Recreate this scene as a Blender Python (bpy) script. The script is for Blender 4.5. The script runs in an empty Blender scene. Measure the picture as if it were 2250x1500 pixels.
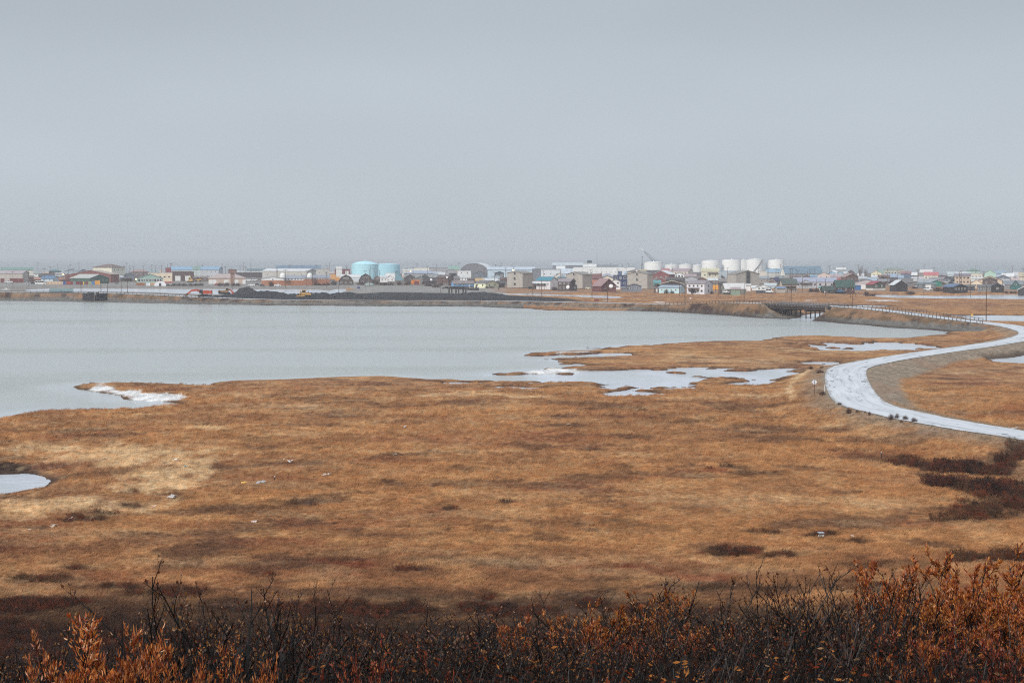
import bpy, math, random
import numpy as np
from mathutils import Vector, Matrix
random.seed(7); RNG = np.random.default_rng(11)
SC = bpy.context.scene; COL = SC.collection
# ------------------------------------------------------------------ camera, sky, sun, exposure
F_PX, CAM_Z, PITCH = 4375.0, 22.0, math.atan(187/4375.0)       # focal length in pixels of the 2250 px wide photograph
cd = bpy.data.cameras.new('camera'); cam = bpy.data.objects.new('camera', cd); COL.objects.link(cam)
cam.location = (0, 0, CAM_Z); cam.rotation_euler = (math.pi/2 - PITCH, 0, 0)
cd.sensor_width = 36; cd.lens = 36*F_PX/2250; cd.clip_start = 0.1; cd.clip_end = 90000
SC.camera = cam
SUN_EL, SUN_AZ = math.radians(32), math.radians(212)            # high thin sun behind the cloud, behind and left of the camera
w = bpy.data.worlds.new('World'); SC.world = w; w.use_nodes = True
nt = w.node_tree; N = nt.nodes; L = nt.links; N.clear()
sky = N.new('ShaderNodeTexSky'); sky.sky_type = 'NISHITA'; sky.sun_disc = False
sky.sun_elevation = SUN_EL; sky.sun_rotation = SUN_AZ
tc = N.new('ShaderNodeTexCoord'); sep = N.new('ShaderNodeSeparateXYZ'); L.new(tc.outputs['Generated'], sep.inputs[0])
mr = N.new('ShaderNodeFloatCurve'); L.new(sep.outputs['Z'], mr.inputs['Value'])      # overcast: a pale band over the horizon, darker cloud above it, brighter to the zenith
cv = mr.mapping.curves[0]; cv.points[0].location = (0, .475); cv.points[-1].location = (1, .90)
for q in ((.04, .50), (.08, .495), (.135, .432), (.22, .445), (.5, .64)): cv.points.new(*q)
mr.mapping.update()
m2_ = N.new('ShaderNodeMath'); m2_.operation = 'MULTIPLY'; m2_.inputs[1].default_value = 2.0; L.new(mr.outputs[0], m2_.inputs[0]); mr = m2_
cn = N.new('ShaderNodeTexNoise'); cn.inputs['Scale'].default_value = 3.5; cn.inputs['Detail'].default_value = 3
mpn = N.new('ShaderNodeMapping'); mpn.inputs['Scale'].default_value = (1, 1, 3); L.new(tc.outputs['Generated'], mpn.inputs[0]); L.new(mpn.outputs[0], cn.inputs['Vector'])
mc = N.new('ShaderNodeMapRange'); L.new(cn.outputs['Fac'], mc.inputs['Value'])
mc.inputs['From Min'].default_value = 0.3; mc.inputs['From Max'].default_value = 0.7; mc.inputs['To Min'].default_value = 0.95; mc.inputs['To Max'].default_value = 1.05
mu = N.new('ShaderNodeMath'); mu.operation = 'MULTIPLY'; L.new(mr.outputs[0], mu.inputs[0]); L.new(mc.outputs[0], mu.inputs[1])
cl = N.new('ShaderNodeVectorMath'); cl.operation = 'SCALE'; cl.inputs[0].default_value = (5.10, 5.65, 6.26); L.new(mu.outputs[0], cl.inputs['Scale'])
mx = N.new('ShaderNodeMix'); mx.data_type = 'RGBA'; mx.inputs[0].default_value = 0.94
L.new(sky.outputs[0], mx.inputs[6]); L.new(cl.outputs[0], mx.inputs[7])
bg = N.new('ShaderNodeBackground'); bg.inputs['Strength'].default_value = 0.0587
L.new(mx.outputs[2], bg.inputs[0]); ow = N.new('ShaderNodeOutputWorld'); L.new(bg.outputs[0], ow.inputs[0])
sd = bpy.data.lights.new('sun', 'SUN'); sd.energy = 1.5; sd.angle = math.radians(12); sd.color = (1, .95, .88)
sun = bpy.data.objects.new('sun', sd); COL.objects.link(sun)
_sv = Vector((math.sin(SUN_AZ)*math.cos(SUN_EL), math.cos(SUN_AZ)*math.cos(SUN_EL), math.sin(SUN_EL)))
sun.rotation_euler = _sv.to_track_quat('Z', 'Y').to_euler(); sun.location = (-60, -60, 80)
vs = SC.view_settings; SC.display_settings.display_device = 'sRGB'
vs.view_transform = 'Standard'; vs.look = 'None'; vs.gamma = 1; vs.exposure = 0.78; vs.use_curve_mapping = False
SC.cycles.use_adaptive_sampling = False; SC.cycles.use_denoising = False; SC.cycles.filter_width = 1.15; SC.cycles.max_bounces = 6; SC.cycles.volume_bounces = 0
SC.cycles.transparent_max_bounces = 8; SC.cycles.sample_clamp_indirect = 4

# ------------------------------------------------------------------ picture <-> place
_cp, _sp = math.cos(PITCH), math.sin(PITCH)
def ray(px, py):
    u, v = px-1125.0, 750.0-py
    return np.array([u, F_PX*_cp + v*_sp, -F_PX*_sp + v*_cp])
def gp(px, py, z=0.0):                 # the point at height z seen at a pixel
    d = ray(px, py); t = (z-CAM_Z)/d[2]; return np.array([d[0]*t, d[1]*t, z])
def at(px, py, Y):                     # the point at distance Y seen at a pixel
    d = ray(px, py); t = Y/d[1]; return np.array([d[0]*t, Y, CAM_Z+d[2]*t])
def proj(x, y, z):
    fz = y*_cp - (z-CAM_Z)*_sp; uu = y*_sp + (z-CAM_Z)*_cp
    return 1125+F_PX*x/fz, 750-F_PX*uu/fz
def lin(c):
    c = np.asarray(c, float)/255.0
    return np.where(c <= .04045, c/12.92, ((c+.055)/1.055)**2.4)

# ------------------------------------------------------------------ noise
def _h(ix, iy, s):
    n = (ix.astype(np.int64)*374761393 + iy.astype(np.int64)*668265263 + s*1274126177) & 0x7fffffff
    n = ((n ^ (n >> 13))*1274126177) & 0x7fffffff
    n = (n ^ (n >> 16))
    return (n & 0xffff)/65535.0
def vn(x, y, s=0):
    ix, iy = np.floor(x), np.floor(y); fx, fy = x-ix, y-iy
    fx = fx*fx*(3-2*fx); fy = fy*fy*(3-2*fy)
    a, b = _h(ix, iy, s), _h(ix+1, iy, s); c, d = _h(ix, iy+1, s), _h(ix+1, iy+1, s)
    return (a*(1-fx)+b*fx)*(1-fy) + (c*(1-fx)+d*fx)*fy
def fbm(x, y, s=0, o=4):
    r = 0; a = .5; t = 0
    for k in range(o):
        r = r + a*vn(x*2**k+17.3*k, y*2**k-9.1*k, s+k); t += a; a *= .55
    return r/t
def ss(a, b, x):
    t = np.clip((x-a)/(b-a), 0, 1); return t*t*(3-2*t)

# ------------------------------------------------------------------ objects
def tag(o, label=None, cat=None, group=None, kind=None):
    if label: o['label'] = label
    if cat: o['category'] = cat
    if group: o['group'] = group
    if kind: o['kind'] = kind
    return o
def link(o, parent=None, loc=None, rz=None):
    COL.objects.link(o)
    if parent: o.parent = parent
    if loc is not None: o.location = loc
    if rz is not None: o.rotation_euler = (0, 0, rz)
    return o
def empty(name, loc, rz=0, label=None, cat=None, group=None):
    o = link(bpy.data.objects.new(name, None), None, loc, rz); o.empty_display_size = .5
    return tag(o, label, cat, group)
def inst(name, me, parent=None, loc=(0, 0, 0), rz=0, sc=None):
    o = link(bpy.data.objects.new(name, me), parent, loc, rz)
    if sc is not None: o.scale = sc
    return o
class MB:
    def __init__(s): s.v = []; s.f = []; s.m = []
    def add(s, vs, fs, mi=0):
        b = len(s.v); s.v += [tuple(p) for p in vs]; s.f += [tuple(b+i for i in f) for f in fs]; s.m += [mi]*len(fs)
    def box(s, c, d, mi=0, rz=0.0, R=None):
        x, y, z = d[0]/2, d[1]/2, d[2]/2; P = [Vector((a*x, b*y, e*z)) for e in (-1, 1) for b in (-1, 1) for a in (-1, 1)]
        M = R if R is not None else Matrix.Rotation(rz, 3, 'Z')
        c = Vector(c); P = [M @ p + c for p in P]
        s.add(P, [(0, 2, 3, 1), (4, 5, 7, 6), (0, 1, 5, 4), (2, 6, 7, 3), (0, 4, 6, 2), (1, 3, 7, 5)], mi)
    def beam(s, a, b, wd, ht, mi=0):
        a, b = Vector(a), Vector(b); d = b-a; l = d.length
        if l < 1e-6: return
        X = d/l; up = Vector((0, 0, 1)) if abs(X.z) < .95 else Vector((0, 1, 0))
        Y = up.cross(X).normalized(); Z = X.cross(Y)
        R = Matrix((X, Y, Z)).transposed(); s.box((a+b)/2, (l, wd, ht), mi, R=R)
    def tube(s, pts, rad, n=6, mi=0, cap=True):
        pts = [Vector(p) for p in pts]; b = len(s.v); k = len(pts)
        for i, p in enumerate(pts):
            d = (pts[min(i+1, k-1)]-pts[max(i-1, 0)]).normalized()
            up = Vector((0, 0, 1)) if abs(d.z) < .9 else Vector((1, 0, 0))
            A = d.cross(up).normalized(); B = d.cross(A); r = rad[i] if hasattr(rad, '__len__') else rad
            for j in range(n):
                t = 2*math.pi*j/n; q = p + A*(r*math.cos(t)) + B*(r*math.sin(t)); s.v.append((q.x, q.y, q.z))
        for i in range(k-1):
            for j in range(n):
                s.f.append((b+i*n+j, b+i*n+(j+1) % n, b+(i+1)*n+(j+1) % n, b+(i+1)*n+j)); s.m.append(mi)
        if cap:
            s.f.append(tuple(b+j for j in range(n))[::-1]); s.m.append(mi)
            s.f.append(tuple(b+(k-1)*n+j for j in range(n))); s.m.append(mi)
    def prism(s, prof, axis, a, b, mi=0):     # closed profile (s,z); extruded along 'x' or 'y' from a to b
        n = len(prof)
        P = [((t, q[0], q[1]) if axis == 'x' else (q[0], t, q[1])) for t in (a, b) for q in prof]
        s.add(P, [tuple(range(n))[::-1], tuple(range(n, 2*n))] + [(i, (i+1) % n, n+(i+1) % n, n+i) for i in range(n)], mi)
    def lathe(s, prof, n=24, mi=0, c=(0, 0)):
        b = len(s.v); k = len(prof)
        for r, z in prof:
            for j in range(n): s.v.append((c[0]+r*math.cos(2*math.pi*j/n), c[1]+r*math.sin(2*math.pi*j/n), z))
        for i in range(k-1):
            for j in range(n): s.f.append((b+i*n+j, b+i*n+(j+1) % n, b+(i+1)*n+(j+1) % n, b+(i+1)*n+j)); s.m.append(mi)
    def mesh(s, name, mats):
        me = bpy.data.meshes.new(name); me.from_pydata(s.v, [], s.f)
        for m in (mats if isinstance(mats, (list, tuple)) else [mats]): me.materials.append(m)
        if any(s.m): me.polygons.foreach_set('material_index', np.array(s.m, dtype=np.int32))
        me.update(); return me
    def build(s, name, mats, parent=None, loc=(0, 0, 0), rz=0, sc=None):
        return inst(name, s.mesh(name, mats), parent, loc, rz, sc)
# ------------------------------------------------------------------ materials
_MC = {}
def paint(rgb, rough=.65, var=.22, metal=0.0, scale=.35, key=None):     # rgb: base colour as sRGB 0..255
    k = (tuple(rgb), rough, var, metal, scale)
    if k in _MC: return _MC[k]
    m = bpy.data.materials.new('paint'); m.use_nodes = True; t = m.node_tree; b = t.nodes['Principled BSDF']
    tcn = t.nodes.new('ShaderNodeTexCoord'); no = t.nodes.new('ShaderNodeTexNoise'); no.inputs['Scale'].default_value = scale; no.inputs['Detail'].default_value = 6
    no.inputs['Roughness'].default_value = .65
    t.links.new(tcn.outputs['Object'], no.inputs['Vector'])
    r = t.nodes.new('ShaderNodeMapRange'); r.inputs['From Min'].default_value = .3; r.inputs['From Max'].default_value = .7
    r.inputs['To Min'].default_value = 1-var; r.inputs['To Max'].default_value = 1+var*.4; t.links.new(no.outputs['Fac'], r.inputs['Value'])
    s = t.nodes.new('ShaderNodeVectorMath'); s.operation = 'SCALE'; s.inputs[0].default_value = tuple(lin(rgb)); t.links.new(r.outputs[0], s.inputs['Scale'])
    t.links.new(s.outputs[0], b.inputs['Base Color']); b.inputs['Roughness'].default_value = rough; b.inputs['Metallic'].default_value = metal
    b.inputs['Specular IOR Level'].default_value = .3
    _MC[k] = m; return m
def glow(rgb, st):
    m = bpy.data.materials.new('lit_lamp'); m.use_nodes = True; b = m.node_tree.nodes['Principled BSDF']
    b.inputs['Emission Color'].default_value = (*lin(rgb), 1); b.inputs['Emission Strength'].default_value = st; return m
# ------------------------------------------------------------------ the lie of the land
def P(*pts, z=0.0): return np.array([gp(a, b, z)[:2] for a, b in pts])
W_LAGOON = P((-500,660),(0,661),(100,662),(200,664),(400,668),(600,671),(800,672.3),(900,673),(1000,673),(1080,675),(1152,677.6),(1210,682),(1300,682.5),(1383,683),(1441,684),(1480,686),
 (1540,689.5),(1600,693),(1680,699),(1759,702.5),(1796,706),(1889,714),(1961,720),(2042,725),(2074,729),(2085,734),(2033,738.5),(1987,743),(1912,743),(1850,740),(1779,738.5),(1715,740),(1687,744),
 (1661,750),(1600,750),(1540,752),(1499,752.5),(1441,756.5),(1412,758.5),(1380,758),(1350,762),(1331,764),(1305,765),(1298,767.5),(1334,769.5),(1297,771.5),(1250,772),(1210,773.5),(1175,778),(1149,782),
 (1181,783),(1227,780.5),(1268,781.5),(1354,778),(1326,782.5),(1273,786),(1216,787),(1178,790),(1210,793.5),(1239,799.5),(1253,801.5),(1242,807.5),(1233,810.5),(1195,811.5),(1138,816),(1094,820),(1063,823.5),
 (1080,825.5),(1120,825.5),(1187,823.5),(1250,822),(1290,820),(1310,815.5),(1350,814),(1400,813),(1440,815.5),(1480,822),(1510,829),(1536,836),(1500,842),(1470,847.5),(1440,852),(1428,857),(1412,862),
 (1395,867.5),(1370,868.5),(1340,864.5),(1350,860.5),(1372,858),(1392,853.5),(1398,848),(1380,843.5),(1330,840.5),(1250,838.5),(1150,840),(1090,839.5),(1010,837.5),(950,835.5),(900,831),(850,828),(780,829),
 (730,830.5),(680,833),(649,834),(600,836),(549,837.5),(510,838.5),(474,841),(466,844.5),(505,844.5),(448,847.5),(402,845.5),(318,842.5),(231,842.5),(188,844.5),(159,849),(170,855),(202,860.5),(245,865.5),
 (266,870),(277,877),(318,880.5),(361,883.5),(387,887),(393,890.5),(338,893.5),(289,900),(245,900.5),(159,901.5),(95,903.5),(66,907),(29,911),(14,917),(-40,925),(-300,945),(-900,960),(-1400,760))
W_POOLS = [
 P((-120,1042),(0,1042),(58,1040),(87,1042),(104,1050),(110,1054),(99,1063),(90,1071),(60,1077),(43,1080),(0,1088),(-120,1098)),
 P((1467,811),(1490,809),(1513,809.5),(1557,812),(1600,813),(1628,815),(1681,812.5),(1730,808.5),(1743,812),(1744,819),(1740,828),(1733,834),(1710,838),(1687,842),(1658,846),(1625,845.5),(1609,844.5),(1638,837),(1618,832),(1580,829),(1528,823),(1490,817)),
 P((1739,763),(1762,756.5),(1860,753),(1889,756),(1947,753.5),(2025,759),(2045,765),(2004,772),(1889,773.5),(1814,772),(1785,764.5)),
 P((2162,790.5),(2190,788),(2221,785),(2250,780.5),(2400,774),(2400,803),(2250,800),(2192,796.5)),
 P((1878,648.3),(1960,648),(2050,650),(2110,649.6),(2180,648),(2260,648),(2420,648),(2420,660),(2250,658.5),(2100,656.5),(2050,656.5),(1980,655.5),(1950,654),(1915,651)),
 P((2085,694),(2180,692.5),(2250,693.5),(2420,693),(2420,709),(2250,708),(2192,707),(2149,704),(2114,697)),
 P((1850,671),(1900,670.5),(1935,671.5),(1966,673.5),(1935,675),(1900,675)),
 P((1070,643),(1120,645),(1180,646),(1250,648),(1290,648),(1340,650),(1364,652),(1370,655),(1340,656.3),(1300,654.5),(1250,651.8),(1160,649.2),(1115,648.6),(1080,646)),
 P((1316,659.5),(1335,659.7),(1356,662),(1335,662.3)),
 P((55,636.5),(100,634.5),(180,634.3),(280,634.5),(400,635),(560,635.4),(640,635.6),(700,636.5),(722,638.6),(742,635),(762,634.7),(757,640),(747,643.5),(721,647),(640,647),(560,647),(480,648),(400,646),(340,643),(280,642.5),(60,641)),
 P((1735,703),(1782,705.5),(1798,698),(1830,690),(1880,687.5),(1870,684),(1830,685.5),(1775,691)),
 P((1808,803.5),(1837,803),(1840,795),(1815,795.5)), P((443,936),(470,935.5),(488,936.5),(470,938)), P((36,948.5),(70,948),(72,950),(40,950.5)),
 P((1105,846),(1135,845.5),(1150,848.5),(1130,851.5),(1105,849.5)), P((1137,855.5),(1168,855),(1165,858.5),(1145,858.5)), P((1325,850),(1352,847),(1352,856),(1330,856)), P((1470,853.5),(1490,853),(1496,856.5),(1475,857)),
 P((1018,841.5),(1045,841),(1045,846),(1020,845.5)),
]
# road: left and right kerbs seen in the photograph, then the causeway centreline
_LR = [((2500,1012),(2480,978)),((2400,994),(2385,961)),((2250,967),(2262,943.5)),((2149,952),(2172,931)),((2004,925.5),(2050,911)),((1932,907),(1995,900.5)),((1874,894),(1958,892)),((1843,884),(1934,877)),
 ((1825,868),(1918,857)),((1816.5,842),(1907,838)),((1815,822),(1901,818)),((1825,806),(1909,808)),((1860,796),(1940,800)),((1918,786),(1990,789.5)),((2033,769),(2090,774)),((2149,754),(2200,757.5)),
 ((2201,744),(2262,748)),((2222,735),(2310,735)),((2220,726.5),(2300,725.5)),((2201,718),(2252,716)),((2172,711.7),(2203,710.2))]
RC = []
for i, (a, b) in enumerate(_LR):
    zz = 2.2 if i < 3 else 1.9
    A, B = gp(*a, zz), gp(*b, zz); RC.append((A+B)/2)
for px, py, zz in [(2149,706.5,2.2),(2062,696,2.9),(1975,684.5,3.7),(1889,675.6,4.4),(1837,672.6,4.6),(1765,669.4,4.6),(1692,666.6,4.6),(1620,664.8,4.3),(1560,666,3.6),(1480,667.6,2.8),(1300,664.5,2.3),(1120,661,2.0),(850,660,1.8),(622,658,2.0),(480,654,2.4),(340,647,3.2),(200,643,3.6),(0,641.5,3.8),(-300,639.5,3.8),(-700,638,3.8)]:
    RC.append(gp(px, py, zz))
RC = np.array(RC)
def catmull(Pn, per):
    out = []
    for i in range(len(Pn)-1):
        p0, p1, p2, p3 = Pn[max(i-1, 0)], Pn[i], Pn[i+1], Pn[min(i+2, len(Pn)-1)]
        for k in range(per):
            t = k/per; out.append(.5*((2*p1)+(-p0+p2)*t+(2*p0-5*p1+4*p2-p3)*t*t+(-p0+3*p1-3*p2+p3)*t**3))
    out.append(Pn[-1]); return np.array(out)
RD = catmull(RC, 8)
_seg = np.linalg.norm(np.diff(RD[:, :2], axis=0), axis=1); RS = np.concatenate([[0], np.cumsum(_seg)])
RHW = 3.5
def road_s(pt):                        # arclength of the road point nearest pt
    return RS[np.argmin(np.linalg.norm(RD[:, :2]-np.asarray(pt)[:2], axis=1))]
def road_at(s, off=0.0, dz=0.0):
    x, y, z = (np.interp(s, RS, RD[:, k]) for k in range(3))
    x2, y2 = np.interp(s+1, RS, RD[:, 0]), np.interp(s+1, RS, RD[:, 1]); x1, y1 = np.interp(s-1, RS, RD[:, 0]), np.interp(s-1, RS, RD[:, 1])
    d = math.hypot(x2-x1, y2-y1); return Vector((x + off*(y2-y1)/d, y - off*(x2-x1)/d, z+dz))   # +off: to the right walking towards the bridge and town
S_BR0, S_BR1 = road_s(gp(1837, 672.6, 4.6)), road_s(gp(1692, 666.6, 4.6))

def sdf(X, Y, poly, near=1e9):
    x0, y0 = poly.min(0)-near; x1, y1 = poly.max(0)+near
    out = np.full(X.shape, 1e4); m = (X > x0) & (X < x1) & (Y > y0) & (Y < y1)
    if not m.any(): return out
    x, y = X[m], Y[m]; d = np.full(x.shape, 1e9); ins = np.zeros(x.shape, bool)
    for i in range(len(poly)):
        a, b = poly[i], poly[(i+1) % len(poly)]; e = b-a
        t = np.clip(((x-a[0])*e[0]+(y-a[1])*e[1])/(e@e+1e-9), 0, 1)
        d = np.minimum(d, (x-a[0]-t*e[0])**2+(y-a[1]-t*e[1])**2)
        if a[1] != b[1]:
            c = (a[1] > y) != (b[1] > y); ins ^= c & (x < a[0]+(y-a[1])*e[0]/e[1])
    out[m] = np.where(ins, -1, 1)*np.sqrt(d); return out
def road_dist(X, Y):
    d2 = np.full(X.shape, 1e9); z = np.zeros(X.shape); s = np.zeros(X.shape); sg = np.ones(X.shape)
    step = 2
    for i in range(0, len(RD)-1, step):
        a, b = RD[i], RD[min(i+step, len(RD)-1)]; e = b[:2]-a[:2]; l2 = e@e
        if l2 < 1e-6: continue
        t = np.clip(((X-a[0])*e[0]+(Y-a[1])*e[1])/l2, 0, 1)
        q = (X-a[0]-t*e[0])**2+(Y-a[1]-t*e[1])**2; m = q < d2
        d2 = np.where(m, q, d2); z = np.where(m, a[2]+t*(b[2]-a[2]), z); s = np.where(m, RS[i]+t*(RS[min(i+step, len(RD)-1)]-RS[i]), s)
        sg = np.where(m, np.sign((X-a[0])*e[1]-(Y-a[1])*e[0]), sg)
    return np.sqrt(d2), z, s, sg
G_DARK = P((395,652),(480,650.5),(560,646),(700,647),(760,645),(850,641),(1000,644),(1130,648),(1260,654),(1250,660),(1120,658.5),(850,657.5),(620,655.5),(480,652.5), z=1.8)
G_GREY = P((755,634),(800,632),(1000,634),(1080,638),(1010,645),(960,645),(850,641.5),(790,642),(750,644),(760,640), z=1.6)
G_SLOPE = P((2262,943.5),(2172,931),(2050,911),(1995,900.5),(1945,888),(1918,857),(1907,838),(1901,818),(1909,808),(1940,800),(1990,789.5),(2090,774),(2200,757.5),(2262,748),(2400,740),(2400,765),(2250,774),(2160,783),(2091,794),(2019,814),(1980,829),(1979,851),(1992,878),(2012,897),(2060,911),(2150,926),(2262,938), z=1.0)
SNOW = [P((191,855),(207,848),(226,843.5),(237,850),(251,856),(270,861),(281,857.5),(297,858),(300,864),(335,867.5),(390,870),(412,874.5),(392,879),(340,880),(292,878),(272,869),(245,862),(215,858), z=.2),
 P((1140,817),(1165,812),(1205,810.5),(1260,811.5),(1300,813.5),(1285,818),(1240,819),(1190,821),(1160,820), z=.2), P((1215,775),(1290,773),(1295,775),(1225,777), z=.2),
 P((1904,659),(1962,659),(1985,660),(1960,661),(1904,660.5), z=.6), P((1418,662.3),(1445,662),(1482,664),(1450,664.3), z=.6), P((1770,658.5),(1785,658),(1800,659.2),(1775,659.4), z=.6)]
STRAW = P((1722,858),(1735,838),(1760,820),(1778,812),(1790,816),(1770,830),(1752,845),(1745,860),(1752,880),(1738,885), z=.5)
DT = (np.array([-1200, -400, 0, 600, 770, 800, 1000, 1130, 1250, 1400, 1560, 1700, 1850, 1890, 2000, 2250, 3400]), np.array([1360, 1355, 1352, 1350, 1330, 1180, 1150, 1130, 1135, 1125, 1110, 1100, 1095, 1132, 1140, 1140, 1140]))
GZ = 1.5
# patches of dark dwarf birch, red and straw growth; lowest birch rows also carry painted shade: (px, py, half width, half height, kind, strength)
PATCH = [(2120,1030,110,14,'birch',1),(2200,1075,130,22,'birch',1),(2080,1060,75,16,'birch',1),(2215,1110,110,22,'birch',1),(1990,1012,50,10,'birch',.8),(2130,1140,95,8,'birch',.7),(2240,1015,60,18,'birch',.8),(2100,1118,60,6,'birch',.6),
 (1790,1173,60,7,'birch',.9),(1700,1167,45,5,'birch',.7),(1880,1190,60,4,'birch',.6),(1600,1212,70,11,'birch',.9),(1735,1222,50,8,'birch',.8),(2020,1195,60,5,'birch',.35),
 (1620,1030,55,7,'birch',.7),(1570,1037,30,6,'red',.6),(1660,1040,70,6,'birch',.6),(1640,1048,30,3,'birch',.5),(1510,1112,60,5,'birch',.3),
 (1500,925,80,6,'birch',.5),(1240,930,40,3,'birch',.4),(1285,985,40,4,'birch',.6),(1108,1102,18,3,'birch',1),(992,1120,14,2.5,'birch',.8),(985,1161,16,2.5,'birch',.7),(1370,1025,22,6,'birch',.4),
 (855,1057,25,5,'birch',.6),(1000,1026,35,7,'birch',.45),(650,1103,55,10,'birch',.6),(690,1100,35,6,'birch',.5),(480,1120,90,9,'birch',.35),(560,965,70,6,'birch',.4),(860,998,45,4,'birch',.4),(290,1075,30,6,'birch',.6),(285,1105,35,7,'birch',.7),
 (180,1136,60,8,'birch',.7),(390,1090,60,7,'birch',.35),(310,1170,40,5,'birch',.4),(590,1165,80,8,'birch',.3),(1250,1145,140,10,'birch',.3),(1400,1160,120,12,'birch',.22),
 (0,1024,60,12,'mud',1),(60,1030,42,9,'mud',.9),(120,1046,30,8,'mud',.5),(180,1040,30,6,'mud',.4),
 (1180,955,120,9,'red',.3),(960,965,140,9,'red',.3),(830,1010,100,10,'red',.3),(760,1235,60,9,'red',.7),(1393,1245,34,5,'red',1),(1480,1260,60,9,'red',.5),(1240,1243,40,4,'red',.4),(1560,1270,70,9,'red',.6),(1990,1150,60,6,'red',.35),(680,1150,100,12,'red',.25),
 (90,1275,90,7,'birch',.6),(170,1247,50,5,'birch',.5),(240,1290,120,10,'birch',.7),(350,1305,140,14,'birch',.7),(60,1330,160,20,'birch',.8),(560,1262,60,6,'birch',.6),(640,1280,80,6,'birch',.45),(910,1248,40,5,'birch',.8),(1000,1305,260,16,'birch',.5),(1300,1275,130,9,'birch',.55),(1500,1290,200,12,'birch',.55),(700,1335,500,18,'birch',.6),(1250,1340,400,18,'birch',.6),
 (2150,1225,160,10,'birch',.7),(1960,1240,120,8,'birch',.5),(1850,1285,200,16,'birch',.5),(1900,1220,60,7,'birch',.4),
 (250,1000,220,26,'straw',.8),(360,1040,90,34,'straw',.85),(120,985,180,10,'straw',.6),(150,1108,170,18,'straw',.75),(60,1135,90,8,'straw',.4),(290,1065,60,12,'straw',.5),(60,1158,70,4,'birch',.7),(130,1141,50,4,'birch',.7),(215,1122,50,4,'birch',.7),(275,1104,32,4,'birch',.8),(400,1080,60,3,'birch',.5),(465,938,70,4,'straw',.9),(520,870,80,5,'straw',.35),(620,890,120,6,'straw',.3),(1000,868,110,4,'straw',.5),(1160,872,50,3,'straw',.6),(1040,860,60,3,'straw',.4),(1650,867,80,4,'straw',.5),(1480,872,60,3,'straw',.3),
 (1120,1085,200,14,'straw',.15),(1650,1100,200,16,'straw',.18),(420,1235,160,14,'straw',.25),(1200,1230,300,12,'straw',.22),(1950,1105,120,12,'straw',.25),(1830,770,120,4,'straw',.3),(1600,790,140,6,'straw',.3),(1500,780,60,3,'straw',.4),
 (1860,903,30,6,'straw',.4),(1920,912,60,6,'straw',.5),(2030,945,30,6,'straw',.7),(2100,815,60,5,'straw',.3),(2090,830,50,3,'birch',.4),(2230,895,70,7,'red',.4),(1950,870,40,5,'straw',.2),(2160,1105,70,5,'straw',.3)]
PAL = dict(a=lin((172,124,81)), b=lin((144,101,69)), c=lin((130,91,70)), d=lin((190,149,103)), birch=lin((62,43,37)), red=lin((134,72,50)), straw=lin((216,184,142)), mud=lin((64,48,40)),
 gravel=lin((148,131,113)), rock=lin((112,107,101)), bank=lin((112,88,64)), dgravel=lin((56,55,57)), ggravel=lin((146,142,138)), snow=lin((240,238,236)), hill=lin((34,27,23)), town=lin((118,108,100)), tan=lin((156,118,88)))
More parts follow.
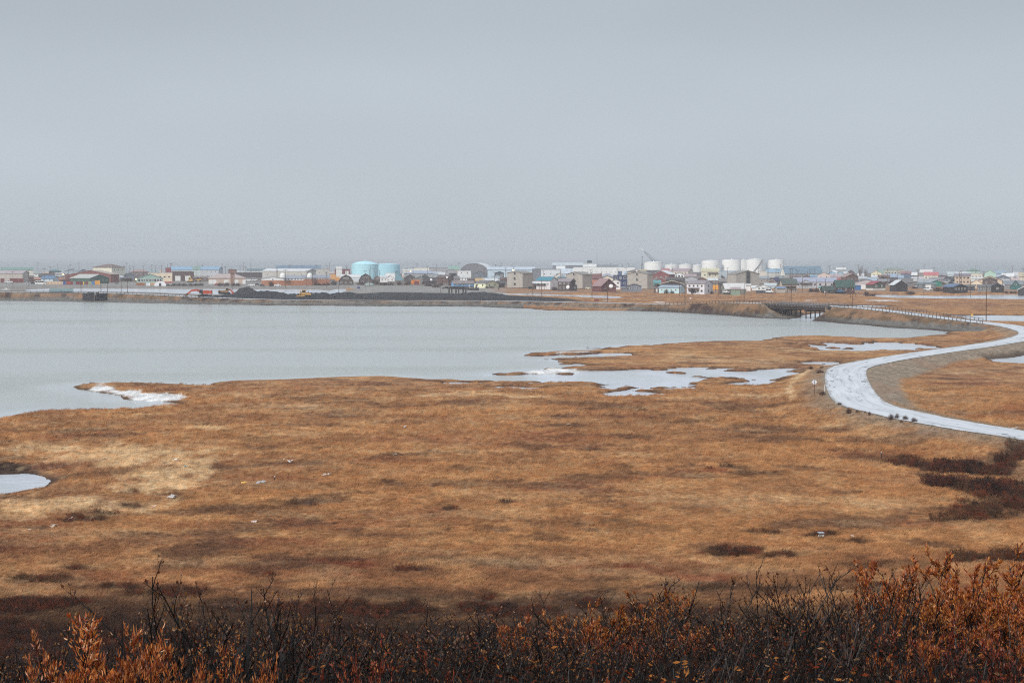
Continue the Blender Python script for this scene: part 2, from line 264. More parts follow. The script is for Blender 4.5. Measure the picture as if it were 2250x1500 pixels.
def land(X, Y, colour=True):
    """height and base colour of the ground at world points"""
    X = np.asarray(X, float); Y = np.asarray(Y, float); shp = X.shape; X = X.ravel(); Y = Y.ravel()
    n1 = fbm(X*.035, Y*.02, 3, 4); n2 = fbm(X*.18, Y*.11, 9, 4)
    k = np.clip(Y/320, .5, 3)
    wob = (fbm(X*.12, Y*.06, 21, 3)-.5)*2.2*k + (vn(X*.9, Y*.5, 5)-.5)*.5
    dw = sdf(X, Y, W_LAGOON, 60)
    for i, p in enumerate(W_POOLS):
        q = sdf(X, Y, p, 40)
        if i == 2: q = q + (fbm(X*.16, Y*.05, 31, 3)-.42)*28
        if i == 1: q = q + (fbm(X*.2, Y*.08, 33, 3)-.45)*5
        dw = np.minimum(dw, q)
    far = Y > 900
    ppx, ppy = proj(X, np.maximum(Y, 1.0), .1); rg = ss(930, 1000, ppx)*ss(2080, 2010, ppx)*ss(738, 752, ppy)*ss(880, 868, ppy); ext = (dw < 60)*rg*((fbm(X*.10, Y*.16, 35, 4)-.5)*15 + (fbm(X*.28, Y*.36, 37, 3)-.5)*7 - 1.3 - 1.5*ss(1290, 1330, ppx)*ss(1560, 1520, ppx)); dw = dw + ext
    dw = dw + np.where(far, wob*.4, wob)
    base = .42 + .28*(n1-.5)*2 + .16*(n2-.5)
    px, py = proj(X, np.maximum(Y, 1.0), .5)
    tw = ss(0, 26, Y-np.interp(px, *DT)); base = base*(1-tw)+GZ*tw
    for g, h in ((G_DARK, 1.9), (G_GREY, 1.6)):
        base = np.maximum(base, h*ss(12, -10, sdf(X, Y, g, 60)) + .12*(n2-.5))
    dr, zr, sr, sg = road_dist(X, Y); e = np.maximum(dr-RHW, 0)
    onbr = (sr > S_BR0+3) & (sr < S_BR1-3) & (dr < 40)
    slope = np.where(Y > 620, .24, .20)
    slope = np.where((Y > 560) & (sr < S_BR0-30), .3, slope)
    bank = zr - .10 - slope*np.maximum(e-.8, 0) + (n2-.5)*.35*np.clip(e/3, 0, 1)
    bank = np.where(dr < RHW+.3, zr-.12, bank)
    bank = np.where(onbr, np.minimum(bank, np.maximum(np.minimum(np.abs(sr-S_BR0-3), np.abs(S_BR1-3-sr))*-.42 + 3.3, -1)), bank)
    wet = ss(-1.0, 4.0, dw*np.where(far, .35, 1.0))
    shore = np.minimum(base, .05 + .16*np.clip(dw, 0, 1.5) + .06*np.maximum(dw-1.5, 0))
    h = np.maximum(shore, np.minimum(bank, .02+np.maximum(dw, 0)*.55))
    h = np.where(dw < 0, -.06-np.minimum(-dw*.2, 1.2), h)
    h = np.where(dr < RHW+.3, np.where(onbr, h, zr-.12), h)
    sea = ss(2450, 2600, Y+80*(n1-.5)); h = h*(1-sea) - 3*sea
    R = np.hypot(X, np.maximum(Y, 0)*1.0)
    R = np.where(Y < 0, -Y*.0+np.abs(X)*.6, R)
    hill = np.interp(R, [0, 6, 26, 60, 84, 112], [20.35, 19.35, 16.15, 5.6, 1.6, -.5]) + .5*(fbm(X*.25, Y*.25, 41, 3)-.5)
    h = np.maximum(h, np.where(R < 112, hill, -9))
    if not colour: return h.reshape(shp)
    # ---- base colours
    mixc = lambda c, t, q: c*(1-t[:, None]) + q*t[:, None]
    m1 = fbm(X*.075+3, Y*.08, 51, 5); m2 = fbm(X*.018, Y*.03+5, 61, 4); m3 = fbm(X*.30, Y*.22, 71, 4); m4 = fbm(X*1.5, Y*.7, 75, 3)
    c = np.tile(PAL['a'], (X.size, 1))
    c = mixc(c, .58*ss(.44, .60, m1), PAL['b']); c = mixc(c, .4*ss(.48, .68, m2), PAL['c']); c = mixc(c, .45*ss(.5, .72, m3), PAL['d'])
    c = mixc(c, .5*ss(.60, .66, fbm(X*.13, Y*.15, 81, 5)), PAL['birch']*1.6)
    c = mixc(c, .26*ss(.58, .72, fbm(X*.11, Y*.12, 85, 4)), PAL['red']); c = mixc(c, .22*ss(.58, .70, fbm(X*.16+9, Y*.2, 87, 4)), PAL['straw']*.8)
    bm = np.zeros(X.size)
    wx = (fbm(px*.012, py*.05, 91, 4)-.5)*70; wy = (fbm(px*.02, py*.06, 95, 4)-.5)*16; edge = (fbm(X*.5, Y*.22, 97, 4)-.5)*1.3
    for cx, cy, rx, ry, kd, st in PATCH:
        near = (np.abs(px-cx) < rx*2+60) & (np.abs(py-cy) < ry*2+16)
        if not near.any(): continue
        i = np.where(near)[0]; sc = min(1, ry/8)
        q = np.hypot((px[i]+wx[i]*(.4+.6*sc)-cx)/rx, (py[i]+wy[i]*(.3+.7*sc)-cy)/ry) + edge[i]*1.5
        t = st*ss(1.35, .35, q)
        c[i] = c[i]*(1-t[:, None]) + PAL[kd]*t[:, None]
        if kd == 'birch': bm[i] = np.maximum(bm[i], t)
    c *= ((.66+.68*m4)*(.85+.30*m3))[:, None]
    c = mixc(c, .7*ss(1285, 1350, py+wy*2)*ss(.36, .52, m1+.08), PAL['birch'])  # foreground shade painted into the ground colour, together with dark birch cover
    tm = ss(-5, 40, Y-np.interp(px, *DT)); grav = ss(1160, 1060, px+60*(m1-.5))
    c = mixc(c, tm*grav, PAL['ggravel']*(.85+.3*m3[:, None])); c = mixc(c, tm*(1-grav), PAL['tan'])
    c = mixc(c, ss(150, 330, Y-np.interp(px, *DT)), PAL['town']*(.6+.7*fbm(X*.05, Y*.02, 99, 4)[:, None]))
    roadl = ss(9, 4, np.abs(Y-np.interp(px, *DT)-34))*(px > 1000); c = mixc(c, .8*roadl, PAL['ggravel'])
    for g, kd in ((G_GREY, 'ggravel'), (G_DARK, 'dgravel')):
        c = mixc(c, ss(14, -6, sdf(X, Y, g, 60)+14*(m1-.5)), PAL[kd]*(.8+.4*m3[:, None]))
    lf = (px < 760) & (Y > 1010) & (Y < 1400); c = mixc(c, .9*lf, PAL['ggravel']*(.7+.4*m3[:, None]))
    # causeway banks, gravel shoulder, shore mud, snow
    bk = (h > base+.12) & (Y > 560) & (e < 40) & (dr > 2); bkf = bk*1.0
    bc = mixc(np.tile(PAL['bank'], (X.size, 1)), .75*ss(.42, .6, fbm(X*.25, Y*.12, 135, 4)), PAL['tan']); bc = mixc(bc, ss(.52, .62, fbm(X*.2, Y*.1, 131, 3)), PAL['birch']*1.3)
    rk = ss(1.55, 1.0, h+.9*(m3-.5)); bc = mixc(bc, rk, PAL['rock']*(.55+.9*vn(X*1.1, Y*.45, 121)[:, None]))
    c = mixc(c, bkf*ss(560, 600, Y), bc)
    lo = (sg < 0)*(Y > 575)*ss(62, 45, e)*ss(1.5, .7, h+.6*(m3-.5))*ss(1350, 1420, px+0*px)*(px < 2200) + (sg < 0)*(Y > 760)*ss(80, 60, e)*ss(1.2, .6, h+.5*(m3-.5))*(px < 1150); c = mixc(c, np.clip(lo, 0, 1), PAL['rock']*(.6+.75*vn(X*1.1, Y*.45, 123)[:, None]))
    nb = ss(5.5, 1.0, e)*(Y <= 575); c = mixc(c, nb*.75*ss(.3, .55, m3+.12), PAL['gravel']*(.75+.4*m4[:, None])); 
    c = mixc(c, ss(1.0, .2, e)*.9, PAL['gravel'])
    gs = ss(.8, -1.0, sdf(X, Y, G_SLOPE, 30)+1.5*(m3-.5)); c = mixc(c, gs, PAL['gravel']*(.74+.5*vn(X*2.2, Y*.9, 141)[:, None])); c = mixc(c, gs*.5*ss(.5, .65, fbm(X*.12, Y*.06, 143, 3)), lin((150,118,98)))
    sw = ss(.6, -1.0, sdf(X, Y, STRAW, 20)+2*(m3-.5)); c = mixc(c, sw*.8, PAL['straw']*(.7+.5*m4[:, None]))
    md = ss(2.6, .3, dw/np.clip(Y/380, .55, 1.6)+1.0*(m3-.5))*(Y < 900); c = mixc(c, .8*md, PAL['mud'])
    if True:
        for p in SNOW: c = mixc(c, ss(.5, -.9, sdf(X, Y, p, 25)+4.2*(m3-.5)+1.6*(m4-.5)), PAL['snow']*(.55+.6*fbm(X*.8, Y*.5, 151, 3))[:, None])
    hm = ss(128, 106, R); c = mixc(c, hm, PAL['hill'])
    return h.reshape(shp), np.clip(c, 0.002, .9), bm.reshape(shp), dw.reshape(shp), dr.reshape(shp)
def ground_z(x, y): return float(land(np.array([x]), np.array([y]), False)[0])

# ---- the fan grid
def rows():
    pys = np.concatenate([np.arange(594, 625, 1.6), np.arange(625, 712, .7), np.arange(712, 900, 1.15), np.arange(900, 1120, 1.8), np.arange(1120, 1360, 2.4)])
    D = [gp(1125, p, .6)[1] for p in pys]
    D = np.array(D[::-1]); near = np.concatenate([[-60, -20, -5, -1], np.geomspace(1, D[0]*.985, 46)])
    return np.concatenate([near, D, [2700, 3000]])
RW = rows()
u = np.concatenate([np.geomspace(6.2, 1.06, 26)[:-1]*-1180, np.arange(-1180, 1181, 2.6), np.geomspace(1.06, 6.2, 26)[1:]*1180])/F_PX
UU, DD = np.meshgrid(u, RW); XX = UU*np.maximum(np.abs(DD), 12.0); YY = DD
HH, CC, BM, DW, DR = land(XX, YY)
nr, nc = XX.shape
def grid_mesh(name, X, Y, Z, keep=None):
    r, c = X.shape; me = bpy.data.meshes.new(name)
    co = np.stack([X, Y, Z], -1).reshape(-1, 3)
    i = np.arange((r-1)*c).reshape(r-1, c)[:, :-1].ravel()
    q = np.stack([i, i+1, i+c+1, i+c], -1)
    if keep is not None: q = q[keep[q].any(1)]
    used = np.unique(q); mp = np.full(len(co), -1); mp[used] = np.arange(len(used)); co = co[used]; q = mp[q]
    me.vertices.add(len(co)); me.vertices.foreach_set('co', co.ravel().astype(np.float32))
    me.loops.add(q.size); me.loops.foreach_set('vertex_index', q.ravel().astype(np.int32))
    me.polygons.add(len(q)); me.polygons.foreach_set('loop_start', np.arange(0, q.size, 4, dtype=np.int32))
    me.update(calc_edges=True); me.polygons.foreach_set('use_smooth', np.ones(len(q), bool)); return me, used
def set_col(me, name, c, domain='POINT'):
    a = me.attributes.new(name, 'FLOAT_COLOR', domain); a.data.foreach_set('color', np.concatenate([c, np.ones((len(c), 1))], 1).ravel().astype(np.float32))
def set_f(me, name, f):
    a = me.attributes.new(name, 'FLOAT', 'POINT'); a.data.foreach_set('value', np.asarray(f, np.float32).ravel())
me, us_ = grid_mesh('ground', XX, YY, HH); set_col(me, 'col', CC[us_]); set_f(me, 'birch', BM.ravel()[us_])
def node(t, typ, **kw):
    n = t.nodes.new(typ)
    for k_, v_ in kw.items(): setattr(n, k_, v_)
    return n
def ground_material():
    m = bpy.data.materials.new('tundra'); m.use_nodes = True; t = m.node_tree; l = t.links; b = t.nodes['Principled BSDF']
    at_ = node(t, 'ShaderNodeAttribute', attribute_name='col'); geo = node(t, 'ShaderNodeNewGeometry')
    mp = node(t, 'ShaderNodeMapping'); mp.inputs['Scale'].default_value = (1, .5, 1); l.new(geo.outputs['Position'], mp.inputs[0])
    f = None
    for sc_, lo, hi in ((2.4, .62, 1.30), (.5, .78, 1.16)):
        n = node(t, 'ShaderNodeTexNoise'); n.inputs['Scale'].default_value = sc_; n.inputs['Detail'].default_value = 5; n.inputs['Roughness'].default_value = .7; l.new(mp.outputs[0], n.inputs['Vector'])
        r = node(t, 'ShaderNodeMapRange'); r.inputs['From Min'].default_value = .32; r.inputs['From Max'].default_value = .68; r.inputs['To Min'].default_value = lo; r.inputs['To Max'].default_value = hi; l.new(n.outputs['Fac'], r.inputs['Value'])
        if f is None: f = r.outputs[0]; n0 = n
        else:
            mm = node(t, 'ShaderNodeMath', operation='MULTIPLY'); l.new(f, mm.inputs[0]); l.new(r.outputs[0], mm.inputs[1]); f = mm.outputs[0]
    s = node(t, 'ShaderNodeVectorMath', operation='SCALE'); l.new(at_.outputs['Color'], s.inputs[0]); l.new(f, s.inputs['Scale']); l.new(s.outputs[0], b.inputs['Base Color'])
    b.inputs['Roughness'].default_value = .95; b.inputs['Specular IOR Level'].default_value = .08
    bp = node(t, 'ShaderNodeBump'); bp.inputs['Strength'].default_value = .6; bp.inputs['Distance'].default_value = .35; l.new(n0.outputs['Fac'], bp.inputs['Height']); l.new(bp.outputs[0], b.inputs['Normal'])
    return m
me.materials.append(ground_material()); tag(inst('ground', me), kind='structure')

# ---- water: one sheet for lagoon and pools, one for the sea
def water_material(name, wave, tint):
    m = bpy.data.materials.new(name); m.use_nodes = True; t = m.node_tree; l = t.links; b = t.nodes['Principled BSDF']
    geo = node(t, 'ShaderNodeNewGeometry'); mp = node(t, 'ShaderNodeMapping'); mp.inputs['Scale'].default_value = (.24, 1, 1); l.new(geo.outputs['Position'], mp.inputs[0])
    n = node(t, 'ShaderNodeTexNoise'); n.inputs['Scale'].default_value = wave; n.inputs['Detail'].default_value = 4; n.inputs['Roughness'].default_value = .6; l.new(mp.outputs[0], n.inputs['Vector'])
    n2 = node(t, 'ShaderNodeTexNoise'); n2.inputs['Scale'].default_value = .02; n2.inputs['Detail'].default_value = 4; l.new(mp.outputs[0], n2.inputs['Vector'])
    ca = node(t, 'ShaderNodeAttribute', attribute_name='calm')
    r2 = node(t, 'ShaderNodeMapRange'); r2.inputs['From Min'].default_value = .35; r2.inputs['From Max'].default_value = .65; r2.inputs['To Min'].default_value = .12; r2.inputs['To Max'].default_value = 1.3; l.new(n2.outputs['Fac'], r2.inputs['Value'])
    iv = node(t, 'ShaderNodeMath', operation='SUBTRACT'); iv.inputs[0].default_value = 1.0; l.new(ca.outputs['Fac'], iv.inputs[1])
    mm = node(t, 'ShaderNodeMath', operation='MULTIPLY'); l.new(r2.outputs[0], mm.inputs[0]); l.new(iv.outputs[0], mm.inputs[1])
    ad = node(t, 'ShaderNodeMath', operation='MULTIPLY_ADD'); l.new(mm.outputs[0], ad.inputs[0]); ad.inputs[1].default_value = 1.0; ad.inputs[2].default_value = .06
    bp = node(t, 'ShaderNodeBump'); bp.inputs['Distance'].default_value = .85; l.new(n.outputs['Fac'], bp.inputs['Height']); l.new(ad.outputs[0], bp.inputs['Strength']); l.new(bp.outputs[0], b.inputs['Normal'])
    ice = node(t, 'ShaderNodeAttribute', attribute_name='ice'); mi_ = node(t, 'ShaderNodeMix', data_type='RGBA'); l.new(ice.outputs['Fac'], mi_.inputs[0]); mi_.inputs[6].default_value = (*lin(tint), 1); mi_.inputs[7].default_value = (*lin((206, 211, 220)), 1); l.new(mi_.outputs[2], b.inputs['Base Color']); b.inputs['Roughness'].default_value = .16; b.inputs['IOR'].default_value = 1.33; b.inputs['Specular IOR Level'].default_value = .5
    return m
wm = water_material('lagoon_water', 1.5, (172, 177, 174))
rr = (RW > 90) & (RW < 2690); X2, Y2 = XX[rr][::2, ::2], YY[rr][::2, ::2]; Dw2 = DW[rr][::2, ::2]; 
keep = ((HH[rr][::2, ::2] < .35)).ravel()
me, us2 = grid_mesh('lagoon_water', X2, Y2, np.zeros_like(X2), keep)
_dl = sdf(X2.ravel()[us2], Y2.ravel()[us2], W_LAGOON, 10)
calm = np.where(_dl > 0, .92, .85*ss(16, 0, np.abs(_dl)*np.clip(420/Y2.ravel()[us2], .3, 1.6)))
set_f(me, 'calm', calm); _x, _y = X2.ravel()[us2], Y2.ravel()[us2]; set_f(me, 'ice', np.where(_dl > 0, 1.0, .45*ss(9, 0, np.abs(_dl))*(_y < 520) + .9*ss(1110, 1240, proj(_x, _y, 0)[0])*ss(1700, 1600, proj(_x, _y, 0)[0])*(_y < 381)*(_y > 290))*(.55+.45*ss(.35, .6, fbm(_x*.15, _y*.04, 301, 4)))); me.materials.append(wm); tag(inst('lagoon_water', me), kind='structure')
sb = MB(); sb.add([(-42000, 2300, 0), (42000, 2300, 0), (42000, 42000, 0), (-42000, 42000, 0)], [(0, 1, 2, 3)])
so = sb.build('sea_water', water_material('sea', .35, (96, 104, 108)), loc=(0, 0, -.05)); tag(so, kind='structure')

# ---- the road
def road_material():
    m = bpy.data.materials.new('wet_road'); m.use_nodes = True; t = m.node_tree; l = t.links; b = t.nodes['Principled BSDF']
    uv = node(t, 'ShaderNodeUVMap', uv_map='UVMap'); sp = node(t, 'ShaderNodeSeparateXYZ'); l.new(uv.outputs[0], sp.inputs[0])
    def nz(sx, sy, det, lo, hi, a, c_):
        mp = node(t, 'ShaderNodeMapping'); mp.inputs['Scale'].default_value = (sx, sy, 1); l.new(uv.outputs[0], mp.inputs[0])
        n = node(t, 'ShaderNodeTexNoise'); n.inputs['Scale'].default_value = 1; n.inputs['Detail'].default_value = det; n.inputs['Roughness'].default_value = .62; l.new(mp.outputs[0], n.inputs['Vector'])
        r = node(t, 'ShaderNodeMapRange'); r.inputs['From Min'].default_value = lo; r.inputs['From Max'].default_value = hi; r.inputs['To Min'].default_value = a; r.inputs['To Max'].default_value = c_; l.new(n.outputs['Fac'], r.inputs['Value']); return r.outputs[0]
    def mul(a, c_):
        q = node(t, 'ShaderNodeMath', operation='MULTIPLY'); l.new(a, q.inputs[0]); l.new(c_, q.inputs[1]); return q.outputs[0]
    crack = mul(nz(.9, .16, 7, .57, .60, 0, 1), nz(.45, .02, 2, .50, .56, 0, 1))      # tar and mud where the slush has opened, in stretches
    streak = mul(nz(1.3, .045, 7, .46, .64, 0, .75), nz(.3, .03, 3, .4, .6, .25, 1))
    patch = nz(.35, .07, 5, .3, .7, .84, 1.06)
    c0 = node(t, 'ShaderNodeVectorMath', operation='SCALE'); c0.inputs[0].default_value = tuple(lin((214, 216, 220))); l.new(patch, c0.inputs['Scale'])
    def mixr(f, a, col):
        q = node(t, 'ShaderNodeMix', data_type='RGBA'); l.new(f, q.inputs[0]); l.new(a, q.inputs[6])
        if isinstance(col, tuple): q.inputs[7].default_value = (*lin(col), 1)
        return q.outputs[2]
    c1 = mixr(streak, c0.outputs[0], (126, 128, 134)); c2 = mixr(crack, c1, (84, 85, 89))
    ab = node(t, 'ShaderNodeMath', operation='ABSOLUTE'); l.new(sp.outputs['X'], ab.inputs[0])
    e1 = node(t, 'ShaderNodeMapRange'); e1.inputs['From Min'].default_value = 3.1; e1.inputs['From Max'].default_value = 3.5; ea = node(t, 'ShaderNodeMath', operation='ADD'); l.new(ab.outputs[0], ea.inputs[0]); l.new(nz(.8, .25, 5, .3, .7, -.55, .55), ea.inputs[1]); l.new(ea.outputs[0], e1.inputs['Value'])
    c3 = mixr(e1.outputs[0], c2, (150, 144, 138))
    cmp_ = node(t, 'ShaderNodeMath', operation='COMPARE'); l.new(ab.outputs[0], cmp_.inputs[0]); cmp_.inputs[1].default_value = 3.0; cmp_.inputs[2].default_value = .06
    wear = mul(cmp_.outputs[0], nz(3, .4, 4, .4, .55, 0, .8)); c4 = mixr(wear, c3, (206, 206, 206))
    l.new(c4, b.inputs['Base Color']); b.inputs['Roughness'].default_value = .42; b.inputs['Specular IOR Level'].default_value = .45
    return m
offs = [-3.5, -3.0, -2, -1, 0, 1, 2, 3.0, 3.5]; rv, rf, ruv = [], [], []
ssamp = np.arange(0, RS[-1], 2.5)
for s_ in ssamp:
    for o_ in offs:
        p = road_at(s_, o_, .0 - .05*(o_/3.5)**2); rv.append(tuple(p)); ruv.append((o_, s_))
n_ = len(offs)
for i in range(len(ssamp)-1):
    if S_BR0+.5 < ssamp[i] < S_BR1-1.5: pass
    for j in range(n_-1): rf.append((i*n_+j, i*n_+j+1, (i+1)*n_+j+1, (i+1)*n_+j)[::-1])
me = bpy.data.meshes.new('road'); me.from_pydata(rv, [], rf); uvl = me.uv_layers.new(name='UVMap')
li = np.zeros(len(me.loops), np.int32); me.loops.foreach_get('vertex_index', li); uvl.data.foreach_set('uv', np.array(ruv, np.float32)[li].ravel())
me.materials.append(road_material()); me.polygons.foreach_set('use_smooth', np.ones(len(me.polygons), bool)); tag(inst('road', me), kind='structure')

# ---- haze: one even box of pale air round everything
hb = MB(); hb.box((0, 20900, 16.5), (84500, 43000, 46))
hz = hb.mesh('haze', []); hm_ = bpy.data.materials.new('haze'); hm_.use_nodes = True; t_ = hm_.node_tree; t_.nodes.clear()
vo = t_.nodes.new('ShaderNodeVolumePrincipled'); vo.inputs['Density'].default_value = .00015; vo.inputs['Color'].default_value = (.93, .95, 1, 1)
oo = t_.nodes.new('ShaderNodeOutputMaterial'); t_.links.new(vo.outputs[0], oo.inputs['Volume']); hm_.cycles.homogeneous_volume = True; hm_.cycles.volume_sampling = 'DISTANCE'; hz.materials.append(hm_)
ho = tag(inst('haze', hz), kind='stuff'); ho.display_type = 'WIRE'
# ------------------------------------------------------------------ bridge
STRIP = [0, 280, 560, 840, 1120, 1400, 1680, 1960]; K = 2250/290.0
def zx(s, u): return STRIP[s]+u/K            # from an enlarged strip of the photograph to its pixels
def zy(v): return 540+v/K
M_CONC = paint((86, 75, 70), .9); M_STEEL = paint((70, 62, 60), .7); M_GALV = paint((132, 134, 138), .5, metal=.3); M_DKWOOD = paint((66, 52, 46), .9); M_POLE = paint((98, 74, 60), .9)
def road_dir(s): a, b = road_at(s-1), road_at(s+1); return math.atan2(b.y-a.y, b.x-a.x)
bs0, bs1 = S_BR0-1, S_BR1+1; bm_ = (bs0+bs1)/2; bo = road_at(bm_, 0, 0); br_rz = road_dir(bm_)
bridge = empty('road_bridge', bo, br_rz, 'concrete road bridge on dark pile bents with post and rail sides', 'bridge')
LB = bs1-bs0
def along(name, mb, mats): return mb.build(name, mats, bridge)
m = MB(); m.box((0, 0, -.28), (LB, 8.0, .44)); along('deck', m, M_CONC)
for y in (-3.8, 3.8):
    m = MB(); m.box((0, y, -1.05), (LB, .35, 1.1)); m.box((0, y, -1.62), (LB, .6, .08)); along('girder', m, paint((62, 50, 46), .85))
for y in (-1.3, 1.3):
    m = MB(); m.box((0, y, -1.0), (LB, .3, 1.0)); along('girder', m, M_STEEL)
for y in (-3.85, 3.85):
    m = MB(); m.box((0, y, .08), (LB, .3, .26)); along('kerb', m, M_CONC)
post = MB(); post.box((0, 0, .42), (.22, .2, .95)); post.box((0, 0, -.3), (.26, .16, .5)); post_me = post.mesh('rail_post', M_GALV)
for y in (-4.03, 4.03):
    for x in np.linspace(-LB/2+.6, LB/2-.6, 23): inst('rail_post', post_me, bridge, (x, y, 0))
    for z in (.55, .86):
        m = MB(); m.box((0, y*.985, z), (LB, .1, .1)); along('rail', m, M_GALV)
for x in (-7.5, 8.5):
    m = MB(); m.box((x, 0, -1.95), (.9, 8.6, .6)); along('pile_cap', m, M_STEEL)
    for y in np.linspace(-3.8, 3.8, 5):
        m = MB(); m.tube([(x, y, -6.2), (x, y, -2.2)], .24, 8); along('pile', m, M_STEEL)
for sx in (-1, 1):
    m = MB(); m.box((sx*(LB/2-.4), 0, -1.9), (.8, 9.4, 3.0)); along('abutment', m, M_CONC)
    for y in (-4.4, 4.4):
        m = MB(); m.prism([(sx*(LB/2-.2), -.2), (sx*(LB/2-.2), -2.6), (sx*(LB/2+3.6), -1.7), (sx*(LB/2+.6), -.1)], 'y', -.15, .15); o = along('wing_wall', m, paint((58, 50, 48), .9)); o.location = (0, y, 0)
# ------------------------------------------------------------------ guard rails along the road
gpost = MB(); gpost.box((0, 0, .3), (.12, .15, 1.15)); gpost_me = gpost.mesh('post', paint((88, 80, 76), .9))
def guard_rail(sa, sb, off, label, step=3.0, rail=True):
    p0 = road_at(sa, off); o = empty('guard_rail', p0, 0, label, 'guard rail', 'guard rails along the causeway road')
    n = int(abs(sb-sa)/step); S = np.linspace(sa, sb, n+1); pts = [road_at(s, off)-p0 for s in S]
    for p, s in zip(pts, S): inst('post', gpost_me, o, p, road_dir(s))
    m = MB()
    for a, b in zip(pts[:-1], pts[1:]):
        sh = (b-a).cross(Vector((0, 0, 1))).normalized()*(-.12 if off > 0 else .12)
        for z, h_ in ((.76, .07), (.62, .07)): m.beam(a+sh*(1.2 if z == .66 else .8)+Vector((0, 0, z)), b+sh*(1.2 if z == .66 else .8)+Vector((0, 0, z)), .03, h_)
    m.build('rail', paint((92, 92, 94), .6), o)
SB_A = road_s(gp(2168, 710.2, 2.0)); S_L0 = road_s(gp(1475, 667.8, 2.8)); S_C0, S_C1 = road_s(gp(560, 656, 2.1)), road_s(gp(-60, 641.3, 3.8))
guard_rail(SB_A, bs0, -4.0, 'steel guard rail between the bridge and the road bend, lagoon side', 2.6)
guard_rail(SB_A+14, bs0, 4.0, 'steel guard rail between the bridge and the road bend, town side', 2.6)
guard_rail(bs1, S_L0, -4.0, 'steel guard rail beyond the bridge towards the town, lagoon side', 2.6)
guard_rail(bs1, S_L0-20, 4.0, 'steel guard rail beyond the bridge towards the town, town side', 2.6)
guard_rail(S_C0, S_C1, -4.0, 'guard rail on the causeway above the dark sheet pile wall', 3.2)
# ------------------------------------------------------------------ road signs and markers
def marker(px, pz, ztop, label):
    b = gp(px, pz, ground_z(*gp(px, pz, 1.2)[:2])); m = MB(); m.tube([(0, 0, -.2), (.03, 0, ztop)], .055, 8)
    o = m.build('delineator_post', paint((222, 222, 218), .6), None, b); tag(o, label, 'marker post', 'white marker posts at the bend')
marker(1812, 864.5, 1.35, 'white marker post beside the diamond sign at the bend')
marker(1837, 889.5, 1.35, 'white marker post at the bend nearest the row of dark shrubs')
def sign(px, py, h, kind, label, cols):
    q = gp(px, py, 1.0); q[2] = ground_z(q[0], q[1]); o = empty('road_sign', q, 0, label, 'road sign')
    m = MB(); m.box((0, .05, h/2-.2), (.09, .07, h+.3)); m.build('post', M_POLE if kind != 'round' else M_GALV, o)
    m = MB()
    if kind == 'diamond': R_ = Matrix.Rotation(math.pi/4, 3, 'Y'); m.box((0, 0, h), (.62, .03, .62), R=R_)
    elif kind == 'round':
        n = 16; m.add([(.42*math.cos(2*math.pi*i/n), y, h+.42*math.sin(2*math.pi*i/n)) for y in (-.02, .02) for i in range(n)], [tuple(range(n)), tuple(range(n, 2*n))[::-1]]+[(i, (i+1) % n, n+(i+1) % n, n+i) for i in range(n)])
    else: m.box((0, 0, h), (.8, .03, .8))
    m.build('sign_plate', paint(cols[0], .45, .05), o)
    if kind == 'diamond':
        m = MB(); m.box((0, -.03, h), (.05, .02, .86)); m.build('centre_bar', paint(cols[1]), o)
sign(1789.3, 876, 1.95, 'diamond', 'pale diamond road sign facing away beside the bend', ((214, 216, 222), (70, 66, 66)))
sign(1517, 660.5, 1.6, 'round', 'small round white sign in the tan grass behind the causeway', ((206, 206, 212),))
sign(2136, 691, 1.7, 'square', 'small yellow square sign on the marsh beyond the guard rail', ((206, 160, 70),))
# ------------------------------------------------------------------ utility poles
pole_cache = {}
def pole_mesh(h, r):
    k = (round(h), round(r, 2))
    if k not in pole_cache:
        m = MB(); m.tube([(0, 0, -1), (0, 0, h*.5), (0, 0, h)], [r, r*.82, r*.62], 7); pole_cache[k] = m.mesh('pole', M_POLE)
    return pole_cache[k]
arm = MB(); arm.box((0, -.14, 0), (2.6, .14, .16)); 
for x_ in (-1.15, -.5, .5, 1.15): arm.tube([(x_, -.14, .08), (x_, -.14, .34)], .06, 6)
arm_me = arm.mesh('crossarm', paint((92, 76, 66), .9)); can = MB(); can.lathe([(.01, 0), (.28, 0), (.3, .45), (.28, .9), (.01, .95)], 10); can_me = can.mesh('transformer', paint((112, 114, 118), .6))
POLES = []
def pole(px, ytop, Y, label, arms=1, trafo=False, r=.17, zb=None, group='wooden utility poles in and around the town', rz=None):
    t = at(px, ytop, Y); zb = ground_z(t[0], t[1]) if zb is None else zb
    o = empty('utility_pole', (t[0], t[1], zb), random.uniform(-.5, .5) if rz is None else rz, label, 'utility pole', group); h = t[2]-zb
    inst('pole', pole_mesh(h, r), o, sc=(1, 1, h/round(h) if round(h) else 1))
    for k in range(arms): inst('crossarm', arm_me, o, (0, 0, h-.45-k*1.1))
    if trafo: inst('transformer', can_me, o, (.34, -.1, h-2.9))
    POLES.append((px, Y)); return o
# ------------------------------------------------------------------ windows
def window_mesh(frame, glass, split):
    m = MB(); f = .09
    m.box((0, -.02, .5-f/2), (1, .10, f)); m.box((0, -.02, -.5+f/2), (1, .10, f)); m.box((-.5+f/2, -.02, 0), (f, .10, 1-2*f)); m.box((.5-f/2, -.02, 0), (f, .10, 1-2*f))
    if split: m.box((0, -.02, 0), (.09, .09, 1-2*f))
    g = MB(); g.box((0, -.005, 0), (1-2*f, .03, 1-2*f)); return m.mesh('window', frame), g.mesh('pane', glass)
M_WHITE = paint((232, 232, 230), .5, .08); M_GLASS = paint((38, 40, 46), .15, .1); M_DKTRIM = paint((96, 88, 84), .7)
WIN = {('w', 0): window_mesh(M_WHITE, M_GLASS, False), ('w', 1): window_mesh(M_WHITE, M_GLASS, True), ('d', 0): window_mesh(M_DKTRIM, M_GLASS, False), ('d', 1): window_mesh(M_DKTRIM, M_GLASS, True)}
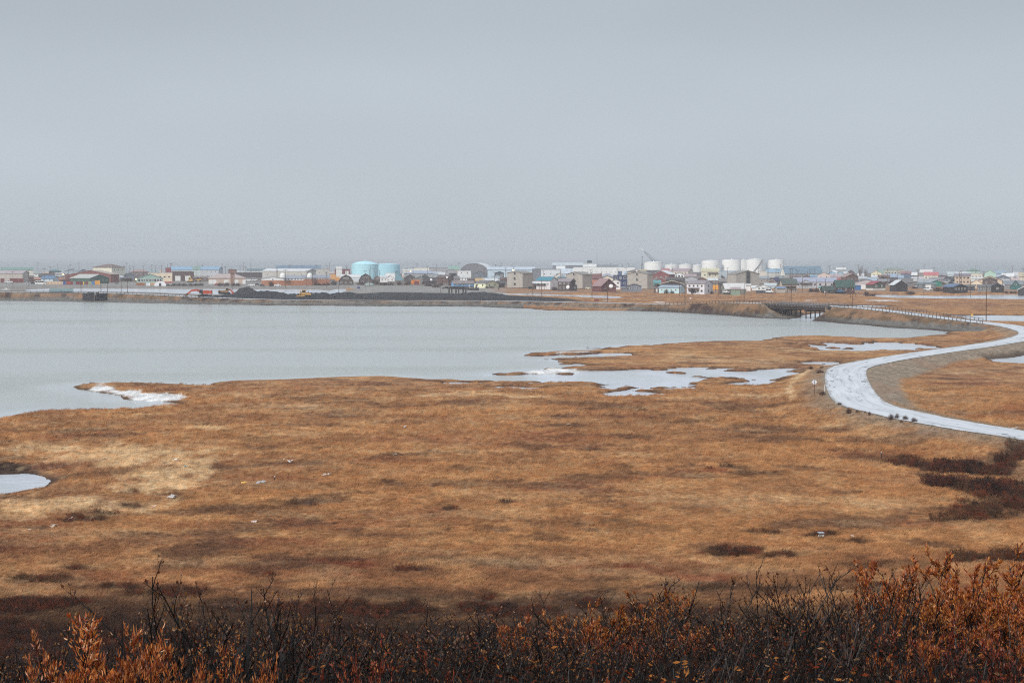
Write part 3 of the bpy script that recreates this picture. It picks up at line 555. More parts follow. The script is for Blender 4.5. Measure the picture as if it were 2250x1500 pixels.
def put_window(o, key, loc, rz, sc):
    w_ = inst('window', WIN[key][0], o, loc, rz, sc); inst('pane', WIN[key][1], w_); return w_
door_m = MB(); door_m.box((0, 0, .5), (1, .08, 1)); door_m.box((.36, -.06, .48), (.08, .05, .04), 1)
DOOR = {k_: door_m.mesh('door', [paint(c_, .6), M_GALV]) for k_, c_ in (('white', (226, 226, 226)), ('dark', (60, 54, 52)), ('red', (150, 60, 56)))}
gar_m = MB()
for i_ in range(4): gar_m.box((0, -.01*(i_ % 2), .125+.25*i_), (1, .08, .24))
GAR = gar_m.mesh('garage_door', M_WHITE)
def profile(kind, w, ve, vr):
    if kind == 'gable': return [(-w/2, ve), (0, vr), (w/2, ve)]
    if kind == 'shed': return [(-w/2, ve), (w/2, vr)]
    if kind == 'gambrel': return [(-w/2, ve), (-w*.33, ve+(vr-ve)*.62), (0, vr), (w*.33, ve+(vr-ve)*.62), (w/2, ve)]
    if kind == 'vault': return [(-w/2*math.cos(math.pi*i/14), ve+(vr-ve)*math.sin(math.pi*i/14)) for i in range(15)]
BLD = []
def building(s, kind, u0, u1, vb, ve, vr, wall, roof, label, cat='house', us=None, side='r', th=.5, d=None, n=None, ns=None, wf='w', ww=1.1, wh=1.05, doors=(), gar=(), name=None, skirt=None, chim=0, dish=None, dark_open=None, porch=None, gain=1.24, rgain=.88, gw=None, base=0.0, zrow=None):
    """a building placed where its base is seen: kind gf (gable to the camera) gs (eaves to the camera) hip flat vault gambrel shed"""
    gz = GZ; px0, px1 = zx(s, u0), zx(s, u1); Y = gp((px0+px1)/2, zy(vb), gz)[1]
    if Y < 1141: gz = min(gz, ground_z(gp((px0+px1)/2, zy(vb), 1.4)[0], Y))
    mpp = Y/F_PX*1.0009
    ze = at(px0, zy(ve), Y)[2]-gz; zr = at(px0, zy(vr), Y)[2]-gz
    ze = max(ze, 1.6); zr = max(zr, ze+.05)
    if us is None:
        w = (px1-px0)*mpp; d = d or min(max(6.5, .75*w), 16); c = at((px0+px1)/2, zy(vb), Y); az = math.atan2(c[0], c[1])
        rz = -az; ctr = Vector((c[0], Y, gz)) + Vector((math.sin(az), math.cos(az), 0))*(d/2)
    else:
        pxs = zx(s, us); c = at(pxs, zy(vb), Y); az = math.atan2(c[0], c[1]); g = 1 if side == 'r' else -1
        fw = ((pxs-px0) if g > 0 else (px1-pxs))*mpp; sw = ((px1-pxs) if g > 0 else (pxs-px0))*mpp
        w = fw/math.cos(th); d = max(sw/math.sin(th), 3.0); rz = -az - g*th
        ex = Vector((math.cos(rz), math.sin(rz), 0)); ey = Vector((-math.sin(rz), math.cos(rz), 0))
        ctr = Vector((c[0], Y, gz)) - g*ex*(w/2) + ey*(d/2)
    nm = name or {'house': 'house', 'shed': 'shed', 'warehouse': 'warehouse', 'apartments': 'apartment_block'}.get(cat, 'town_building')
    o = empty(nm, ctr, rz, label, cat)
    ds = lambda q: np.asarray(q, float)*.68 + .32*np.dot(q, (.3, .59, .11)); wall, roof = ds(wall), ds(roof)
    wl = np.clip(lin(wall)*gain, 0, .82); ws = np.where(wl <= .0031308, wl*12.92, 1.055*wl**(1/2.4)-.055)*255
    rl = np.clip(lin(roof)*rgain, 0, .82); rs_ = np.where(rl <= .0031308, rl*12.92, 1.055*rl**(1/2.4)-.055)*255
    MW = paint(tuple(round(float(x)) for x in ws), .75, .16); MR = paint(tuple(round(float(x)) for x in rs_), .6, .2)
    b0 = -.6+base; T = .22; ov = .45
    m = MB()
    if kind in ('gf', 'vault', 'gambrel', 'gs', 'shed'):
        pk = {'gf': 'gable', 'gs': 'gable', 'vault': 'vault', 'gambrel': 'gambrel', 'shed': 'shed'}[kind]
        ax = 'x' if kind in ('gs', 'shed') else 'y'; W_, D_ = (d, w) if ax == 'x' else (w, d)
        top = profile(pk, W_, ze, zr); m.prism([(-W_/2, b0)]+top+[(W_/2, b0)], ax, -D_/2, D_/2); m.build('wall', MW, o)
        (s0, z0), (s1, z1) = top[0], top[1]; dz = (z1-z0)/(s1-s0) if abs(s1-s0) > .01 else 0
        (sa, za), (sb_, zb_) = top[-2], top[-1]; dz2 = (zb_-za)/(sb_-sa) if abs(sb_-sa) > .01 else 0
        ov_ = ov if pk != 'vault' else .05
        up = [(s0-ov_, z0-dz*ov_)] + top[1:-1] + [(sb_+ov_, zb_+dz2*ov_)]
        # one slab per slope, so each pitch is a part
        if pk in ('gable', 'shed'):
            segs = [up[:2], up[1:]] if pk == 'gable' else [up]
        else: segs = [up]
        for q in segs:
            r = MB(); lo = [(a, b+.015) for a, b in q]; hi = [(a, b+.015+T) for a, b in q]
            r.prism(lo+hi[::-1], ax, -D_/2-ov, D_/2+ov); r.build('roof', MR, o)
    elif kind == 'hip':
        m.box((0, 0, (ze+b0)/2), (w, d, ze-b0)); m.build('wall', MW, o); rl_ = max(w-d, w*.25)/2; r = MB(); a, b = w/2+.6, d/2+.6
        r.add([(-a, -b, ze), (a, -b, ze), (a, b, ze), (-a, b, ze), (-a, -b, ze+.2), (a, -b, ze+.2), (a, b, ze+.2), (-a, b, ze+.2), (-rl_, 0, zr), (rl_, 0, zr)],
              [(3, 2, 1, 0), (0, 1, 5, 4), (1, 2, 6, 5), (2, 3, 7, 6), (3, 0, 4, 7), (4, 5, 9, 8), (6, 7, 8, 9), (5, 6, 9), (7, 4, 8)]); r.build('roof', MR, o)
    else:
        m.box((0, 0, (ze+b0)/2), (w, d, ze-b0)); m.build('wall', MW, o); r = MB(); r.box((0, 0, ze+.16), (w+.3, d+.3, .3)); r.build('roof', MR, o)
    if skirt:
        q = MB(); q.box((0, 0, skirt[0]/2-.25), (w+.08, d+.08, skirt[0]+.5)); q.build('foundation', paint(skirt[1], .9), o)
    y0 = -d/2-.03
    def put(fx, z, wd, ht, face='f', split=False):
        k_ = (wf, 1 if split else 0)
        if face == 'f': put_window(o, k_, (fx, y0, z), 0, (wd, 1, ht))
        else:
            gg = 1 if side == 'r' else -1; put_window(o, k_, (gg*(w/2+.03), fx, z), gg*math.pi/2, (wd, 1, ht))
    zb1 = (skirt[0] if skirt else .4)+base
    if n:
        c_, r_ = n; zt = ze if kind != 'gf' else ze+.1
        for j in range(r_):
            z = zb1 + (zt-zb1)*(j+.55)/r_
            for i in range(c_):
                fx = w*((i+.5)/c_-.5)*.92 + random.uniform(-.2, .2)
                if any(abs(fx-w*dx) < ww*.9 for dx, _ in doors) and j == 0: continue
                put(fx, z, ww*random.uniform(.85, 1.25), wh, 'f', random.random() < .5)
    if gw:                                           # windows high in the gable
        for i in range(gw[0]): put((i-(gw[0]-1)/2)*ww*1.35, ze+(zr-ze)*gw[1], ww, wh)
    if ns and us is not None:
        c_, r_ = ns
        for j in range(r_):
            for i in range(c_): put(d*((i+.5)/c_-.5)*.85, zb1+(ze-zb1)*(j+.55)/r_, ww, wh, 's')
    for dx, col in doors: inst('door', DOOR[col], o, (w*dx, y0, .3+base), 0, (1.0, 1, 2.05))
    for dx, gwid, gh in gar: inst('garage_door', GAR, o, (w*dx, y0, .05), 0, (gwid, 1, gh))
    if dark_open:
        q = MB(); q.box((w*dark_open[0], y0+.02, dark_open[2]/2), (dark_open[1], .1, dark_open[2])); q.build('doorway', paint((40, 38, 40), .9), o)
    for i in range(chim):
        q = MB(); q.tube([(0, 0, 0), (0, 0, 1.5)], .16, 7); q.tube([(0, 0, 1.5), (0, 0, 1.62)], [.26, .05], 7)
        q.build('chimney', M_GALV, next(c_ for c_ in o.children if c_.name.startswith('roof')), (w*(-.25+.3*i+random.uniform(-.05, .05)), 0, zr-.5))
    if dish:
        q = MB(); q.lathe([(.02, .12), (.5, .06), (.9*dish[2]/.9, -.18), (.86*dish[2]/.9, -.22), (.5, 0), (.02, .05)], 16); q.tube([(0, 0, -.1), (0, -.0, -1.0)], .06, 6)
        oo_ = q.build('satellite_dish', M_WHITE, o, (w*dish[0], y0-.5, dish[1])); oo_.rotation_euler = (math.radians(75), 0, 0)
    if porch:
        q = MB(); q.box((w*porch[0], y0-1.2, porch[2]), (porch[1], 2.5, .2)); q.build('porch_roof', paint(porch[3], .8), o)
        for e_ in (-.47, 0, .47):
            q = MB(); q.box((w*porch[0]+porch[1]*e_, y0-2.3, porch[2]/2-.05), (.16, .16, porch[2]-.1)); q.build('porch_post', M_DKWOOD, o)
    BLD.append(((px0+px1)/2, Y, label, px1-px0)); return o
# ------------------------------------------------------------------ tanks, containers, vehicles
def tank(px0, px1, ytop, ydome, Y, col, label, stair=False, rail=True, n=48):
    mpp = Y/F_PX; r = (px1-px0)/2*mpp; c = at((px0+px1)/2, ytop, Y); zt = c[2]-GZ; zd = at(1125, ydome, Y)[2]-GZ
    o = empty('storage_tank', (c[0], Y+r, GZ), 0, label, 'tank', 'fuel and water tanks behind the town')
    P_ = [(r, -.5)]; k = max(3, int(zt/2.4))
    for i in range(1, k+1): z = zt*i/k; P_ += [(r, z-.06), (r+.07, z-.04), (r+.07, z), (r, z+.02)]
    m = MB(); m.lathe(P_, n); m.build('shell', paint(col, .55, .07, scale=.12), o)
    m = MB(); m.lathe([(r+.15, zt+.02), (r+.15, zt+.2), (r*.8, zt+.2+(zd-zt)*.42), (r*.55, zt+.2+(zd-zt)*.75), (r*.28, zt+.2+(zd-zt)*.94), (.01, zt+.2+(zd-zt))], n); m.build('roof', paint(col, .5, .05, scale=.12), o)
    m = MB(); m.tube([(0, 0, zd), (0, 0, zd+.9)], .35, 10); m.tube([(0, 0, zd+.9), (0, 0, zd+1.2)], [.6, .2], 10); m.build('vent', paint(col, .5), o)
    if rail:
        m = MB(); N_ = 40
        for i in range(N_):
            a, b = 2*math.pi*i/N_, 2*math.pi*(i+1)/N_; A = (r*math.cos(a), r*math.sin(a)); B_ = (r*math.cos(b), r*math.sin(b))
            m.beam((*A, zt), (*A, zt+1.1), .07, .07); m.beam((*A, zt+1.1), (*B_, zt+1.1), .05, .05)
        m.build('railing', M_GALV, o)
    if stair:
        N_ = 36; m = MB()
        for i in range(N_):
            a = math.radians(-128+86*i/N_); z = zt*i/N_; m.box(((r+.5)*math.cos(a), (r+.5)*math.sin(a), z), (1.0, .9, .12), rz=a)
            m.beam(((r+1)*math.cos(a), (r+1)*math.sin(a), z), ((r+1)*math.cos(a), (r+1)*math.sin(a), z+1.1), .08, .08)
        m.build('stair', paint((150, 152, 156)), o)
    BLD.append(((px0+px1)/2, Y, label, px1-px0)); return o
cont_cache = {}
def container(s, u0, u1, vb, vt, col, label, d=6.0, rz=0.0, cat='container'):
    px0, px1 = zx(s, u0), zx(s, u1); q = gp((px0+px1)/2, zy(vb), GZ); Y = q[1]; mpp = Y/F_PX; w_ = (px1-px0)*mpp; h = (vb-vt)/K*mpp
    az = math.atan2(q[0], q[1]); o = empty('shipping_container', (q[0], Y+d/2, GZ), -az+rz, label, cat, 'boxes and containers in the yards')
    col = tuple(int(min(255, x*1.06)) for x in col); M_ = paint(col, .6); m = MB(); m.box((0, 0, h/2), (w_-.1, d-.1, h-.06))
    for i in range(7):
        for sx in (-1, 1): m.box((sx*(w_/2-.03), -d/2+d*(i+.5)/7, h/2), (.06, d/14, h*.86))
    if w_ > 3.2:
        for i in range(int(w_/.6)): m.box((-w_/2+.3+.6*i, -d/2+.03, h/2), (.28, .06, h*.86))
    for sx in (-1, 1):
        for sy in (-1, 1): m.box((sx*(w_/2-.06), sy*(d/2-.06), h/2), (.14, .14, h))
    m.build('body', M_, o)
    if w_ <= 3.2:
        for sx in (-1, 1):
            m = MB(); m.box((sx*w_*.235, -d/2+.0, h/2), (w_*.44, .06, h*.88)); m.tube([(sx*w_*.12, -d/2-.07, .15*h), (sx*w_*.12, -d/2-.07, .9*h)], .03, 5, 1); m.build('door', [M_, M_GALV], o)
    BLD.append(((px0+px1)/2, Y, label, px1-px0)); return o
wheel_m = MB(); wheel_m.lathe([(.01, -.12), (.2, -.12), (.34, -.10), (.36, 0), (.34, .10), (.2, .12), (.01, .12)], 14); WHEEL = wheel_m.mesh('wheel', paint((34, 33, 34), .9))
def vehicle(s, u0, u1, vb, kind, col, label, face=1, Yo=None, cat=None):
    """a road vehicle seen from its side; face 1: nose to the right"""
    px0, px1 = zx(s, u0), zx(s, u1); q = gp((px0+px1)/2, zy(vb), GZ) if Yo is None else at((px0+px1)/2, zy(vb), Yo); L_ = (px1-px0)*q[1]/F_PX
    gz = GZ if Yo is None else ground_z(q[0], q[1])
    std = {'pickup': 5.4, 'suv': 4.7, 'car': 4.4, 'van': 5.6, 'bus': 7.5}[kind]; f = min(max(L_/std, .75), 1.35) if kind != 'bus' else L_/std
    o = empty({'pickup': 'pickup_truck', 'suv': 'parked_car', 'car': 'parked_car', 'van': 'van', 'bus': 'bus'}[kind], (q[0], q[1], gz), -math.atan2(q[0], q[1])+(0 if face > 0 else math.pi), label, cat or {'pickup': 'pickup truck', 'suv': 'car', 'car': 'car', 'van': 'van', 'bus': 'bus'}[kind], 'vehicles parked in the town')
    l = std; H_ = {'pickup': 1.8, 'suv': 1.75, 'car': 1.45, 'van': 2.3, 'bus': 3.0}[kind]; hw = .9 if kind not in ('van', 'bus') else 1.1
    lo = .35; bl = .95 if kind not in ('van', 'bus') else 1.15
    body = [(-l/2, lo), (-l/2+.05, bl), (l/2-.25, bl*.98), (l/2, bl*.78), (l/2, lo)]
    cab = {'pickup': [(-.4, bl), (-.3, H_), (.9, H_), (1.5, bl)], 'suv': [(-l/2+.1, bl), (-l/2+.3, H_), (.6, H_), (1.3, bl)], 'car': [(-l/2+.5, bl), (-l/2+1.1, H_), (.4, H_), (1.2, bl)], 'van': [(-l/2, bl), (-l/2+.08, H_), (l/2-1.5, H_), (l/2-.7, bl)], 'bus': [(-l/2, bl), (-l/2+.05, H_), (l/2-1.4, H_), (l/2-.6, bl)]}[kind]
    M_ = paint(col, .35, .05); b = MB(); b.prism(body, 'y', -hw, hw); b.prism(cab, 'y', -hw+.12, hw-.12)
    if kind == 'pickup':
        b.box((-l/2+1.05, -hw+.05, bl+.12), (1.9, .1, .3)); b.box((-l/2+1.05, hw-.05, bl+.12), (1.9, .1, .3)); b.box((-l/2+.06, 0, bl+.12), (.1, hw*2, .3))
    b.build('body', M_, o)
    x0, x1 = cab[1][0], cab[2][0]
    for sy in (-1, 1):
        g = MB(); nwin = {'pickup': 1, 'suv': 2, 'car': 2, 'van': 2, 'bus': 4}[kind]
        for i in range(nwin):
            a = x0+.1+(x1-x0-.1)*i/nwin; e = x0+.1+(x1-x0-.1)*(i+1)/nwin-.12; g.box(((a+e)/2, sy*(hw-.1), bl+(H_-bl)*.52), (e-a, .06, (H_-bl)*.55))
        g.build('side_window', M_GLASS, o)
    g = MB(); g.prism([(cab[2][0]+.02, H_-.08), (cab[2][0]+.07, H_-.08), (cab[3][0]+.03, bl+.08), (cab[3][0]-.04, bl+.08)], 'y', -hw+.2, hw-.2); g.build('windscreen', M_GLASS, o)
    for sx in (-.31, .31):
        for sy in (-1, 1): w_ = inst('wheel', WHEEL, o, (sx*l, sy*(hw-.1), .36)); w_.rotation_euler = (math.pi/2, 0, 0)
    o.scale = (f, 1 if f < 1.1 else f, 1 if f < 1.1 else f); return o
# ------------------------------------------------------------------ the town, from the left edge of the photograph to the right
B = building
# --- strip 0
B(0,'gs',30,560,545,415,372,(200,196,184),(118,160,150),'long cream building with a sea green roof','building',d=14)
B(0,'gs',490,660,530,470,425,(214,214,208),(150,165,162),'white house beside the pinkish grey metal warehouse',n=(2,1))
B(0,'gs',-120,495,622,470,428,(168,158,148),(186,168,174),'tan metal warehouse with pinkish grey roof','warehouse',us=385,ns=(2,1))
for i,(a,b) in enumerate([(-8,58),(150,214),(217,292),(297,383)]):
    container(0,a,b,628,556,(118,56,56),['dark red container at the picture edge below the tan warehouse','first dark red container beyond the white pickup','second dark red container beyond the white pickup','dark red container nearest the tan warehouse corner'][i])
B(0,'gs',495,575,612,540,512,(96,66,60),(120,100,98),'narrow brown shed beside the tan warehouse','shed')
B(0,'gs',565,705,605,575,548,(126,62,54),(196,128,98),'rust red shed with orange brown roof','shed')
B(0,'gs',705,1005,612,562,518,(176,198,206),(84,132,182),'pale blue house with bright blue roof',us=900,n=(2,1),gw=None)
B(0,'hip',838,1032,520,432,398,(86,78,78),(92,142,152),'dark brown house with teal hip roof')
B(0,'gs',728,832,500,465,440,(206,150,92),(190,168,150),'small ochre house with tan roof')
B(0,'gs',665,905,560,520,478,(120,104,98),(92,86,90),'low house with charcoal roof behind the blue roof',chim=1)
B(0,'gs',1008,1130,612,580,545,(150,84,66),(176,110,84),'low rust orange shed between blue house and containers','shed')
B(0,'gf',1108,1330,540,432,402,(150,164,178),(150,170,176),'pale slate blue house behind the two dark poles',n=(3,1))
B(0,'gf',1325,1530,500,440,398,(84,92,116),(214,214,216),'dark blue gable house with snowy roof')
B(0,'hip',1590,2130,570,370,312,(222,210,184),(136,102,94),'three storey cream building with brown hip roof','building',us=1905,n=(4,1),ns=(3,2),ww=1.4,wf='d')
B(0,'gf',1215,2028,628,486,418,(136,66,58),(200,178,160),'wide red building with low tan roof','building',us=1890,th=.4,doors=((.42,'white'),))
B(0,'gs',1122,1222,620,570,492,(128,60,54),(126,66,60),'dark red shed at the end of the green warehouse','shed')
B(0,'gs',1208,1858,645,552,490,(56,92,78),(196,196,190),'dark green warehouse with pale grey roof','warehouse',us=1530,th=.75,ns=(5,1),ww=1.2)
for i in range(5): container(0,782+55*i,836+55*i,664,607,(206,182,158),['tan container next to the white bus','second tan container from the white bus','middle one of the five tan containers','tan container second from the blue one','tan container touching the blue container'][i])
for a,b,c,l in [(1058,1112,(72,98,150),'blue container beside the five tan ones'),(1115,1172,(160,72,58),'brick red container beside the blue one'),(1176,1226,(140,62,58),'dark red container left of the grey one'),(1230,1272,(134,142,146),'narrow grey container among the red ones'),
 (1276,1338,(122,50,54),'maroon container right of the grey one'),(1342,1398,(112,48,52),'maroon container right under the white tarpaulin end'),(1440,1490,(128,58,60),'maroon container left of the pale green one'),(1493,1544,(156,166,130),'pale green container between maroon and light blue'),(1547,1600,(84,124,178),'light blue container beside the yellow one'),(1603,1686,(214,154,66),'large yellow orange container at the row end')]:
    container(0,a,b,664,(595 if a>1600 else 608),c,l)
container(0,1240,1370,640,584,(226,228,230),'white box unit standing behind the maroon containers')
_q=gp(zx(0,1425),zy(664),GZ); m=MB(); m.lathe([(.01,0),(.42,0),(.46,.9),(.46,1.0),(.42,1.9),(.3,2.3),(.01,2.4)],14); tag(m.build('fuel_drum',paint((220,190,60)),None,_q),'upright yellow drum between maroon containers','drum')
vehicle(0,80,215,634,'pickup',(226,228,230),'white pickup in front of the dark red containers',-1)
vehicle(0,440,518,658,'suv',(206,208,212),'silver car left of the white bus')
vehicle(0,520,600,656,'suv',(58,54,60),'dark car between silver car and white bus')
vehicle(0,600,780,661,'bus',(232,232,228),'white bus beside the tan containers')
B(0,'gf',2110,2300,590,500,462,(92,98,112),(150,154,164),'dark grey house right of the wide red building',n=(3,1))
B(0,'gs',2050,2200,585,540,510,(96,104,112),(176,180,186),'low grey shed right of the wide red building','shed')
# --- strip 1
B(1,'hip',40,360,530,445,400,(112,92,90),(172,134,130),'brown house with reddish hip roof',n=(4,1))
B(1,'gf',-20,140,585,505,448,(88,86,98),(212,212,216),'dark house with white edged gable',chim=1)
B(1,'gs',340,540,500,450,412,(128,150,156),(140,164,168),'grey green house between two poles')
B(1,'flat',355,762,612,466,455,(216,192,160),(212,206,196),'cream flat roofed building with three dark windows','building',n=(5,1),wf='d')
B(1,'flat',650,758,500,378,372,(150,46,50),(140,50,52),'dark red tower block on the cream building','building')
B(1,'flat',545,602,500,410,404,(190,172,160),(200,190,180),'small tan block left of the red tower','building')
B(1,'gf',160,605,632,556,482,(130,170,154),(132,140,138),'green glass fronted building with white posts','building',n=(9,1),ww=1.7,wh=2.4)
B(1,'gs',755,1100,560,410,358,(172,176,182),(134,180,218),'grey building with light blue roof behind the garage','building',n=(5,1))
B(1,'gs',1048,1245,548,400,352,(176,190,186),(128,166,150),'tall pale green building with mossy roof','building')
B(1,'flat',760,1132,600,446,436,(92,62,58),(98,74,70),'dark brown garage with two white doors','building',gar=((-.23,4.4,4.2),(.22,4.4,4.2)))
B(1,'gs',1240,1625,560,404,358,(166,172,180),(128,174,212),'grey two storey building with light blue roof','building',us=1556,n=(4,2),ww=.9)
B(1,'hip',1385,2010,650,552,478,(186,156,134),(196,170,166),'large tan house with pink grey hip roof','house',gar=((-.44,3.0,3.0),(-.33,2.4,3.0),(-.02,3.4,3.0),(.2,4.4,3.0),(.26,2.6,3.0),(.46,2.2,3.0)))
_q=at(zx(1,1770),zy(450),1420); o=empty('roof_box',(_q[0],1426,GZ),0,'brown square tower on the pink grey hip roof','tower'); m=MB(); m.box((0,0,5),(2.6,2.6,9.4)); m.build('shaft',paint((150,120,108)),o); m=MB(); m.box((0,0,9.6),(5.4,4.0,2.6)); m.build('box',paint((130,96,88)),o); m=MB(); m.box((0,0,11.0),(5.8,4.4,.25)); m.build('cap',paint((96,78,74)),o)
B(1,'flat',1800,2440,540,436,402,(192,202,206),(214,218,222),'long white grey warehouse with dark lower wall','warehouse',skirt=(5,(84,72,72)))
B(1,'gs',2035,2440,500,420,394,(84,112,124),(96,128,142),'long dark blue roofed hall behind the white grey warehouse','building')
# machines and vehicles of the yard
vehicle(1,900,955,588,'pickup',(214,218,222),'white pickup under the two white garage doors')
vehicle(1,2055,2172,686,'pickup',(230,232,234),'white pickup right of the gravel heap, on the beach road',-1)
vehicle(1,2175,2245,672,'car',(70,62,74),'dark car beyond the white pickup above the gravel heap')
vehicle(1,1490,1548,677,'car',(170,50,48),'small red car in front of the tan hip roofed house')
vehicle(1,2010,2120,604,'van',(226,230,232),'white box van below the long white grey warehouse')
vehicle(1,2130,2210,598,'van',(216,224,228),'second white van, parked right of the first')
vehicle(1,775,862,592,'van',(58,86,130),'blue truck by the dark brown garage',cat='truck')
container(1,140,280,676,630,(150,98,66),'rust brown box on the gravel below the green glass building'); container(1,310,368,684,634,(232,234,236),'small white box left of the white tent'); container(1,372,452,668,632,(196,158,120),'tan box behind the white tent')
container(1,1100,1245,590,534,(158,52,50),'red dump body beside the yellow crane arm',cat='dump body')
B(1,'gs',630,762,668,640,612,(206,206,202),(196,84,66),'low white shed with red roof','shed')
_q=gp(zx(1,545),zy(686),GZ); o=empty('tent',(_q[0],_q[1]+3,GZ),-math.atan2(_q[0],_q[1]),'white rounded tent with dark doorway and orange trim','tent')
_w=200/K*_q[1]/F_PX; _hh=85/K*_q[1]/F_PX; pr=[(-_w/2*math.cos(math.pi*i/14),_hh*math.sin(math.pi*i/14)**.8) for i in range(15)]
m=MB(); m.prism(pr,'y',-3,3); m.build('cover',paint((236,236,240),.6,.05),o); m=MB(); m.box((.0,-3.02,_hh*.3),(_w*.19,.1,_hh*.6)); m.build('doorway',paint((60,58,62)),o)
m=MB(); [m.beam((a[0]*1.01,-2.9,a[1]+.03),(b[0]*1.01,-2.9,b[1]+.03),.3,.12) for a,b in zip(pr[3:9],pr[4:10])]; m.build('trim',paint((206,86,50)),o)
# --- strip 2
B(2,'gs',365,1125,510,402,334,(196,198,192),(108,138,166),'wide hall with slate blue low roof','building',d=18)
B(2,'gs',125,1042,565,432,396,(176,172,162),(226,228,230),'long grey shed with snow white roof','warehouse',us=890,n=(6,1),ww=.9)
B(2,'flat',1045,1272,535,398,388,(176,172,162),(170,166,158),'blunt grey concrete building right of the long shed','building',n=(2,1))
B(2,'gf',115,492,676,562,530,(222,222,226),(176,174,184),'white motel wing with wide low gable','building',skirt=(3.6,(176,122,92)),n=(1,1),d=20)
B(2,'gs',480,832,676,556,510,(220,220,226),(156,162,178),'white motel wing with lavender grey roof and many windows','building',skirt=(3.6,(170,116,86)),n=(6,1),ww=.9)
B(2,'gs',832,1275,676,548,502,(214,214,222),(150,154,172),'longest white motel wing ending beside the brown brush','building',skirt=(4.6,(164,112,86)),n=(10,1),ww=.9)
for a,b,l in ((425,522,'white roof dome on the motel above its left wing'),(888,982,'white roof dome on the motel above its long wing')):
    _q=at(zx(2,(a+b)/2),zy(520),1395); m=MB(); R0=(b-a)/2/K*1395/F_PX; m.lathe([(R0,-.8),(R0,.6),(R0*.8,1.6),(R0*.4,2.3),(.01,2.5)],18); tag(m.build('roof_dome',M_WHITE,None,(_q[0],_q[1],_q[2])),l,'dome')
B(2,'flat',1365,1622,560,402,392,(128,60,60),(120,56,58),'maroon hall with white doors left of the blue tank','building',gar=((-.22,5.5,11),(.3,3.0,7)))
container(2,1285,1372,572,486,(214,160,96),'ochre container stacked behind the brown roofs'); container(2,1360,1440,600,530,(206,148,84),'orange tan container in front of the ochre one')
tank(770,829.5,581.2,574,1790,(184,230,241),'larger pale blue water tank with domed roof'); tank(820,877.2,582.0,579.5,1840,(178,224,238),'lower pale blue water tank behind the domed one',rail=False)
B(2,'gs',1480,1792,580,535,492,(196,196,194),(224,226,226),'low building with snow white roof between brown gambrels','building')
B(2,'gs',1610,1772,615,585,556,(216,218,218),(206,212,216),'small white building between the two gambrel houses')
B(2,'gambrel',1430,1678,668,602,496,(88,68,62),(82,70,66),'brown gambrel barn house with three white windows','house',gw=(3,.42),n=(3,1),us=None)
B(2,'gambrel',1772,2005,650,590,478,(84,68,64),(80,66,64),'darker brown gambrel barn house below the blue tank','house',gw=(3,.42),n=(2,1))
B(2,'gs',1990,2112,645,600,572,(70,58,56),(84,72,70),'dark lean-to right of the darker gambrel house','shed')
B(2,'gf',2030,2142,615,555,514,(130,112,104),(106,92,88),'small brown house right of the gambrel houses',n=(2,1))
B(2,'gs',2135,2260,620,545,512,(216,218,218),(206,208,210),'small white house behind the beach road',n=(2,1))
vehicle(2,328,446,691,'pickup',(232,234,236),'white pickup below the white motel wings',1)
vehicle(2,90,158,690,'car',(60,56,70),'dark low car left of the motel tree')
vehicle(2,1632,1684,662,'car',(214,216,220),'white car between the gambrel houses')
_q=gp(zx(2,1950),zy(684),GZ); o=empty('covered_boat',(_q[0],_q[1],GZ),0,'grey green covered boat below the darker gambrel house','boat'); m=MB(); m.lathe([(1.9,0),(2.2,.8),(2.0,1.5),(1.2,2.0),(.01,2.2)],12); q_=m.build('cover',paint((150,164,160)),o); q_.scale=(1.6,.9,1); m=MB(); m.box((0,0,.2),(5,1.2,.3)); m.build('cradle',M_DKWOOD,o)
container(2,1742,1787,731,698,(58,66,116),'dark blue box alone on the grey gravel beach',d=3); container(2,600,632,672,645,(60,110,180),'small bright blue box below the motel',d=2.5)
# --- strip 3
B(3,'flat',800,1122,520,378,372,(148,148,154),(140,140,148),'dull grey flat block behind the blue roofs','building',d=20)
B(3,'flat',535,802,500,378,368,(206,204,192),(210,208,200),'cream flat building with dark band','building'); B(3,'gs',352,800,500,425,400,(210,208,196),(220,218,208),'long cream building right of the lower blue tank','building')
B(3,'hip',362,940,560,470,424,(150,152,158),(162,180,208),'long low building with pale blue hip roof','building',n=(5,1))
B(3,'gs',1135,1312,520,400,345,(192,180,150),(128,176,160),'tan building with mint green roof','building',chim=1)
B(3,'vault',1330,1895,520,440,298,(104,104,112),(226,230,234),'huge arched hall with white curved roof','building',us=1800,th=.38,name='arched_hall')
B(3,'gf',1392,1782,490,398,338,(206,210,210),(236,238,240),'white gabled hall in front of the arched hall','building',n=(2,1))
B(3,'gs',1795,2290,560,404,364,(172,196,212),(196,212,228),'very long pale blue building','building',d=16); B(4,'gs',-40,425,556,404,364,(172,196,212),(196,212,228),'right half of the long pale blue range behind the apartments','building',d=16)
B(3,'vault',1075,1292,550,480,398,(148,148,152),(186,190,194),'small grey arched garage with dark opening','building',dark_open=(.1,7,4.6)); 
B(3,'flat',1285,1512,570,428,420,(204,206,206),(200,204,206),'pale flat building left of the white gabled hall','building',n=(2,2))
B(3,'gf',130,358,590,560,424,(96,146,162),(104,160,178),'steep teal blue shed by the water tank','shed')
B(3,'flat',52,218,604,470,462,(226,228,228),(220,222,222),'white square fronted house by the teal shed'); B(3,'gf',46,210,606,560,508,(228,230,230),(206,210,212),'small white gable house in front of the white square front',n=(2,1))
container(3,340,536,545,470,(236,238,238),'long white trailer above the brown gable house',cat='trailer'); container(3,345,430,560,508,(206,150,80),'ochre box under the long white trailer')
B(3,'gf',374,572,600,548,494,(72,62,60),(64,58,56),'dark brown gable house with one white window',wf='w',n=(1,1),d=9)
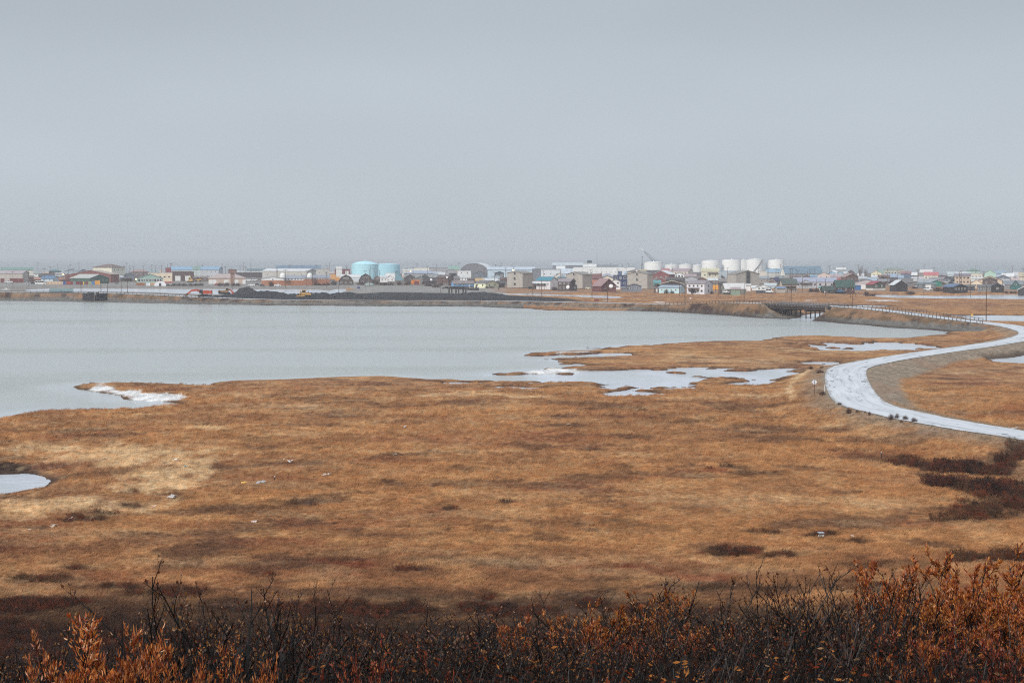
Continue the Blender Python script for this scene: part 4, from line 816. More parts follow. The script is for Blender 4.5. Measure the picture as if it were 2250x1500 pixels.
B(3,'gf',640,815,590,545,488,(66,70,66),(56,64,60),'house with very dark green gable',chim=1)
B(3,'gf',538,722,650,566,518,(120,118,114),(178,188,182),'pale grey green roofed house behind the orange container')
B(3,'gs',700,925,655,600,545,(64,52,52),(78,66,66),'dark brown shed with white dish','shed',dish=(.1,3.4,.9))
B(3,'gs',880,1010,560,488,450,(150,160,172),(200,208,214),'pale grey house with white gable behind the brown block'); B(3,'gs',1000,1085,545,490,455,(190,196,200),(206,212,216),'narrow pale house left of the grey garage')
B(3,'gs',925,1215,640,542,502,(110,70,60),(110,84,80),'two storey dark brown house','house',us=1120,n=(3,2),wf='d',dish=(.43,4.6,.9))
B(3,'gf',1540,1792,560,476,432,(96,102,116),(150,122,110),'wide grey blue gable house with brown eaves',n=(2,1)); B(3,'gf',1920,2072,570,466,438,(66,78,88),(86,108,116),'two storey slate house with two white windows',n=(2,1),ww=1.6,wh=2.2)
B(3,'gs',1330,1452,605,545,515,(214,216,214),(206,208,208),'low white house right of the dark brown house',n=(2,1)); B(3,'gs',1450,1605,620,580,552,(112,84,76),(100,82,78),'brown shed behind the bright blue house','shed')
container(3,488,632,658,582,(200,122,56),'orange container in front of the pale green roof'); container(3,545,622,664,600,(112,56,60),'maroon container in front of the orange one',d=4)
B(3,'gs',1590,1745,632,608,555,(196,160,108),(206,162,98),'ochre roofed shed above the cream house','shed'); B(3,'gs',1735,1955,636,606,556,(200,204,206),(206,212,216),'white roofed house behind the cream house'); B(3,'gs',1715,1815,610,580,545,(120,130,150),(118,144,182),'small blue roofed house above the ochre roof')
B(3,'gs',2015,2135,620,575,540,(116,70,62),(110,74,68),'red brown block left of the first apartments','shed'); B(3,'gs',1870,2000,600,555,515,(190,196,200),(150,166,174),'low pale house with blue grey roof behind the cream house')
B(3,'gs',1185,1565,710,640,600,(92,152,208),(156,140,138),'bright blue house with mauve roof','house',us=1215,side='l',n=(3,1),ww=1.4,doors=((.27,'white'),),skirt=(.7,(70,64,64)))
B(3,'gs',1565,1985,720,640,598,(220,220,170),(122,116,118),'pale yellow house with dark roof','house',us=1762,n=(2,1),ns=(2,1),ww=.8,wh=1.2,wf='d')
B(3,'gs',1958,2090,712,640,600,(62,54,54),(90,84,86),'dark shed beside the pale yellow house','shed')
# --- strip 4
def apartments(s,u0,us,u1,vb,ve,vr,label,side='r',stair=False,n=True):
    o=B(s,'gf',u0,u1,vb,ve,vr,(168,161,151),(152,146,138),label,'apartments',us=us,side=side,th=.62,d=None,wf='d',gain=1.15,base=.9)
    w_=max(v.co.x for v in o.children[0].data.vertices); d_=max(v.co.y for v in o.children[0].data.vertices); ze=max(v.co.z for v in o.children[0].data.vertices if abs(v.co.x)>w_-.1)
    g=1 if side=='r' else -1
    if n:
        for j in range(3):
            for i,fx in enumerate((-.32,-.22,.02,.34)): 
                q=put_window(o,('w',0),(w_*2*fx,-d_-.03,.9+(ze-.9)*(j+.55)/3),0,(1.0 if i<2 else 1.5,1,1.3))
    for j in range(3):
        q=put_window(o,('d',0),(g*(w_+.03),-d_*.55,.9+(ze-.9)*(j+.5)/3),g*math.pi/2,(1.1,1,1.2))
    if stair:
        m=MB(); m.box((w_*.05,-d_-.06,ze*.55),(2.6,.16,ze*.72)); m.build('stair_window',paint((66,66,66),.3),o)
    else:
        m=MB(); m.box((g*(w_-.1),d_*.15,ze*.5+.3),(.6,d_*.16,ze*.9)); m.build('stair_recess',paint((118,106,96),.8),o)
        m=MB(); m.box((g*(w_+1.0),d_*.6,1.9),(2.2,d_*.7,3.8)); m.build('entrance',paint((58,54,52),.9),o); m=MB(); m.box((g*(w_+1.1),d_*.6,3.95),(2.8,d_*.78,.3)); m.build('canopy',paint((200,190,178)),o)
    for i in range(5):
        for k in range(3): 
            x=w_*(-.9+.45*i); m=MB(); m.tube([(x,-d_+.3+k*d_*.9,-.7),(x,-d_+.3+k*d_*.9,.5)],.2,6); m.build('pile',paint((70,64,62)),o)
    for i in range(5): m=MB(); m.tube([(0,-d_*.5+i*d_*.22,0),(0,-d_*.5+i*d_*.22,.9)],.25,6); m.build('roof_vent',M_DKTRIM,o,(0,0,max(v.co.z for v in o.children[0].data.vertices)))
    m=MB(); m.lathe([(.01,.1),(.55,.1),(.55,-.1),(.01,-.1)],12); q=m.build('gable_vent',M_WHITE,o,(0,-d_-.1,ze+.5)); q.rotation_euler=(math.pi/2,0,0)
    return o
B(4,'gs',870,1090,560,470,392,(190,204,216),(196,210,226),'pale blue block left of the great white building','building')
B(4,'flat',515,802,560,400,336,(126,130,140),(140,146,156),'dark grey upper storey with four windows','building',n=(5,2),wf='d'); B(4,'flat',525,872,570,410,400,(200,206,212),(206,212,218),'white grey lower block under the dark storey','building',d=5,n=(3,1))
B(4,'gs',735,1250,520,332,290,(118,122,134),(198,210,220),'wide hall with pale overhanging roof behind','building',d=24,porch=None)
B(4,'gs',800,940,540,392,345,(216,220,222),(226,230,232),'small white hall end with two dark windows','building',n=(2,1),wf='d')
B(4,'flat',378,530,570,398,390,(112,112,122),(120,120,130),'dark grey block behind the first apartments','building')
B(4,'flat',1480,1846,530,332,324,(132,138,150),(140,146,156),'long grey roof box on the great white building','building',d=8)
B(4,'flat',1085,2126,560,366,358,(232,234,228),(150,176,180),'great white flat roofed building','building',d=14,n=(12,1),ww=.7,wh=.6,wf='d')
B(4,'flat',1245,1480,559,306,300,(230,232,226),(170,186,190),'white tower block on the great white building','building',d=8)
_q=at(zx(4,1360),zy(300),1840); o=empty('roof_plant',_q,0,'tilted grey solar rack on the white tower block','roof plant'); m=MB(); m.box((0,0,1.6),(4.4,.3,2.6),R=Matrix.Rotation(.5,3,'X')); m.build('panel',paint((96,112,118)),o); m=MB(); [m.beam((x,0,-.6),(x,.6,1.8),.15,.15) for x in (-1.8,0,1.8)]; m.build('stand',M_GALV,o)
B(4,'gs',535,608,545,505,476,(206,150,82),(214,164,92),'tiny orange roofed shed above the cyan roof','shed')
B(4,'gf',755,942,580,520,468,(206,200,188),(166,144,128),'cream gable house with tan roof',n=(1,1)); B(4,'hip',800,985,600,545,505,(150,140,134),(126,152,172),'tan house with blue grey hip roof',n=(2,1)); B(4,'gs',590,770,570,530,500,(118,92,104),(116,92,96),'low mauve house behind the cyan roof')
apartments(4,-45,220,398,722,470,434,'first tan apartment block beside the yellow house')
apartments(4,960,1240,1402,735,492,448,'middle tan apartment block behind the dark brown house')
apartments(4,2002,2345,2448,742,482,448,'third tan apartment block right of the navy house')
B(4,'gs',395,505,735,640,612,(104,80,70),(214,222,226),'brown shed with white roof beside the first apartments','shed',dark_open=(.1,2.2,2.6))
B(4,'gs',450,818,742,592,538,(204,204,210),(48,150,178),'white house with bright cyan roof','house',us=690,n=(4,1),ns=(1,1),porch=(-.15,7.5,3.4,(70,84,92)),ww=1.0,wh=1.4)
B(4,'gs',825,1120,770,610,565,(84,66,66),(158,142,148),'dark brown house with mauve roof and round dish','house',us=1030,n=(3,2),dish=(.33,2.4,1.15),wf='w',ww=1.1); B(4,'flat',1046,1150,768,676,672,(54,48,50),(84,76,76),'black lean-to on the dark brown house','shed',n=(1,1))
B(4,'gs',1408,1565,640,548,482,(132,70,68),(140,80,78),'red house with dull red roof'); B(4,'hip',1550,1765,600,528,468,(170,168,180),(164,166,182),'lavender grey hip roofed house'); B(4,'gf',1558,1762,640,556,512,(212,196,168),(112,84,76),'cream gable house left of the navy house',n=(2,1))
B(4,'flat',1765,2005,700,506,498,(42,56,108),(52,64,112),'tall navy blue house with white windows','house',n=(3,2),ww=1.5,wh=1.4); B(4,'flat',1840,1916,620,438,432,(80,100,134),(86,106,140),'slate blue block behind the navy house','building')
B(4,'gs',1950,2132,600,476,438,(200,196,180),(176,200,228),'pale blue roofed house left of the third apartments'); B(4,'hip',2010,2260,600,440,408,(196,176,140),(128,110,104),'wide ochre house with brown roof behind the third apartments')
B(4,'gf',1722,1885,742,608,574,(212,212,218),(150,146,150),'white two storey gable house beside the navy house','house',n=(2,2))
B(4,'gs',1410,1812,782,684,566,(112,54,52),(172,128,128),'big dark red house with dusty pink roof','house',us=1560,th=.8,ns=(2,1),dish=None,ww=1.0); B(4,'gs',1412,1482,690,640,588,(190,100,70),(204,112,76),'orange roofed porch left of the big dark red house','shed')
B(4,'gs',1690,1812,785,712,690,(112,60,56),(120,72,66),'low red shed with a round white dish','shed',dish=(-.2,3.4,1.15)); 
B(4,'gf',1990,2246,782,690,654,(112,118,132),(96,98,110),'slate grey gable house below the third apartments','house',n=(2,1)); B(4,'gs',1905,2000,782,720,700,(112,112,122),(132,130,136),'small grey shed left of the slate gable','shed')
vehicle(4,1300,1372,742,'car',(214,214,190),'cream car beside the middle apartments'); vehicle(4,330,392,742,'suv',(60,64,62),'dark car by the entrance of the first apartments')
# --- strip 5
TY=2080
tank(zx(5,130),zx(5,450),zy(285),zy(272),TY,(243,243,241),'white tank in front of the crane, apart from the others'); tank(zx(5,482),zx(5,716),zy(327),zy(314),TY+30,(232,232,230),'low white tank left of the row'); tank(zx(5,720),zx(5,956),zy(326),zy(312),TY+10,(234,234,232),'low white tank in the middle of the row'); tank(zx(5,950),zx(5,1118),zy(334),zy(322),TY+60,(230,230,228),'smallest white tank, half behind a tall one')
tank(zx(5,1115),zx(5,1432),zy(260),zy(246),TY-20,(243,243,241),'tall white tank left of the three together'); tank(zx(5,1464),zx(5,1786),zy(242),zy(234),TY-10,(243,243,241),'tall white tank at the left of the joined three'); tank(zx(5,1720),zx(5,1930),zy(248),zy(240),TY+90,(232,232,230),'white tank set back between two tall ones'); tank(zx(5,1880),zx(5,2168),zy(238),zy(224),TY-20,(243,243,241),'white tank with a diagonal outside stair',stair=True); tank(zx(6,80),zx(6,352),zy(245),zy(235),TY,(243,243,241),'white tank at the right end by the blue warehouse')
B(5,'flat',1400,1720,560,432,406,(158,172,182),(146,182,212),'long pale blue roofed building below the white tanks','building'); B(5,'gs',410,548,520,425,392,(200,180,170),(206,96,100),'small house with bright red roof'); B(5,'gs',165,400,530,450,418,(110,92,92),(84,76,80),'low dark roofed building left of the red barn'); B(4,'gs',2130,2330,520,430,408,(214,184,140),(206,178,130),'ochre low roof beside the first white tank','building')
B(5,'gs',560,945,520,432,390,(196,182,164),(176,146,156),'cream two storey house with long mauve roof','house',us=868,n=(5,1),wf='d'); B(5,'gf',632,802,570,492,454,(214,218,218),(130,130,138),'white gable house with tall windows','house',n=(3,1),ww=1.2,wh=2.2,wf='d'); B(5,'gs',800,1005,560,522,484,(166,140,140),(176,150,152),'pinkish roofed house right of the white gable')
B(5,'gs',1092,1392,590,432,388,(206,198,166),(212,204,156),'cream house with yellow roof and brown porch','house',n=(3,1),porch=(.15,9,6.6,(120,86,80)),wf='d',chim=1); B(5,'gs',940,1100,545,490,452,(120,104,104),(108,96,100),'dark low house below the small white tank')
B(5,'gf',272,642,612,486,422,(140,58,58),(232,236,240),'red barn with snow white roof slope','building',us=545,th=.35,n=(3,1),ww=1.3,wh=1.6); B(5,'gf',290,482,640,578,542,(138,60,60),(206,196,184),'small red gable house below the red barn',n=(1,1),d=7)
B(5,'gf',808,1028,640,556,522,(164,164,170),(138,138,148),'grey gable house with twin window','house',n=(1,1),d=9); B(5,'gf',1025,1192,640,578,542,(124,76,64),(106,84,80),'rust brown gable house',d=8); B(5,'gs',505,800,640,580,540,(84,70,68),(96,82,80),'low brown roofs below the white gable house'); B(5,'gs',1195,1442,640,588,554,(130,112,106),(216,222,224),'low house with frosty white roof',n=(3,1)); B(5,'gs',1400,1590,660,610,560,(140,128,118),(142,132,126),'tan grey roofed house left of the large apartments')
apartments(5,1540,1685,2082,704,484,424,'large tan apartment block with a tall stair window',side='l',stair=True,n=False)
B(5,'flat',2085,2205,600,436,426,(196,186,172),(200,194,184),'narrow beige block right of the large apartments','building'); B(5,'gs',275,398,680,630,588,(78,156,158),(84,164,166),'small turquoise house right of the third apartments')
B(5,'gf',395,790,720,652,598,(66,48,50),(224,212,176),'black brown hall with cream roof slope','building',d=12); B(5,'gs',290,376,790,722,710,(92,62,58),(120,110,108),'tiny brown shed left of the pale blue house','shed',doors=((0,'white'),))
B(5,'gs',370,812,796,712,678,(168,210,220),(154,176,198),'pale blue bungalow with dark bushes at its door','house',us=715,n=(4,1),ns=(1,1),wf='w',ww=.9)
B(5,'gs',845,1288,802,645,596,(206,206,214),(156,144,152),'light grey two storey house with parked dark car','house',us=1145,n=(4,2),ns=(1,2),ww=1.0,wf='d',porch=(-.1,7.4,3.6,(112,96,96)),gar=()); vehicle(5,918,1002,800,'suv',(44,44,50),'dark car in front of the light grey two storey house'); 
container(5,1285,1396,745,670,(222,158,56),'yellow orange container beside the light grey house')
B(5,'gs',1400,1482,800,650,620,(78,72,72),(70,66,66),'dark weathered shed with leaning stair','shed')
B(5,'gs',1445,1852,806,722,645,(112,118,110),(232,232,232),'green grey house with long snow white roof','house',us=1500,side='l',n=(4,1)); B(5,'gs',1600,1750,812,738,712,(118,142,120),(178,152,156),'little green shed in front of the snow white roof','shed',d=3); vehicle(5,1476,1546,806,'suv',(226,228,230),'white car parked before the snow white roof')
B(5,'gs',1862,1932,770,676,650,(216,216,214),(206,206,206),'narrow white shed right of the snow white roof','shed'); B(5,'gs',1955,2035,760,722,684,(206,210,214),(222,224,226),'small white roofed shed behind the grey bungalow','shed')
B(5,'gf',2030,2262,800,704,664,(206,212,218),(176,186,194),'pale bungalow with white gable and dark base','house',n=(3,1),skirt=(1.6,(84,86,94)),us=None,ww=1.0)
# --- strip 6
B(6,'gs',30,272,540,450,392,(176,176,170),(140,182,212),'short blue roofed wing left of the blue warehouse','warehouse'); B(6,'gs',275,990,545,456,354,(206,204,190),(140,184,216),'long warehouse with sky blue roof','warehouse',us=340,side='l',d=None,th=1.0)
B(6,'gs',1225,1382,500,405,375,(140,150,156),(226,226,222),'grey upper house with white roof',n=(2,1)); B(6,'gf',1098,1205,520,468,430,(130,176,206),(120,176,212),'sky blue gable house'); B(6,'gf',1235,1332,520,470,440,(140,184,206),(134,184,212),'second smaller sky blue gable house'); B(6,'gs',1150,1240,500,450,420,(206,210,214),(226,230,234),'white roofed house between the sky blue gables'); B(6,'gf',1408,1535,520,455,414,(92,72,78),(104,84,92),'dark plum gable house'); B(6,'gs',1340,1430,520,470,442,(190,200,206),(206,214,220),'pale low house left of the plum gable')
B(6,'hip',2030,2380,540,402,355,(168,168,156),(140,158,154),'long grey green building at the skyline','building',n=(6,1),wf='d'); B(6,'gf',1815,1990,535,470,424,(222,206,164),(206,186,150),'cream yellow gable house',n=(2,1)); B(6,'gs',1930,2085,520,462,415,(150,160,156),(126,164,150),'house with sage green roof'); B(6,'gs',2085,2260,560,520,482,(150,160,172),(150,174,206),'low house with pale blue roof at the rear',n=(3,1)); B(6,'gs',1590,1700,540,500,470,(206,206,210),(222,222,226),'low white house behind the bare trees'); B(6,'gs',1830,1960,560,530,508,(200,204,206),(222,226,228),'white roofed shed below the cream yellow gable','shed')
B(6,'gf',905,1112,580,496,454,(206,176,164),(166,164,172),'pink gabled house with grey roof','house',n=(2,1)); B(6,'gs',765,895,560,530,498,(112,150,176),(124,168,196),'small blue roofed house left of the pink gable'); B(6,'gs',1125,1305,570,528,484,(186,160,158),(186,162,168),'pink grey roofed house right of the pink gable'); B(6,'gs',430,620,560,530,500,(112,90,88),(128,110,110),'row of brown roofs behind the lavender roof'); B(6,'gf',655,770,560,525,490,(110,90,90),(112,96,98),'brown gable behind the lavender roof')
B(6,'gs',1300,1592,618,530,474,(112,74,64),(172,134,124),'brown house with terracotta roof and wide gable','house',us=1385,th=.9,ns=(3,1)); B(6,'gs',1225,1345,615,588,550,(170,84,84),(190,84,88),'low red roofed shed left of the brown gable','shed')
B(6,'gs',500,1212,724,614,548,(168,168,176),(164,170,198),'long house with lavender roof','house',n=(7,1),wf='d',d=11); B(6,'gf',592,816,730,640,582,(164,166,172),(150,154,164),'grey gabled porch of the lavender roofed house','house',d=6,porch=(0,8,3.6,(112,112,118)))
B(6,'hip',125,288,640,598,532,(64,66,104),(62,66,112),'small house with navy hip roof'); B(6,'gf',45,208,670,640,578,(124,88,74),(216,206,196),'brown gable with white edges',d=7); B(6,'gs',0,192,720,672,640,(170,190,198),(196,212,216),'white roofed shed below the brown gable','shed')
B(6,'gs',278,552,794,640,570,(178,156,138),(94,110,104),'tan two storey house with dark green grey roof','house',us=300,side='l',n=(4,1),porch=(.0,5.5,3.4,(92,72,70)),wf='d'); B(6,'gs',208,352,798,724,702,(178,166,150),(120,150,196),'small tan shed with blue roof','shed',us=218,side='l')
vehicle(6,40,124,803,'van',(214,218,222),'white van left of the small tan shed',1); B(6,'gs',-40,112,800,720,680,(196,202,208),(160,168,178),'grey white bungalow behind the white van',n=(2,1),skirt=(1.4,(80,82,88)))
B(6,'gs',1168,1532,794,690,590,(88,52,48),(62,104,94),'brown house with deep green roof and dormer','house',us=1220,side='l',n=(3,1),ww=1.5,wh=1.4)
_q=gp(zx(6,1375),zy(794),GZ); B(6,'gf',1320,1432,780,660,626,(70,58,52),(66,96,88),'dark dormer on the deep green roof','dormer',n=(1,1),d=2.5,ww=1.1,wh=1.3,base=2.6,name='dormer')
B(6,'gs',972,1192,798,744,690,(58,58,54),(70,92,82),'black shed with mossy green roof','shed',us=1000,side='l',n=(2,1),doors=((-.35,'white'),)); B(6,'gs',930,1002,760,725,696,(206,214,210),(60,168,160),'tiny shed with turquoise roof','shed'); B(6,'gs',1008,1165,720,695,664,(214,216,216),(230,232,234),'snowy roof behind the mossy green shed','shed')
B(6,'gf',1512,1960,740,636,570,(172,162,166),(112,140,158),'grey garage with blue grey roof','building',gar=((-.13,3.0,2.7),),d=10); B(6,'gs',1725,1905,640,590,542,(150,166,182),(160,180,204),'small pale blue roof above the grey garage'); B(6,'flat',1540,1642,756,682,676,(42,100,168),(60,110,170),'bright blue box shed beside the grey garage','shed')
B(6,'gf',1730,2055,758,660,608,(72,84,72),(186,66,74),'dark green house with red roof','house',us=1850,side='l',th=.75,n=(2,1),ww=1.0,wh=1.5,skirt=(1.2,(214,212,206)))
vehicle(6,1200,1352,794,'pickup',(72,112,150),'blue pickup in front of the deep green roof',-1)
# --- strip 7
B(7,'gs',148,322,560,476,434,(82,106,136),(160,116,122),'blue house with mauve roof','house'); B(7,'gs',318,442,540,498,456,(84,66,66),(230,232,234),'low dark house with white roof below the skyline',d=6); B(7,'flat',440,572,545,470,464,(138,128,124),(150,140,136),'dull grey brown flat house'); B(7,'gs',478,682,520,452,410,(200,190,180),(222,218,214),'house with frosty white roof on the skyline'); B(7,'gs',545,782,600,500,450,(212,198,176),(222,108,112),'cream house with bright pink red roof','house',n=(4,1),wf='d',d=8); B(7,'gs',340,700,600,565,535,(196,200,204),(206,208,210),'long low white house below the pink red roof'); B(7,'gs',780,925,560,500,462,(110,92,100),(150,150,160),'plum house right of the pink red roof')
B(7,'gs',925,1070,560,492,448,(190,196,200),(186,200,206),'pale house left of the mauve roofed block'); B(7,'gs',1070,1332,540,475,446,(196,196,200),(216,220,222),'white roofed block above the mauve roof','house'); B(7,'hip',1280,1492,540,425,392,(150,176,160),(112,150,136),'tall mint house with green roof'); B(7,'flat',1335,1538,590,478,470,(206,192,168),(206,206,206),'cream flat block right of the mauve roof','building',n=(3,1),wf='d'); B(7,'gf',1570,1765,550,470,412,(158,198,174),(150,186,166),'pale mint gable house'); B(7,'gs',1755,1935,530,472,428,(156,176,196),(140,170,196),'pale house with blue roof on the skyline'); B(7,'gs',1880,2068,580,520,470,(216,214,208),(232,234,236),'white house with snowy roof','house',n=(2,1)); B(7,'gs',2060,2170,545,500,452,(196,196,204),(206,206,214),'lavender white house at the rear'); B(7,'gs',2160,2330,600,520,455,(200,186,158),(196,180,150),'beige house at the picture edge')
B(7,'gs',450,745,680,632,576,(150,156,160),(164,170,176),'long low house with grey roof'); B(7,'gs',430,742,722,655,628,(92,108,118),(112,128,134),'dark slate garage with white door','building',gar=((.1,3.4,2.2),),n=(3,1)); B(7,'gf',668,848,690,625,592,(26,122,102),(34,112,98),'emerald green gable house','house',d=8)
B(7,'gf',878,1066,660,575,528,(96,102,114),(80,78,86),'dark grey two storey house with twin white windows','house',n=(2,1),ww=1.2,wh=1.2,us=1010,th=.6,skirt=(2.2,(190,194,198))); B(7,'gs',1068,1334,664,515,474,(190,160,132),(140,130,144),'tan two storey house with mauve grey roof','house',n=(4,2),wf='d',d=9); B(7,'gs',1350,1545,620,560,535,(206,206,200),(214,216,216),'low white house below the cream block'); 
B(7,'gf',1468,1872,690,590,518,(206,180,148),(176,110,100),'wide tan gable house with red brown roof','house',d=10,n=(3,1),wf='d'); B(7,'gf',1335,1532,720,642,580,(216,196,166),(196,176,150),'cream gable shed with red panel','shed',d=7,doors=((.1,'red'),(.25,'red'))); B(7,'gf',1545,1792,700,582,544,(90,68,66),(58,104,84),'brown gable house with green roof edge','house',n=(2,1),wf='w',ww=.9,wh=1.3,d=9)
B(7,'gf',1788,2002,620,552,498,(106,112,126),(98,104,118),'slate gable house with white base',n=(1,1),skirt=(2.6,(206,208,212)),d=9); B(7,'gs',2015,2175,620,585,552,(190,160,156),(200,172,170),'pinkish low roof at the rear'); B(7,'gs',1870,1990,690,620,585,(206,208,210),(180,182,188),'white wall house left of the teal gable')
B(7,'gs',868,1285,786,702,654,(54,48,52),(92,124,172),'black house with blue metal roof','house',us=1040,th=.85,ns=(4,1),side='r'); B(7,'gs',1280,1415,760,690,665,(92,84,80),(120,112,104),'low brown shed right of the black house','shed'); B(7,'gs',1460,1692,772,700,668,(116,114,112),(110,112,110),'long weathered grey shed','shed',n=(4,1))
B(7,'gf',1690,1905,782,692,642,(48,44,46),(72,96,132),'black gable house with blue roof edge','house',n=(1,1),d=9)
B(7,'gs',1925,2225,746,660,600,(124,126,132),(132,140,150),'grey house with steep grey roof','house',n=(3,1)); B(7,'gf',2025,2192,748,690,590,(40,104,104),(124,132,142),'teal steep gable on the grey house','house',d=5,gw=(1,.35))
B(7,'gf',2150,2330,806,748,704,(58,54,56),(226,226,226),'dark house with snowy roof at the picture edge','house',d=8)
B(7,'gf',-40,262,778,664,588,(62,58,62),(216,222,224),'dark gable house with white roof slope','house',us=36,side='l',th=.75,d=None,n=(2,1),wf='d'); B(7,'gs',170,350,700,620,560,(112,104,104),(120,116,118),'brown grey house behind the white roof slope')
B(7,'gs',-20,190,590,545,505,(140,150,168),(150,176,206),'low blue roofed row behind the dark gable','house')
vehicle(7,535,692,762,'suv',(222,228,232),'white car in front of the slate garage',1); vehicle(7,382,470,715,'van',(190,196,200),'pale van left of the slate garage'); vehicle(7,1330,1400,760,'suv',(74,80,90),'dark car between black house and grey shed')
B(0,'gs',860,1232,800,776,738,(74,72,78),(112,148,150),'low hut with long teal roof behind the causeway','shed',d=5)
# low houses that fill the rows behind
fill=[(0,940,1060,520,470,440,(170,176,180),(206,210,212),'small pale house behind the lamp'),(1,1130,1400,600,545,520,(110,80,74),(150,130,124),'low brown roof behind the red dump body'),(2,1280,1440,560,470,440,(200,170,150),(190,176,170),'tan roof behind the ochre container'),(3,1215,1345,600,560,520,(120,104,104),(130,120,122),'grey brown house behind the dark brown house'),(4,1195,1420,600,540,500,(128,90,84),(132,96,92),'brown roof behind the middle apartments'),(4,480,560,600,560,530,(110,96,98),(116,104,106),'dull brown house left of the cyan roof'),
 (5,1690,1880,560,470,440,(150,164,176),(170,190,206),'pale blue shed behind the large apartments'),(5,2080,2250,640,560,520,(150,136,128),(150,160,172),'grey roofed house right of the large apartments'),(6,180,330,600,545,510,(128,112,106),(140,150,150),'greenish roof behind the navy hip roof'),(6,2130,2260,640,590,540,(92,80,80),(84,74,78),'dark brown roof left of the white roof slope'),(6,1590,1740,600,560,530,(128,104,100),(190,196,202),'house with pale roof behind the bare trees'),(6,1900,2120,640,600,570,(128,118,118),(150,152,160),'grey roofs above the red roofed house'),(7,640,880,610,570,540,(150,140,140),(150,146,152),'mauve grey house behind the emerald gable'),(7,1790,1900,680,640,610,(110,90,86),(140,120,112),'brown shed behind the slate gable'),(5,0,160,640,500,440,(150,146,146),(140,128,122),'brown roofed house behind the third apartments'),(6,1940,2130,570,530,500,(120,84,80),(130,90,86),'dull red house below the sage green roof')]
for s,a,b,vb,ve,vr,wc,rc,l in fill: B(s,'gs',a,b,vb,ve,vr,wc,rc,l,n=(2,1))
# ------------------------------------------------------------------ the causeway: gravel heaps, machines, sheet pile wall, trestle
def heap(prof, Y, depth, label, col, seed):
    """a long heap whose skyline follows (px, py) points"""
    pts = [at(a, b, Y) for a, b in prof]; xs = np.array([p[0] for p in pts]); zs = np.array([p[2] for p in pts]); x0, x1 = xs[0], xs[-1]
    nx, ny = max(24, int((x1-x0)/1.0)), 13; X, V = np.meshgrid(np.linspace(x0, x1, nx), np.linspace(-1, 1, ny)); zt = np.interp(X, xs, zs); b = 1.2
    prof_ = np.clip(1-np.abs(V)**1.25, 0, 1); Z = b + np.maximum(zt-b, .1)*prof_ + (fbm(X*.6, V*4, seed, 4)-.5)*1.1*np.clip(prof_*2, 0, 1) - .5*(prof_ < .05)
    me, _ = grid_mesh('gravel_heap', X, Y+V*depth, Z); me.materials.append(paint(col, .95, .3, scale=.8)); me.polygons.foreach_set('use_smooth', np.zeros(len(me.polygons), bool))
    return tag(inst('gravel_heap', me), label, 'gravel heap', 'black gravel heaps by the causeway')
heap([(500,650),(508,646),(519,640),(528,633.5),(536,631.2),(545,631),(553,633.5),(561,638),(568,641.5),(580,646),(590,650)], 985, 9, 'tallest cone of dark gravel beside the orange excavators', (60,60,62), 1)
heap([(465,651),(470,648.5),(476,647.7),(482,649),(490,646),(505,645),(540,646),(560,642.5),(572,639.2),(586,638.8),(597,641),(610,641.2),(622,643),(640,645.5),(652,646),(665,642),(680,641.5),(700,643),(708,642),(722,646),(735,651)], 962, 8, 'long low black gravel ridge behind the yellow bulldozer', (48,48,52), 2)
heap([(718,650),(725,645),(735,643),(750,642.8),(765,642),(775,643.5),(785,646),(795,649.5)], 975, 7, 'short black gravel ridge right of the yellow bulldozer', (50,50,54), 3)
heap([(795,651),(815,646),(832,642.5),(850,641.5),(875,642.5),(900,643.5),(930,643.5),(965,645),(1000,646),(1015,643),(1040,641.5),(1065,641),(1085,643),(1105,647),(1130,651)], 990, 10, 'long dark gravel bank below the timber trestle', (54,53,56), 4)
M_TRK = paint((44, 42, 44), .9)
def tracks(o, L_, W_, h_):
    for sy in (-1, 1):
        m = MB(); pr = [(-L_/2+h_*.5*math.cos(a)-0, h_/2+h_/2*math.sin(a)) for a in np.linspace(math.pi/2, 3*math.pi/2, 7)]; pr += [(L_/2-h_*.5*math.cos(a), h_/2+h_/2*math.sin(a)) for a in np.linspace(3*math.pi/2, math.pi/2, 7)]
        m.prism(pr, 'y', sy*W_/2-.3, sy*W_/2+.3)
        for i in range(int(L_/.5)): m.box((-L_/2+.5+.5*i, sy*W_/2, h_+.02), (.18, .62, .08))
        m.build('track', M_TRK, o)
def link_arm(o, name, pts, wd, mats):
    m = MB()
    for (a, b, h0) in pts: m.beam(a, b, wd, h0)
    return m.build(name, mats, o)
# large orange excavator, arm stretched to the left
Y_ = 940; q = at(450, 651, Y_); S_ = Y_/F_PX; o = empty('excavator', (q[0], Y_, q[2]-.3), 0, 'orange excavator with its long arm stretched out low', 'excavator', 'earth moving machines on the causeway')
def px_(px, py, y=0): return (at(px, py, Y_)[0]-q[0], y, at(px, py, Y_)[2]-q[2]+.3)
M_OR = paint((180, 76, 50), .5, .15); tracks(o, 5.4, 2.9, 1.0)
m = MB(); m.box((0, 0, 1.15), (2.6, 2.4, .3)); m.build('turntable', M_TRK, o)
m = MB(); m.box((1.3, 0, 2.2), (4.0, 2.7, 1.5)); m.box((3.15, 0, 2.3), (.6, 2.6, 1.9)); m.box((.6, .5, 3.05), (2.4, 1.4, .3)); m.build('body', M_OR, o)
m = MB(); m.box((-1.6, -.75, 2.5), (1.5, 1.1, 1.9)); m.build('cab', paint((70, 62, 66), .4), o); m = MB(); m.box((-1.7, -1.32, 2.75), (1.1, .06, 1.0)); m.build('window', M_GLASS, o)
